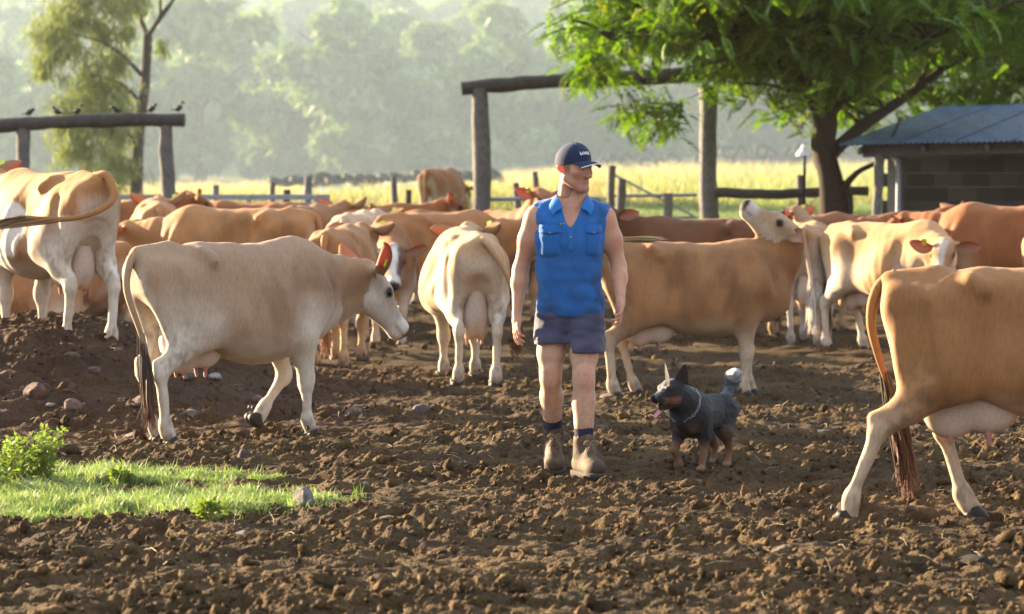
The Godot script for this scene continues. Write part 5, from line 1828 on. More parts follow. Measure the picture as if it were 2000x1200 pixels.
func hand(f: Field, w: Vector3, b: Basis, curl: Array) -> void:
	# columns of b: palm normal, towards the fingertips, towards the thumb
	var P := func(n: float, d: float, t: float) -> Vector3: return w + b * Vector3(n, d, t)
	f.cone(P.call(0, -0.02, 0), 0.027, P.call(0.0, 0.025, 0.0), 0.025, 0.02, 1)
	f.ball(P.call(0.002, 0.05, 0.0), Vector3(0.017, 0.048, 0.041), 0.02, 1, b)
	f.cone(P.call(0.004, 0.03, 0.018), 0.02, P.call(0.006, 0.055, 0.03), 0.015, 0.015, 1)
	var zs := [-0.032, -0.011, 0.011, 0.032]
	var ls := [0.058, 0.074, 0.081, 0.073]
	var bs := [0.082, 0.089, 0.092, 0.088]
	for q in 4:
		var a: float = curl[q]
		var p: Vector3 = P.call(0.0, bs[q], zs[q])
		var ang := a * 0.45
		var r := 0.0098 if q > 0 else 0.0085
		f.cone(P.call(0, bs[q] - 0.03, zs[q] * 0.85), 0.011, p, r, 0.008, 1)
		for s in 3:
			var ln: float = ls[q] * [0.45, 0.31, 0.24][s]
			var e := p + b * Vector3(sin(ang), cos(ang), zs[q] * 0.8).normalized() * ln
			f.cone(p, r, e, r - 0.0012, 0.004, 1)
			p = e
			r -= 0.0012
			ang += a * 0.75
	var t0: Vector3 = P.call(0.004, 0.028, 0.03)
	var t1: Vector3 = P.call(0.014, 0.058, 0.052)
	var t2: Vector3 = P.call(0.02, 0.088, 0.056)
	f.cone(t0, 0.0145, t1, 0.0115, 0.012, 1)
	f.cone(t1, 0.0115, t2, 0.0085, 0.006, 1)

func build_person() -> void:
	var x0 := 0.315
	var d0 := 16.85
	var gy := land(x0, -d0) + 0.005
	var root := thing("person", "man in sleeveless blue work shirt, navy shorts, cap and boots walking towards us", "person", Vector3(x0, gy, -d0))
	var skin := mat(Color.WHITE, 0.55, true)
	skin.subsurf_scatter_enabled = true
	skin.subsurf_scatter_strength = 0.12
	grain(skin, M.soft, Vector3(7, 7, 7), M.fine, 0.04)
	skin.rim_enabled = true
	skin.rim = 0.2
	var skin_c := Color(0.50, 0.285, 0.18)
	# body: torso under the shirt, neck, arms, legs
	var f := Field.new(lay(Vector3(-0.4, 0.08, -0.3)), lay(Vector3(0.4, 1.64, 0.3)), 0.0105)
	var rows := []
	for r in SHIRT:
		if r[0] > 1.0:
			rows.append([r[0] - 0.004, r[1] - 0.016, r[2] + 0.016, r[3] - 0.018, r[4], r[5], r[6]])
	f.loft(rows, 0.02, 1)
	var C := func(a: Vector3, ra: float, b: Vector3, rb: float, k: float, tg := 1) -> void: f.cone(lay(a), ra, lay(b), rb, k, tg)
	C.call(Vector3(0.015, 1.46, -0.03), 0.066, Vector3(0.020, 1.62, -0.02), 0.052, 0.05)
	C.call(Vector3(0.075, 1.56, -0.02), 0.03, Vector3(0.02, 1.475, 0.055), 0.018, 0.03)
	for s in [-1.0, 1.0]:
		C.call(Vector3(0.05 * s, 1.50, -0.04), 0.05, Vector3(0.15 * s, 1.45, -0.03), 0.045, 0.04)
	# arms
	var el := Vector3(-0.268, 1.135, -0.045)
	var wr := Vector3(-0.288, 0.895, 0.01)
	C.call(Vector3(-0.19, 1.415, -0.01), 0.064, Vector3(-0.225, 1.30, -0.02), 0.053, 0.04)
	C.call(Vector3(-0.225, 1.30, -0.02), 0.052, el, 0.040, 0.04)
	C.call(el, 0.041, el.lerp(wr, 0.3) + Vector3(0.0, 0, 0.004), 0.045, 0.03)
	C.call(el.lerp(wr, 0.3), 0.043, wr, 0.026, 0.03)
	var el2 := Vector3(0.272, 1.15, -0.03)
	var wr2 := Vector3(0.276, 0.985, 0.13)
	C.call(Vector3(0.195, 1.415, -0.01), 0.064, Vector3(0.235, 1.30, -0.02), 0.052, 0.04)
	C.call(Vector3(0.235, 1.30, -0.02), 0.051, el2, 0.041, 0.04)
	C.call(el2, 0.041, el2.lerp(wr2, 0.35), 0.044, 0.03)
	C.call(el2.lerp(wr2, 0.35), 0.042, wr2, 0.026, 0.03)
	# legs: his right one trails
	for l in [[Vector3(-0.095, 0.88, 0.0), Vector3(-0.103, 0.565, 0.03), Vector3(-0.085, 0.175, -0.19)], [Vector3(0.085, 0.88, 0.0), Vector3(0.076, 0.555, 0.145), Vector3(0.078, 0.13, 0.15)]]:
		var hip: Vector3 = l[0]
		var kn: Vector3 = l[1]
		var an: Vector3 = l[2]
		C.call(hip, 0.09, kn.lerp(hip, 0.35), 0.068, 0.05)
		C.call(kn.lerp(hip, 0.35), 0.068, kn, 0.052, 0.05)
		C.call(kn + Vector3(0, 0.025, 0.022), 0.036, kn + Vector3(0, -0.02, 0.024), 0.034, 0.025, 2)
		C.call(kn, 0.050, kn.lerp(an, 0.32) + Vector3(0, 0, -0.02), 0.053, 0.05)
		C.call(kn + Vector3(0, -0.05, 0.01), 0.045, kn.lerp(an, 0.6) + Vector3(0, 0, 0.008), 0.043, 0.04)
		C.call(kn.lerp(an, 0.32) + Vector3(0, 0, -0.02), 0.053, an, 0.034, 0.05)
	var r := stand(f.net())
	# hands on finer grids
	var h1 := Field.new(wr - Vector3(0.12, 0.24, 0.12), wr + Vector3(0.12, 0.05, 0.13), 0.004)
	var d1 := (wr - el.lerp(wr, 0.3)).normalized()
	var fing := (d1 + Vector3(0.06, -0.2, 0.05)).normalized()
	var nrm := (Vector3(0.9, 0.0, -0.35) - fing * Vector3(0.9, 0.0, -0.35).dot(fing)).normalized()
	hand(h1, wr + d1 * 0.01, Basis(nrm, fing, nrm.cross(fing)), [0.75, 0.6, 0.5, 0.35])
	var h2 := Field.new(wr2 - Vector3(0.12, 0.22, 0.1), wr2 + Vector3(0.12, 0.1, 0.22), 0.004)
	var d2 := (wr2 - el2).normalized()
	fing = (d2 + Vector3(0.0, -0.55, 0.0)).normalized()
	nrm = (Vector3(-0.85, -0.35, 0.25) - fing * Vector3(-0.85, -0.35, 0.25).dot(fing)).normalized()
	var th := nrm.cross(fing)
	if th.x > 0.0 or th.y < -0.4:
		th = -th
	hand(h2, wr2 + d2 * 0.01, Basis(nrm, fing, th), [1.0, 0.85, 0.65, 0.35])
	var all := {"v": PackedVector3Array(), "n": PackedVector3Array(), "i": PackedInt32Array(), "t": PackedByteArray()}
	var hnets := [r, h1.net(), h2.net()]
	for part_r in hnets:
		var base: int = all.v.size()
		all.v.append_array(part_r.v)
		all.n.append_array(part_r.n)
		all.t.append_array(part_r.t)
		for q in part_r.i:
			all.i.append(q + base)
	# head, in its own frame: x to his left, y up, z forward
	var hf := Field.new(Vector3(-0.1, -0.16, -0.13), Vector3(0.1, 0.15, 0.15), 0.0042)
	hf.ball(Vector3(0, 0.03, -0.012), Vector3(0.076, 0.098, 0.097), 0.02, 1)
	hf.ball(Vector3(0, -0.025, 0.035), Vector3(0.060, 0.085, 0.058), 0.04, 1)
	for s in [-1.0, 1.0]:
		hf.cone(Vector3(0.054 * s, -0.055, -0.01), 0.02, Vector3(0.022 * s, -0.108, 0.066), 0.018, 0.035, 4)
		hf.ball(Vector3(0.045 * s, -0.022, 0.062), Vector3(0.024, 0.018, 0.022), 0.03, 1)
		hf.ball(Vector3(0.0125 * s, -0.042, 0.105), Vector3(0.0085, 0.0075, 0.010), 0.008, 1)
	hf.ball(Vector3(0, -0.112, 0.074), Vector3(0.022, 0.018, 0.02), 0.025, 4)
	hf.cone(Vector3(0, 0.012, 0.088), 0.008, Vector3(0, -0.036, 0.116), 0.0115, 0.018, 1)
	hf.cone(Vector3(-0.036, 0.019, 0.079), 0.011, Vector3(0.036, 0.019, 0.079), 0.011, 0.02, 5)
	for s in [-1.0, 1.0]:
		hf.ball(Vector3(0.031 * s, -0.001, 0.098), Vector3(0.015, 0.0085, 0.014), 0.012, 0, Basis.IDENTITY, true)
	hf.cone(Vector3(-0.019, -0.070, 0.086), 0.0055, Vector3(0.019, -0.070, 0.086), 0.0055, 0.008, 6)
	hf.cone(Vector3(-0.017, -0.0815, 0.085), 0.0065, Vector3(0.017, -0.0815, 0.085), 0.0065, 0.008, 6)
	hf.carve(Vector3(-0.021, -0.0755, 0.096), 0.003, Vector3(0.021, -0.0755, 0.096), 0.003, 0.004, 6)
	hf.cone(Vector3(0, -0.06, -0.035), 0.052, Vector3(0, -0.14, -0.045), 0.053, 0.02, 1)
	var hr := hf.net()
	var turn := deg_to_rad(48.0)
	var hb := Basis(Vector3.UP, turn) * Basis(Vector3(1, 0, 0), 0.02)
	var hp := Vector3(0.025, 1.69, 0.015)
	var base0: int = all.v.size()
	for q in hr.v.size():
		all.v.append(hp + hb * hr.v[q])
		all.n.append(hb * hr.n[q])
		all.t.append(hr.t[q] + 10)
	for q in hr.i:
		all.i.append(q + base0)
	var cols := PackedColorArray()
	for q in all.v.size():
		var p: Vector3 = all.v[q]
		var a := noise_c.get_noise_3d(p.x * 1.5, p.y * 1.5, p.z * 1.5)
		var c := skin_c.lerp(Color(0.50, 0.22, 0.14), clampf(0.4 + a * 0.8, 0, 1))
		var t: int = all.t[q]
		if t < 10:
			if p.y < 0.75:
				c = c.lerp(Color(0.54, 0.34, 0.225), 0.6)
				c = c.lerp(Color(0.32, 0.19, 0.12), clampf(noise_c.get_noise_3d(p.x * 3.0, p.y * 2.0, p.z * 3.0) * 0.9 + smoothstep(0.5, 0.2, p.y) * 0.25, 0.0, 0.5))
			if t == 2:
				c = c.lerp(Color(0.5, 0.2, 0.13), 0.35)
		else:
			var l := hb.inverse() * (p - hp)
			if t == 14 or (l.y < -0.05 and l.z > -0.02):
				c = c.lerp(Color(0.22, 0.115, 0.07), 0.35 * smoothstep(-0.03, -0.07, l.y + 0.03 * absf(l.x) / 0.06))
			if absf(l.y + 0.058) < 0.006 and absf(l.x) < 0.024 and l.z > 0.06:
				c = c.lerp(Color(0.2, 0.1, 0.055), 0.45)
			if t == 16:
				c = c.lerp(Color(0.38, 0.13, 0.10), 0.6)
			if absf(l.y - 0.022 + 0.0) < 0.006 and absf(absf(l.x) - 0.031) < 0.019 and l.z > 0.05:
				c = c.lerp(Color(0.10, 0.055, 0.03), 0.75)
			# short hair at the sides and back
			if l.y > -0.035 - 0.3 * maxf(0.0, l.z) and l.z < 0.035 - 0.2 * maxf(0.0, -l.y) and not (absf(l.x) < 0.05 and l.z > 0.0):
				c = c.lerp(Color(0.11, 0.06, 0.03), 0.6 * smoothstep(-0.05, 0.0, l.y) * smoothstep(0.05, 0.02, l.z))
			if l.z > 0.05 and l.y < 0.0 and l.y > -0.05:
				c = c.lerp(Color(0.5, 0.2, 0.14), 0.25)
		cols.append(c)
	part("body", net_mesh(all, cols), skin, root)
	# ears and eyes
	var ear := mat(Color(0.5, 0.22, 0.15), 0.6)
	ear.backlight_enabled = true
	ear.backlight = Color(0.75, 0.22, 0.13)
	for s in [-1.0, 1.0]:
		var b := Mb.new()
		var er := []
		for side in 2:
			er = []
			for q in 7:
				var u := q / 6.0
				var row := []
				for k in 6:
					var v := k / 5.0
					var rim := sin(PI * clampf(0.12 + u * 0.84, 0, 1))
					row.append(Vector3(s * (0.070 + v * 0.022 * rim + (0.003 if side == 0 else -0.003) * (1.0 - v)), 0.032 - u * 0.066, -0.004 - v * 0.040 * rim - 0.008 * (0.5 - u)))
				er.append(row)
			b.skin(er, [Color.WHITE], (side == 0) == (s < 0.0))
		part("ear", b.mesh(), ear, root, Transform3D(hb, hp))
		b = Mb.new()
		b.sphere(Vector3.ZERO, Vector3.ONE * 0.0108, Color(0.38, 0.35, 0.33), 8, 12)
		var e := part("eye", b.mesh(), M.feather, root, Transform3D(hb, hp + hb * Vector3(0.031 * s, -0.001, 0.0785)))
		b = Mb.new()
		b.sphere(Vector3(0.002, -0.001, 0.0075), Vector3(0.0055, 0.0055, 0.005), Color(0.03, 0.035, 0.04), 6, 10)
		part("iris", b.mesh(), M.feather, e)
	# cap
	var navy := grain(mat(Color(0.014, 0.024, 0.062), 0.85), M.soft, Vector3(9, 9, 9), M.fine, 0.05)
	navy.rim_enabled = true
	navy.rim = 0.3
	var cap := Node3D.new()
	put(cap, "cap", root)
	cap.transform = Transform3D(hb, hp)
	var b := Mb.new()
	rows = []
	for q in 12:
		var v := q / 11.0
		var row := []
		for k in 28:
			var a := TAU * k / 28.0
			var ph := lerpf(1.65, 0.0, v)
			var rx := sin(ph) if ph < PI / 2 else 1.0
			var front := maxf(0.0, cos(a))
			var y := 0.036 + 0.105 * cos(minf(ph, PI / 2)) - 0.016 * maxf(0.0, ph - PI / 2) / 0.08
			y += 0.012 * front * sin(ph)
			row.append(Vector3(sin(a) * 0.086 * rx, y, -0.01 + cos(a) * 0.108 * rx * (1.0 + 0.05 * front * v)))
		rows.append(row)
	b.skin(rows, [Color.WHITE], true, true)
	part("crown", b.mesh(), navy, cap)
	b = Mb.new()
	b.sphere(Vector3(0, 0.142, -0.01), Vector3(0.008, 0.005, 0.008), Color.WHITE, 5, 10)
	part("button", b.mesh(), navy, cap)
	var brim_p := func(u: float, v: float) -> Vector3:   # u across -1..1, v out 0..1
		var a := u * 1.05
		var inner := Vector3(sin(a) * 0.083, 0.041 - 0.010 * u * u, -0.012 + cos(a) * 0.107)
		var outer := Vector3(u * 0.078, 0.030 - 0.022 * u * u, 0.172 - 0.052 * u * u)
		return inner.lerp(outer, v) + Vector3(0, 0.006 * sin(PI * v), 0)
	b = Mb.new()
	for side in 2:
		rows = []
		for q in 7:
			var row := []
			for k in 17:
				row.append(brim_p.call(k / 8.0 - 1.0, q / 6.0) - Vector3(0, 0.004 * side, 0))
			rows.append(row)
		b.skin(rows, [Color.WHITE], side == 1)
	part("brim", b.mesh(), navy, cap)
	var white := mat(Color(0.75, 0.75, 0.77), 0.7)
	b = Mb.new()
	var edge := []
	for k in 17:
		edge.append(brim_p.call(k / 8.0 - 1.0, 1.0) - Vector3(0, 0.002, 0))
	b.tube(edge, range(17).map(func(_q): return 0.0024), 5, [Color.WHITE])
	part("brim_piping", b.mesh(), white, cap)
	# seams
	for a in [-0.62, 0.62]:
		b = Mb.new()
		var sp := []
		for q in 9:
			var ph := lerpf(PI / 2, 0.05, q / 8.0)
			var front := maxf(0.0, cos(a))
			sp.append(Vector3(sin(a) * 0.087 * sin(ph), 0.037 + 0.1055 * cos(ph) + 0.012 * front * sin(ph), -0.01 + cos(a) * 0.109 * sin(ph) * (1.0 + 0.05 * front * q / 8.0)))
		b.tube(sp, range(9).map(func(_q): return 0.0016), 5, [Color.WHITE])
		part("seam", b.mesh(), navy, cap)
	# embroidered letters, each set on the curve of the front panel
	var at := func(u: float, y: float) -> Transform3D:
		var a := u / 0.105
		var ph := acos(clampf((y - 0.044) / 0.108, 0, 1))
		var p := Vector3(sin(a) * 0.0875 * sin(ph), y, -0.01 + cos(a) * 0.1105 * sin(ph) * 1.02)
		var n := Vector3(sin(a) / 0.0875, 0.35 * 10.0, cos(a) / 0.11).normalized()
		var xx := Vector3(cos(a), 0, -sin(a))
		return Transform3D(Basis(xx, n.cross(xx), n), p + n * 0.0015)
	var font := SystemFont.new()
	font.font_names = PackedStringArray(["Droid Sans"])
	font.font_weight = 700
	var u := -0.036
	for ch in ["O", "F", "F", "E"]:
		var tm := TextMesh.new()
		tm.font = font
		tm.text = ch
		tm.font_size = 22
		tm.pixel_size = 0.001
		tm.depth = 0.002
		part("letter", tm, white, cap, at.call(u, 0.085))
		u += 0.0165 if ch != "F" else 0.0145
	b = Mb.new()
	b.tri(Vector3(-0.007, 0.013, 0), Vector3(0.006, -0.009, 0), Vector3(-0.004, -0.009, 0), Color.WHITE)
	b.tri(Vector3(-0.007, 0.013, 0.002), Vector3(0.006, -0.009, 0.002), Vector3(-0.004, -0.009, 0.002), Color.WHITE)
	part("logo_mark", b.mesh(), white, cap, at.call(-0.053, 0.083))
	build_clothes(root, wr, wr2)

func build_clothes(root: Node3D, _wr: Vector3, _wr2: Vector3) -> void:
	var blue := mat(Color.WHITE, 0.85, true)
	var weave := noise_tex(0.2, 2, Color(0.85, 0.85, 0.85), Color(1, 1, 1), 512, FastNoiseLite.TYPE_SIMPLEX, 41)
	grain(blue, weave, Vector3(6, 6, 6), M.fine, 0.06)
	blue.rim_enabled = true
	blue.rim = 0.25
	var bc := Color(0.013, 0.135, 0.41)
	var f := Field.new(Vector3(0.86, -0.16, -0.25), Vector3(1.57, 0.17, 0.25), 0.0085)
	f.loft(SHIRT, 0.02, 1)
	# shoulder seams stand out past the arm
	for s in [-1.0, 1.0]:
		f.cone(lay(Vector3(0.10 * s, 1.49, -0.03)), 0.035, lay(Vector3(0.178 * s, 1.462, -0.02)), 0.038, 0.03, 1)
		f.cone(lay(Vector3(0.172 * s, 1.44, -0.01)), 0.05, lay(Vector3(0.185 * s, 1.30, -0.015)), 0.03, 0.03, 1, Vector3(1, 0.75, 1))
	# folds
	var fold := FastNoiseLite.new()
	fold.seed = 9
	fold.frequency = 7.0
	fold.noise_type = FastNoiseLite.TYPE_SIMPLEX_SMOOTH
	fold.fractal_type = FastNoiseLite.FRACTAL_RIDGED
	fold.fractal_octaves = 2
	f.ripple(fold, 0.008, Vector3(0.55, 1.0, 1.1))
	fold.fractal_type = FastNoiseLite.FRACTAL_FBM
	f.ripple(fold, 0.010, Vector3(1.3, 0.4, 0.35))
	# open neck
	f.carve(lay(Vector3(0.0, 1.35, 0.150)), 0.008, lay(Vector3(0.012, 1.53, 0.06)), 0.075, 0.006, 0, Vector3(1, 0.9, 1))
	f.carve(lay(Vector3(0.012, 1.52, 0.03)), 0.06, lay(Vector3(0.015, 1.6, -0.02)), 0.08, 0.006, 0)
	f.cut(Vector3(0.893, 0, 0), Vector3(-1, -0.12, -0.05).normalized(), Vector3(0.8, -1, -1), Vector3(0.96, 1, 1))
	var r := stand(f.net())
	var cols := PackedColorArray()
	for p in r.v:
		var a := noise_b.get_noise_3dv(p * 1.4)
		var c := bc.lerp(Color(0.012, 0.075, 0.26), clampf(0.3 + a * 0.8 + smoothstep(1.2, 1.0, p.y) * 0.35, 0.0, 1.0))
		# work dirt on the belly
		c = c.lerp(Color(0.02, 0.06, 0.14), smoothstep(0.15, 0.9, noise_c.get_noise_3dv(p * 0.8) + 0.3 * smoothstep(1.22, 1.05, p.y)) * 0.7)
		cols.append(c)
	var shirt := part("shirt", net_mesh(r, cols), blue, root)
	# collar flaps
	for s in [-1.0, 1.0]:
		var inn := curve([Vector3(0.01, 1.562, -0.082), Vector3(0.062 * s + 0.012, 1.558, -0.055), Vector3(0.084 * s + 0.012, 1.545, 0.0), Vector3(0.068 * s + 0.012, 1.515, 0.062), Vector3(0.05 * s + 0.012, 1.475, 0.105)], 4)
		var out := curve([Vector3(0.01, 1.51, -0.102), Vector3(0.08 * s + 0.012, 1.515, -0.075), Vector3(0.116 * s + 0.010, 1.505, 0.0), Vector3(0.122 * s + 0.010, 1.478, 0.075), Vector3(0.104 * s + 0.010, 1.438, 0.118)], 4)
		var b := Mb.new()
		for side in 2:
			var rows := []
			for q in inn.size():
				var row := []
				for k in 4:
					var v := k / 3.0
					var p: Vector3 = inn[q].lerp(out[q], v) + Vector3(0, 0.008 * sin(PI * v), 0.0)
					row.append(p + Vector3(0, -0.004, -0.002) * side)
				rows.append(row)
			b.skin(rows, [bc * 1.05], (side == 0) == (s < 0.0))
		part("collar", b.mesh(), blue, shirt)
	# pockets with flaps
	for bx in [[-0.172, -0.045], [0.082, 0.178]]:
		for piece in 2:
			var b := Mb.new()
			var y1: float = 1.352 if piece == 0 else 1.385
			var y0: float = 1.215 if piece == 0 else 1.338
			var off := 0.012 if piece == 0 else 0.019
			var rows := []
			for q in 9:
				var row := []
				var v := q / 8.0
				for k in 9:
					var t := k / 8.0
					var grow := -0.004 if piece == 0 else 0.0
					var x: float = lerpf(bx[0] - grow, bx[1] + grow, t)
					var dip := 0.014 * (1.0 - absf(t * 2.0 - 1.0)) if piece == 1 else 0.008 * (1.0 - pow(t * 2.0 - 1.0, 4.0))
					var y := lerpf(y1, y0 - dip, v)
					var edge := minf(minf(t, 1.0 - t), minf(v if piece == 0 else 0.5, 1.0 - v)) * 8.0
					var puff := 0.005 * sin(PI * t) * sin(PI * v) + 0.003 * noise_c.get_noise_2d(x * 6.0, y * 6.0)
					row.append(Vector3(x, y, shirt_z(x, y) + (off if edge >= 0.9 else -0.004) + puff))
				rows.append(row)
			b.skin(rows, [bc.lerp(Color(0.012, 0.09, 0.33), 0.4) * (0.95 if piece == 0 else 1.05)], true)
			part("pocket" if piece == 0 else "pocket_flap", b.mesh(), blue, shirt)
		var bt := Mb.new()
		var cx: float = (bx[0] + bx[1]) * 0.5
		bt.sphere(Vector3(cx, 1.343, shirt_z(cx, 1.343) + 0.026), Vector3(0.0055, 0.0055, 0.003), Color(0.25, 0.22, 0.16), 5, 10)
		part("button", bt.mesh(), M.feather, shirt)
	var tb := Mb.new()
	tb.box(Vector3(-0.052, 1.39, shirt_z(-0.052, 1.39) + 0.017), Vector3(0.024, 0.010, 0.002), Color(0.02, 0.02, 0.015))
	tb.box(Vector3(-0.050, 1.39, shirt_z(-0.052, 1.39) + 0.019), Vector3(0.014, 0.005, 0.002), Color(0.5, 0.5, 0.05))
	part("label_tab", tb.mesh(), M.feather, shirt)
	# placket
	var pb := Mb.new()
	var prow := []
	for q in 11:
		var row := []
		for k in 5:
			var x := 0.004 + lerpf(-0.018, 0.018, k / 4.0)
			var y := lerpf(1.355, 1.235, q / 10.0)
			row.append(Vector3(x, y, shirt_z(x, y) + (0.011 if k > 0 and k < 4 and q < 10 else -0.003)))
		prow.append(row)
	pb.skin(prow, [bc], true)
	part("placket", pb.mesh(), blue, shirt)
	for y in [1.392, 1.318]:
		var bt := Mb.new()
		bt.sphere(Vector3(0.004 if y < 1.35 else -0.03, y, shirt_z(0, y) + 0.013), Vector3(0.0055, 0.0055, 0.003), Color(0.3, 0.24, 0.12), 5, 10)
		part("button", bt.mesh(), M.feather, shirt)
	# shorts
	var navy := mat(Color.WHITE, 0.85, true)
	grain(navy, weave, Vector3(6, 6, 6), M.fine, 0.06)
	navy.rim_enabled = true
	navy.rim = 0.35
	f = Field.new(Vector3(-0.25, 0.64, -0.2), Vector3(0.25, 0.97, 0.22), 0.009)
	f.cone(Vector3(-0.07, 0.885, 0), 0.115, Vector3(0.07, 0.885, 0), 0.115, 0.03, 1, Vector3(1, 1, 1.12))
	f.cone(Vector3(-0.09, 0.84, 0.0), 0.100, Vector3(-0.104, 0.70, 0.04), 0.098, 0.03, 1)
	f.cone(Vector3(0.09, 0.84, 0.022), 0.108, Vector3(0.094, 0.66, 0.105), 0.106, 0.03, 1)
	fold.frequency = 8.0
	f.ripple(fold, 0.014, Vector3(0.5, 1.2, 0.6))
	fold.frequency = 16.0
	f.ripple(fold, 0.007, Vector3(0.6, 1.4, 0.6))
	f.carve(Vector3(-0.004, 0.66, 0.12), 0.012, Vector3(-0.004, 0.84, 0.14), 0.004, 0.008, 0)
	f.cut(Vector3(0, 0.737, 0), Vector3(0.05, -1, 0).normalized(), Vector3(-1, 0, -1), Vector3(-0.006, 0.79, 1))
	f.cut(Vector3(0, 0.685, 0), Vector3(0, -1, 0), Vector3(-0.004, 0, -1), Vector3(1, 0.75, 1))
	r = f.net()
	cols = PackedColorArray()
	for p in r.v:
		var a := noise_b.get_noise_3dv(p * 1.7)
		var c := Color(0.045, 0.045, 0.085).lerp(Color(0.07, 0.068, 0.105), clampf(0.4 + a, 0, 1))
		c = c.lerp(Color(0.09, 0.08, 0.085), smoothstep(0.3, 0.6, noise_c.get_noise_3dv(p)) * 0.4)
		cols.append(c)
	var sh := part("shorts", net_mesh(r, cols), navy, root)
	var sm := Mb.new()
	sm.tube([Vector3(-0.02, 0.885, 0.122), Vector3(-0.012, 0.84, 0.126), Vector3(-0.006, 0.80, 0.122)], [0.0025, 0.0025, 0.0025], 5, [Color(0.03, 0.032, 0.06)])
	part("fly_seam", sm.mesh(), navy, sh)
	# socks and boots; ankles match the legs
	var sock := grain(mat(Color(0.018, 0.02, 0.05), 0.95), weave, Vector3(12, 3, 12), M.fine, 0.1)
	var leather := mat(Color.WHITE, 0.75, true)
	grain(leather, M.rough, Vector3(8, 8, 8), M.fine, 0.1)
	var rubber := grain(mat(Color(0.07, 0.058, 0.045), 0.85), M.rough, Vector3(7, 7, 7))
	var lace := mat(Color(0.20, 0.15, 0.10), 0.9)
	var leather_c := Color(0.115, 0.066, 0.037)
	for k in 2:
		var ank := Vector3(-0.085, 0.175, -0.19) if k == 0 else Vector3(0.078, 0.13, 0.15)
		var yaw := 0.06 if k == 0 else 0.42
		var pitch := 0.36 if k == 0 else 0.0
		var fb := Basis(Vector3.UP, yaw) * Basis(Vector3.RIGHT, pitch)
		var leg_up := (Vector3(-0.103, 0.565, 0.03) if k == 0 else Vector3(0.076, 0.555, 0.145)) - ank
		var st := Mb.new()
		var su := leg_up.normalized()
		st.tube([ank + su * 0.02, ank + su * 0.09, ank + su * 0.10, ank + su * 0.155, ank + su * 0.165], [0.046, 0.0465, 0.0505, 0.0525, 0.05], 16, [Color.WHITE], 0.02, k)
		part("sock", st.mesh(), sock, root)
		# boot frame: origin under the ankle on the sole
		var o := ank - fb * Vector3(0, 0.115, 0)
		var boot := Node3D.new()
		put(boot, "boot", root)
		boot.transform = Transform3D(fb, o)
		var bf := Field.new(Vector3(-0.08, 0.0, -0.12), Vector3(0.08, 0.24, 0.24), 0.0065)
		bf.cone(Vector3(0, 0.055, -0.05), 0.046, Vector3(0, 0.05, 0.12), 0.049, 0.03, 1, Vector3(1, 1, 0.9))
		bf.ball(Vector3(0.004, 0.052, 0.145), Vector3(0.052, 0.046, 0.062), 0.03, 1)
		bf.cone(Vector3(0, 0.09, -0.02), 0.052, Vector3(0, 0.195, 0.0), 0.060, 0.03, 2)
		bf.cone(Vector3(0, 0.205, 0.045), 0.022, Vector3(0, 0.12, 0.085), 0.026, 0.02, 2)
		bf.cone(Vector3(0, 0.13, 0.0), 0.045, Vector3(0, 0.07, 0.10), 0.040, 0.03, 2)
		bf.carve(Vector3(0, 0.21, 0.0), 0.050, Vector3(0, 0.30, 0.0), 0.054, 0.004, 3)
		bf.ripple(noise_c, 0.003)
		bf.cut(Vector3(0, 0.022, 0), Vector3.DOWN, Vector3(-1, -1, -1), Vector3(1, 0.06, 1))
		var br := bf.net()
		cols = PackedColorArray()
		for p in br.v:
			var a := noise_c.get_noise_3dv(p * 2.0)
			var c := leather_c.lerp(Color(0.19, 0.125, 0.078), clampf(0.4 + a * 1.2 + smoothstep(0.1, 0.02, p.y) * 0.4, 0, 1))
			if p.z > 0.17 and k == 1:
				c = c.lerp(Color(0.06, 0.045, 0.04), 0.6)
			if absf(p.x) > 0.035 and p.z < 0.0 and p.z > -0.05 and p.y > 0.09:
				c = c.lerp(Color(0.03, 0.03, 0.04), 0.75)
			cols.append(c)
		part("upper", net_mesh(br, cols), leather, boot)
		var sf := Field.new(Vector3(-0.08, -0.02, -0.13), Vector3(0.08, 0.05, 0.24), 0.0065)
		sf.cone(Vector3(0, 0.02, -0.055), 0.051, Vector3(0, 0.02, 0.12), 0.054, 0.02, 1, Vector3(1, 0.6, 0.9))
		sf.ball(Vector3(0.004, 0.02, 0.148), Vector3(0.057, 0.06, 0.067), 0.02, 1)
		sf.cut(Vector3(0, 0.030, 0), Vector3.UP, Vector3(-1, -1, -1), Vector3(1, 1, 1))
		sf.cut(Vector3(0, -0.004, 0), Vector3.DOWN, Vector3(-1, -1, -1), Vector3(1, 1, 1))
		var sr := sf.net()
		cols = PackedColorArray()
		cols.resize(sr.v.size())
		cols.fill(Color.WHITE)
		part("sole", net_mesh(sr, cols), rubber, boot)
		# laces up the tongue
		for q in 6:
			var t := q / 5.0
			var p := Vector3(0, 0.188, 0.070).lerp(Vector3(0, 0.115, 0.108), t)
			var lb := Mb.new()
			var w := 0.026
			lb.tube([p + Vector3(-w, 0.004, -0.012), p + Vector3(-w * 0.4, 0.0, 0.004), p + Vector3(w * 0.4, -0.010, 0.008), p + Vector3(w, -0.012, -0.006)], [0.0034, 0.0034, 0.0034, 0.0034], 5, [Color.WHITE])
			lb.tube([p + Vector3(w, 0.004, -0.012), p + Vector3(w * 0.4, 0.0, 0.007), p + Vector3(-w * 0.4, -0.010, 0.005), p + Vector3(-w, -0.012, -0.006)], [0.0034, 0.0034, 0.0034, 0.0034], 5, [Color.WHITE])
			part("lace", lb.mesh(), lace, boot)
		var lb := Mb.new()
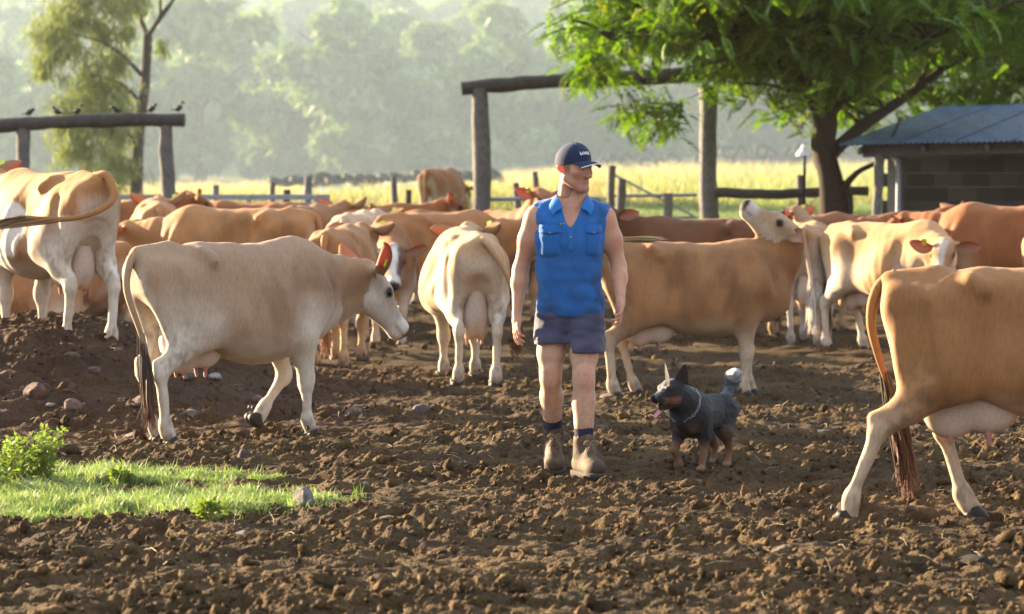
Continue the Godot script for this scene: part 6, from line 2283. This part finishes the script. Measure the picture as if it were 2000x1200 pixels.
		for s in [-1.0, 1.0]:
			lb.tube(curve([Vector3(0, 0.188, 0.078), Vector3(0.022 * s, 0.20, 0.086), Vector3(0.038 * s, 0.180, 0.080), Vector3(0.012 * s, 0.178, 0.082)], 4), range(13).map(func(_q): return 0.003), 5, [Color.WHITE])
			lb.tube(curve([Vector3(0, 0.186, 0.080), Vector3(0.018 * s, 0.16, 0.098), Vector3(0.034 * s, 0.13, 0.100)], 4), range(9).map(func(_q): return 0.003), 5, [Color.WHITE])
		part("lace_bow", lb.mesh(), lace, boot)

# ---------------------------------------------------------------- the cattle dog
func build_dog() -> void:
	var x0 := 1.09
	var d0 := 17.3
	var root := thing("dog", "blue grey cattle dog with tan legs, tongue out and chain collar, beside the man", "dog", Vector3(x0, land(x0, -d0) + 0.005, -d0), 238.0)
	root.scale = Vector3.ONE * 0.93
	var f := Field.new(Vector3(-0.36, -0.02, -0.2), Vector3(0.62, 0.72, 0.2), 0.0085)
	f.loft([[-0.28, 0.39, 0.35, 0.02, 0.0, 0.0, 0.0], [-0.24, 0.435, 0.29, 0.07, 0.1, 0.0, 0.0], [-0.12, 0.452, 0.25, 0.095, 0.1, 0.0, 0.1], [0.02, 0.455, 0.225, 0.108, 0.1, 0.0, 0.12], [0.14, 0.468, 0.205, 0.112, 0.1, 0.0, 0.1], [0.23, 0.455, 0.22, 0.095, 0.0, 0.0, 0.0], [0.29, 0.41, 0.26, 0.06, 0.0, 0.0, 0.0], [0.32, 0.36, 0.30, 0.02, 0.0, 0.0, 0.0]], 0.03, 1)
	var poll := Vector3(0.30, 0.505, 0.02)
	var hb := head_basis(Vector3(0.92, -0.08, 0.22), Vector3.UP)
	f.cone(Vector3(0.16, 0.375, 0), 0.105, Vector3(0.27, 0.435, 0.01), 0.085, 0.06, 2)
	f.cone(Vector3(0.27, 0.435, 0.01), 0.085, poll + hb.x * 0.02 - hb.y * 0.02, 0.075, 0.04, 2)
	f.ball(poll + hb.x * 0.05, Vector3(0.08, 0.068, 0.083), 0.03, 3, hb)
	f.cone(poll + hb.x * 0.07 - hb.y * 0.02, 0.060, poll + hb.x * 0.16 - hb.y * 0.03, 0.038, 0.04, 3)
	f.cone(poll + hb.x * 0.165 - hb.y * 0.03, 0.032, poll + hb.x * 0.20 - hb.y * 0.032, 0.028, 0.02, 3)
	f.ball(poll + hb.x * 0.225 - hb.y * 0.018, Vector3(0.016, 0.014, 0.018), 0.008, 5, hb)
	f.cone(poll + hb.x * 0.06 - hb.y * 0.06, 0.042, poll + hb.x * 0.155 - hb.y * 0.095, 0.019, 0.03, 4)
	f.carve(poll + hb.x * 0.12 - hb.y * 0.068, 0.008, poll + hb.x * 0.24 - hb.y * 0.078, 0.016, 0.006, 6)
	for z in [-1.0, 1.0]:
		f.ball(poll + hb.x * 0.105 + hb.y * 0.02 + hb.z * 0.036 * z, Vector3(0.03, 0.014, 0.02), 0.02, 3, hb)
		f.ball(poll + hb.x * 0.06 - hb.y * 0.04 + hb.z * 0.045 * z, Vector3(0.045, 0.04, 0.03), 0.03, 3, hb)
	# legs: hind pair, planted fore (its left), raised fore (its right)
	for l in [[-1.0, 0.03], [1.0, -0.03]]:
		var z: float = l[0]
		var s: float = l[1]
		f.cone(Vector3(-0.18, 0.35, 0.055 * z), 0.085, Vector3(-0.13 + s * 0.3, 0.235, 0.07 * z), 0.06, 0.04, 1, Vector3(1, 1, 1.25))
		f.cone(Vector3(-0.13 + s * 0.3, 0.235, 0.07 * z), 0.055, Vector3(-0.225 + s, 0.125, 0.065 * z), 0.027, 0.03, 7, Vector3(1, 1, 1.2))
		f.cone(Vector3(-0.225 + s, 0.13, 0.065 * z), 0.021, Vector3(-0.20 + s, 0.035, 0.066 * z), 0.018, 0.02, 8)
		f.ball(Vector3(-0.18 + s, 0.02, 0.067 * z), Vector3(0.036, 0.02, 0.024), 0.015, 9)
	f.cone(Vector3(0.19, 0.34, -0.075), 0.06, Vector3(0.15, 0.225, -0.082), 0.045, 0.04, 1, Vector3(1, 1, 1.2))
	f.cone(Vector3(0.15, 0.225, -0.082), 0.036, Vector3(0.165, 0.10, -0.075), 0.022, 0.03, 7)
	f.cone(Vector3(0.165, 0.10, -0.075), 0.022, Vector3(0.175, 0.035, -0.075), 0.020, 0.02, 8)
	f.ball(Vector3(0.195, 0.02, -0.075), Vector3(0.036, 0.02, 0.025), 0.015, 9)
	f.cone(Vector3(0.19, 0.34, 0.075), 0.06, Vector3(0.17, 0.225, 0.082), 0.045, 0.04, 1, Vector3(1, 1, 1.2))
	f.cone(Vector3(0.17, 0.225, 0.082), 0.036, Vector3(0.24, 0.13, 0.08), 0.023, 0.03, 7)
	f.cone(Vector3(0.24, 0.13, 0.08), 0.022, Vector3(0.205, 0.07, 0.078), 0.019, 0.02, 8)
	f.ball(Vector3(0.19, 0.045, 0.078), Vector3(0.026, 0.036, 0.028), 0.015, 9)
	# tail curled up over the rump
	f.cone(Vector3(-0.25, 0.41, 0), 0.035, Vector3(-0.31, 0.47, -0.01), 0.036, 0.03, 10)
	f.cone(Vector3(-0.31, 0.47, -0.01), 0.036, Vector3(-0.30, 0.54, -0.03), 0.046, 0.02, 10)
	f.cone(Vector3(-0.30, 0.545, -0.03), 0.043, Vector3(-0.265, 0.57, -0.075), 0.034, 0.03, 11)
	var fuzz := FastNoiseLite.new()
	fuzz.seed = 14
	fuzz.frequency = 30.0
	fuzz.fractal_octaves = 2
	f.ripple(fuzz, 0.007)
	fuzz.frequency = 55.0
	f.ripple(fuzz, 0.014, Vector3.ONE, 10)
	f.ripple(fuzz, 0.014, Vector3.ONE, 11)
	var r := f.net()
	var cols := PackedColorArray()
	var blue := Color(0.011, 0.0125, 0.017)
	var black := Color(0.012, 0.012, 0.014)
	var tan := Color(0.22, 0.105, 0.05)
	for q in r.v.size():
		var p: Vector3 = r.v[q]
		var t: int = r.t[q]
		var sp := noise_c.get_noise_3dv(p * 9.0)
		var sp2 := noise_b.get_noise_3dv(p * 3.0)
		var c := blue.lerp(Color(0.034, 0.038, 0.047), clampf(sp * 1.1 + 0.1, 0, 1) * 0.6).lerp(black, clampf(0.15 - sp2 * 1.2, 0, 0.75))
		if p.y < 0.33 and p.x > 0.19:
			c = c.lerp(tan, smoothstep(0.02, 0.06, absf(p.z)) * 0.6 * smoothstep(0.31, 0.25, p.y + sp * 0.04) * smoothstep(0.21, 0.26, p.x + sp * 0.03))
		if t == 7 or t == 8 or t == 9:
			c = c.lerp(tan, smoothstep(0.21, 0.13, p.y + sp * 0.03) * 0.9)
			c = c.lerp(Color(0.30, 0.17, 0.10), smoothstep(0.09, 0.03, p.y) * 0.5)
		if t == 1 and p.y < 0.3 and p.x < -0.05:
			c = c.lerp(tan, 0.35 * smoothstep(0.3, 0.22, p.y))
		if t == 10:
			c = Color(0.13, 0.15, 0.18).lerp(Color(0.07, 0.08, 0.1), clampf(0.5 + sp, 0, 1))
		if t == 11:
			c = Color(0.34, 0.35, 0.37)
		if t >= 2 and t <= 6 and t != 2:
			var l := hb.inverse() * (p - poll)
			c = black.lerp(blue, 0.15)
			if absf(l.z) < 0.022 and l.y > -0.01:
				c = Color(0.15, 0.165, 0.19).lerp(blue, clampf(0.4 + sp, 0, 1))
			if l.x > 0.12 and absf(l.z) < 0.02 and l.y > -0.02:
				c = Color(0.12, 0.125, 0.14)
			if l.y < -0.025 and l.x > 0.02 and l.x < 0.19 and absf(l.z) > 0.016:
				c = c.lerp(tan, 0.85 * smoothstep(-0.02, -0.04, l.y))
			var brow := Vector3(l.x - 0.115, l.y - 0.038, absf(l.z) - 0.028).length()
			c = c.lerp(tan, smoothstep(0.016, 0.009, brow))
			if l.x > 0.16 and l.y < -0.03 and t == 3:
				c = c.lerp(black, 0.8)
			if t == 5:
				c = Color(0.008, 0.008, 0.009)
			if t == 6:
				c = Color(0.07, 0.03, 0.03)
			if t == 4:
				c = black.lerp(tan, 0.45 if l.x < 0.11 else 0.05)
		if t == 2:
			c = c.lerp(black, smoothstep(0.40, 0.48, p.y) * 0.5)
		cols.append(c)
	var fur := mat(Color.WHITE, 0.6, true)
	grain(fur, M.soft, Vector3(9, 9, 9), M.fine, 0.25)
	fur.rim_enabled = true
	fur.rim = 0.06
	part("body", net_mesh(r, cols), fur, root)
	# ears
	for z in [-1.0, 1.0]:
		var b := Mb.new()
		for side in 2:
			var rows := []
			for q in 8:
				var u := q / 7.0
				var w := 0.043 * (1.0 - pow(u, 1.6)) + 0.002
				var row := []
				for k in 7:
					var v := k / 3.0 - 1.0
					row.append(Vector3((v * v) * 0.018 * (1.0 - u) + (0.0035 if side == 0 else -0.0035) * (1.0 - v * v), u * 0.125, v * w))
				rows.append(row)
			b.skin(rows, [Color(0.035, 0.024, 0.02) if side == 0 else Color(0.014, 0.013, 0.014)], side == 1)
		var eb := hb * Basis(Vector3.RIGHT, 0.30 * z) * Basis(Vector3.UP, -0.5 * z)
		part("ear", b.mesh(), fur, root, Transform3D(eb, poll + hb.x * 0.015 + hb.y * 0.042 + hb.z * 0.045 * z))
		b = Mb.new()
		b.sphere(Vector3.ZERO, Vector3.ONE * 0.0105, Color(0.02, 0.012, 0.008), 8, 12)
		var e := part("eye", b.mesh(), M.eye, root, Transform3D(hb, poll + hb.x * 0.118 + hb.y * 0.014 + hb.z * 0.040 * z))
		b = Mb.new()
		b.sphere(Vector3(-0.002, 0.002, 0.0025 * z), Vector3.ONE * 0.0102, Color(0.25, 0.2, 0.16), 7, 10)
		part("eye_white", b.mesh(), M.feather, e)
	# tongue
	var tg := mat(Color(0.55, 0.20, 0.22), 0.35)
	var b := Mb.new()
	for side in 2:
		var rows := []
		for q in 8:
			var u := q / 7.0
			var row := []
			for k in 5:
				var v := k / 2.0 - 1.0
				var w := 0.021 * (1.0 - 0.4 * pow(u, 4.0))
				row.append(hb * Vector3(0.10 + u * 0.115, -0.080 - 0.030 * u - 0.035 * u * u + 0.005 * v * v + (0.004 if side == 0 else -0.004), v * w))
			rows.append(row)
		b.skin(rows, [Color.WHITE], side == 0)
	part("tongue", b.mesh(), tg, root, Transform3D(Basis.IDENTITY, poll))
	b = Mb.new()
	for z in [-1.0, 1.0]:
		b.tube([poll + hb * Vector3(0.195, -0.052, 0.014 * z), poll + hb * Vector3(0.197, -0.066, 0.014 * z)], [0.004, 0.001], 6, [Color(0.7, 0.65, 0.55)])
	part("fangs", b.mesh(), M.feather, root)
	# chain collar
	var steel := mat(Color(0.35, 0.35, 0.36), 0.38)
	steel.metallic = 1.0
	var ring := Mb.new()
	var rp := []
	for q in 13:
		var a := TAU * q / 12.0
		rp.append(Vector3(cos(a) * 0.013, 0, sin(a) * 0.008))
	ring.tube(rp, range(13).map(func(_q): return 0.0022), 5, [Color.WHITE], 0.0, 0, false)
	var rm := ring.mesh()
	var n := 22
	var axis := (Vector3(0.27, 0.435, 0.01) - Vector3(0.16, 0.375, 0)).normalized()
	var side := axis.cross(Vector3(0, 0, 1)).normalized()
	for q in n:
		var a := TAU * q / n
		var dir := side * cos(a) + Vector3(0, 0, 1) * sin(a)
		var rad := 0.108 + 0.012 * maxf(0.0, dir.dot(Vector3(0.6, -0.8, 0)))
		var tang := (-side * sin(a) + Vector3(0, 0, 1) * cos(a))
		var bb := Basis(tang, dir, tang.cross(dir)) * Basis(Vector3.RIGHT, (q % 2) * PI / 2)
		part("collar_link", rm, steel, root, Transform3D(bb, Vector3(0.255, 0.428, 0.008) + dir * rad + Vector3(0.0, -0.01, 0)))

# ---------------------------------------------------------------- stones, grass, weeds
func spot(px: float, py: float) -> Vector3:   # where a line of sight meets the ground
	var dir := Vector3((px - 1000.0) / 6000.0, -(py - 355.0) / 6000.0, -1.0)
	var d := 10.5
	while d < 60.0:
		var p := Vector3(0, 1.62, 0) + dir * d
		if p.y < land(p.x, p.z):
			return Vector3(p.x, land(p.x, p.z), p.z)
		d += 0.02
	return Vector3(0, 1.62, 0) + dir * 60.0

func build_stones() -> void:
	# px, py (foot), width m, height share, colour, label
	var red := Color(0.24, 0.13, 0.10)
	var grey := Color(0.23, 0.20, 0.18)
	var pale := Color(0.40, 0.36, 0.33)
	var brown := Color(0.17, 0.11, 0.075)
	var list := [[66, 782, 0.145, 0.95, red, "large reddish stone low on the mound's slope at the left"], [137, 806, 0.13, 0.8, Color(0.30, 0.20, 0.17), "grey pink stone leaning right of the large reddish one"], [41, 768, 0.075, 0.7, Color(0.28, 0.17, 0.14), "small pink stone just left of the large reddish one"], [97, 796, 0.06, 0.55, pale, "flat whitish pebble between the two big stones on the slope"],
		[10, 740, 0.10, 0.6, red, "reddish stone cut off by the left edge on the slope"], [182, 731, 0.09, 0.75, red.lightened(0.05), "round red stone high on the slope over the gap"], [138, 702, 0.11, 0.5, brown, "dark stone near the top of the mound"], [222, 690, 0.11, 0.55, brown.lightened(0.1), "stone at the hind hoof of the cow on the mound"], [131, 770, 0.11, 0.8, Color(0.16, 0.08, 0.06), "dark red stone behind the grey pink one"],
		[272, 800, 0.18, 0.6, Color(0.17, 0.10, 0.08), "broad dark red stone behind the pale cow's tail switch"], [234, 790, 0.06, 0.7, Color(0.16, 0.12, 0.11), "little dark stone left of the tail switch"], [365, 742, 0.12, 0.6, pale * 0.75, "grey brown stone seen under the pale cow's udder"], [420, 741, 0.085, 0.7, Color(0.55, 0.5, 0.44), "white stone seen under the pale cow's belly"],
		[368, 816, 0.12, 0.5, grey, "flat grey stone right of the pale cow's hind leg"], [258, 862, 0.15, 0.45, Color(0.21, 0.18, 0.17), "flat pale topped stone left of the pale cow's hind hoof"], [474, 902, 0.085, 0.95, Color(0.15, 0.10, 0.085), "upright brown stone behind the grass"], [502, 900, 0.07, 0.75, grey * 0.7, "rounder stone beside the upright brown one"], [504, 788, 0.08, 0.95, Color(0.30, 0.2, 0.16), "pinkish stone behind the raised hoof of the pale cow"],
		[692, 815, 0.115, 0.7, Color(0.30, 0.22, 0.16), "tan rounded stone under the pale cow's muzzle"], [593, 991, 0.112, 1.0, Color(0.36, 0.32, 0.28), "square pale grey stone at the right end of the grass"], [560, 985, 0.045, 0.7, brown, "small dark stone left of the square grey one"], [468, 1055, 0.08, 0.6, Color(0.27, 0.26, 0.26), "smooth grey pebble on the mud below the grass"], [828, 806, 0.14, 0.5, grey * 0.8, "low grey stone in the mud left of the man's knees"],
		[1369, 954, 0.095, 0.6, Color(0.27, 0.17, 0.10), "tan flat stone in front of the dog's planted paw"], [1350, 938, 0.095, 0.65, Color(0.15, 0.10, 0.075), "brown flat stone under the dog's raised paw"], [1330, 1045, 0.075, 0.75, Color(0.22, 0.14, 0.09), "tan lump of stone in the mud below the dog"], [1530, 1088, 0.085, 0.65, Color(0.26, 0.18, 0.12), "tan stone in the mud left of the big cow's hooves"], [1174, 844, 0.11, 0.45, grey * 0.8, "flat grey stone right of the man's boots"], [1100, 866, 0.09, 0.9, Color(0.2, 0.15, 0.11), "grey stone half hidden between the man's boots"],
		[1096, 937, 0.05, 0.5, Color(0.14, 0.12, 0.11), "small dark pebble between the toes of the man's boots"], [1615, 853, 0.12, 0.45, Color(0.2, 0.19, 0.19), "flat bluish stone behind the big cow's hind leg"], [1190, 783, 0.12, 0.6, Color(0.28, 0.19, 0.14), "reddish stone at the hoof of the cow with its head thrown back"], [800, 868, 0.05, 0.6, pale * 0.8, "small pale pebble in the shaded mud left of the boots"], [712, 951, 0.04, 0.7, Color(0.45, 0.38, 0.3), "bright little stone on the lit mud right of the grass"], [975, 1008, 0.04, 0.7, brown.lightened(0.1), "tiny tan stone in the lit mud below the man"], [760, 1020, 0.09, 0.35, Color(0.18, 0.14, 0.09), "flat brown slab in the mud right of the pale pebble"], [1915, 1110, 0.15, 0.4, Color(0.03, 0.022, 0.014), "broad dark lump at the lower right under the big cow"]]
	var k := 0
	for s in list:
		k += 1
		var p := spot(s[0], s[1])
		var f := Field.new(Vector3(-0.75, -0.5, -0.75), Vector3(0.75, 0.95, 0.75), 0.085)
		var rng := RandomNumberGenerator.new()
		rng.seed = 400 + k
		f.ball(Vector3(0, 0.1, 0), Vector3(0.62, 0.6, 0.55), 0.1, 1)
		for q in 7:
			var n := Vector3(rng.randfn(), rng.randfn() * 0.8 + 0.2, rng.randfn()).normalized()
			f.cut(Vector3(0, 0.1, 0) + n * rng.randf_range(0.34, 0.5), n, Vector3(-2, -2, -2), Vector3(2, 2, 2))
		f.ripple(noise_b, 0.06, Vector3.ONE * (0.8 + 0.1 * k))
		var r := f.net()
		var cols := PackedColorArray()
		for v in r.v:
			var a := noise_b.get_noise_3d(v.x * 1.6 + k, v.y * 1.6, v.z * 1.6)
			var c: Color = s[4]
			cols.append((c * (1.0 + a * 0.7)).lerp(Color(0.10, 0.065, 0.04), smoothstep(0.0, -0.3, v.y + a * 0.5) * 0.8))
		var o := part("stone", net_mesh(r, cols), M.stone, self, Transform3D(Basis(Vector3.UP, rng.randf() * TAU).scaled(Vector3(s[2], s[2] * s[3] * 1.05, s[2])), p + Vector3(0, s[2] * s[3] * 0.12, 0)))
		tag(o, s[5], "stone", "stones in the yard")

func build_grass() -> void:
	var rng := RandomNumberGenerator.new()
	rng.seed = 55
	var protos := []
	for k in 3:
		var b := Mb.new()
		for q in 16:
			var a := rng.randf() * TAU
			var p := Vector3(rng.randfn(0, 0.022), 0, rng.randfn(0, 0.022))
			var h := rng.randf_range(0.03, 0.11) * rng.randf_range(0.6, 1.1)
			var lean := Vector3(rng.randfn(0, 0.5), 0, rng.randfn(0, 0.5)) * h
			var w := Vector3(cos(a), 0, sin(a)) * 0.0026
			var c := Color(0.15, 0.23, 0.06).lerp(Color(0.27, 0.30, 0.13), rng.randf())
			if rng.randf() < 0.12:
				c = Color(0.36, 0.30, 0.17)
			var m := p + Vector3(0, h * 0.6, 0) + lean * 0.35
			b.quad(p - w, m - w * 0.8, m + w * 0.8, p + w, c * 0.85)
			b.tri(m - w * 0.8, p + Vector3(0, h, 0) + lean, m + w * 0.8, c)
		protos.append(b.mesh())
	var places := [[], [], []]
	var tints := [[], [], []]
	for q in 26000:
		var x := rng.randf_range(-4.4, -0.6)
		var z := -rng.randf_range(14.1, 17.6)
		var t := turf(x, z)
		if rng.randf() > t * 1.1 - 0.04 - 0.95 * smoothstep(0.15, -0.3, noise_c.get_noise_2d(x * 0.45, z * 0.45)):
			continue
		var k := rng.randi() % 3
		var w := noise_b.get_noise_2d(x * 1.5, z * 1.5)
		var s := rng.randf_range(0.4, 1.0) * (0.4 + 0.5 * t) * (1.0 + 0.7 * w)
		places[k].append(Transform3D(Basis(Vector3.UP, rng.randf() * TAU).scaled(Vector3(1.1, s, 1.1)), Vector3(x, ground(x, z) - 0.004, z)))
		var dew := clampf(0.5 + w * 1.3, 0.0, 1.0)
		tints[k].append(Color(0.85, 0.95, 0.65).lerp(Color(1.35, 1.3, 1.6), dew * 0.8) * rng.randf_range(0.8, 1.2))
	for k in 3:
		tag(swarm("short_grass", protos[k], M.grass, places[k], self, tints[k]), "short dewy grass in a tongue across the mud at the lower left")
	# single sprigs round the edge of the grass
	places = []
	tints = []
	for q in 500:
		var x := rng.randf_range(-4.2, -0.75)
		var z := -rng.randf_range(14.0, 17.8)
		if turf(x, z) < 0.004 or turf(x, z) > 0.4:
			continue
		places.append(Transform3D(Basis(Vector3.UP, rng.randf() * TAU).scaled(Vector3(0.8, rng.randf_range(0.4, 0.9), 0.8)), Vector3(x, ground(x, z) - 0.004, z)))
		tints.append(Color(0.9, 1.0, 0.7))
	tag(swarm("grass_sprigs", protos[0], M.grass, places, self, tints), "thin grass sprigs round the edge of the green tongue")
	# straws on the mud
	var b := Mb.new()
	b.tube([Vector3(-0.05, 0, 0), Vector3(0, 0.012, 0.004), Vector3(0.05, 0.004, 0)], [0.0012, 0.0014, 0.001], 4, [Color(0.32, 0.24, 0.13)])
	places = []
	for q in 420:
		var d := rng.randf_range(11.4, 24.0)
		var x := rng.randf_range(-0.18, 0.18) * d
		var s := rng.randf_range(0.4, 1.3)
		places.append(Transform3D(Basis.from_euler(Vector3(rng.randfn(0, 0.3), rng.randf() * TAU, rng.randfn(0, 0.35))).scaled(Vector3.ONE * s), Vector3(x, ground(x, -d) + 0.012, -d)))
	tag(swarm("straw", b.mesh(), M.hair, places), "bits of dry straw lying on the mud")

func leafy(called: String, label: String, at: Vector3, stems: int, height: float, sd: int, spread: float, leaf: float) -> void:
	var t := thing(called, label, "plant", at)
	var rng := RandomNumberGenerator.new()
	rng.seed = sd
	var st := Mb.new()
	var lf := Mb.new()
	for q in stems:
		var a := rng.randf() * TAU
		var p := Vector3(cos(a), 0, sin(a)) * rng.randf() * 0.05
		var e := Vector3(cos(a) * spread * rng.randf(), height * rng.randf_range(0.6, 1.0), sin(a) * spread * rng.randf())
		var m := p.lerp(e, 0.5) + Vector3(rng.randfn(0, 0.02), 0.02, rng.randfn(0, 0.02))
		var cp := curve([p, m, e], 6)
		st.tube(cp, range(cp.size()).map(func(i): return lerpf(0.004, 0.0015, float(i) / cp.size())), 5, [Color(0.16, 0.13, 0.06)], 0.0, 0, false)
		for i in range(2, cp.size()):
			for k in 5:
				var d := Vector3(rng.randfn(), rng.randf_range(-0.2, 0.9), rng.randfn()).normalized()
				var w := d.cross(Vector3(rng.randfn(), rng.randfn(), rng.randfn())).normalized() * leaf * 0.28
				var s: Vector3 = cp[i] + d * rng.randf() * 0.03
				var tip := s + d * leaf * rng.randf_range(0.6, 1.2)
				var c := Color(0.13, 0.20, 0.035).lerp(Color(0.25, 0.28, 0.06), rng.randf())
				var mid := s.lerp(tip, 0.5)
				lf.tri(s, mid + w, tip, c)
				lf.tri(s, tip, mid - w, c)
	part("stems", st.mesh(), M.hair, t)
	var l := part("leaves", lf.mesh(), M.grass, t)
	l.set_meta("kind", "stuff")

func build_small_things() -> void:
	for a in [[28.0, 950.0, 13, 0.27, 1, 0.26, "low leafy weed at the left edge over the grass"], [85.0, 948.0, 11, 0.30, 2, 0.16, "tallest leafy weed at the left, right of the low one"], [-25.0, 960.0, 8, 0.22, 3, 0.2, "leafy weed cut off by the left edge"]]:
		var p := spot(a[0], a[1])
		leafy("weed", a[6], p, a[2], a[3], 600 + a[4], a[5], 0.035)
	leafy("seedling", "small broad leafed seedling near the lower edge of the grass", spot(408.0, 1022.0), 5, 0.10, 611, 0.06, 0.035)
	leafy("seedling", "tiny seedling in the rear strip of grass", spot(230.0, 950.0), 4, 0.07, 612, 0.08, 0.035)
	# a white bell shaped cover on a thin post in front of the shade tree
	var b := Mb.new()
	var o := Vector3(3.95, land(3.95, -41.5), -41.5)
	var t := thing("bell_cover", "white bell shaped cover on a thin stake beside the shade tree's trunk", "cover", o)
	b.lathe([[0.12, 1.97 - o.y], [0.105, 2.01 - o.y], [0.06, 2.06 - o.y], [0.03, 2.12 - o.y], [0.0, 2.13 - o.y]], 16, Color.WHITE)
	var white := mat(Color(0.75, 0.74, 0.72), 0.5)
	part("cover", b.mesh(), white, t)
	b = Mb.new()
	b.tube([Vector3(0, 0, 0), Vector3(0, 1.99 - o.y, 0)], [0.02, 0.02], 7, [Color.WHITE])
	part("stake", b.mesh(), M.rubber, t)
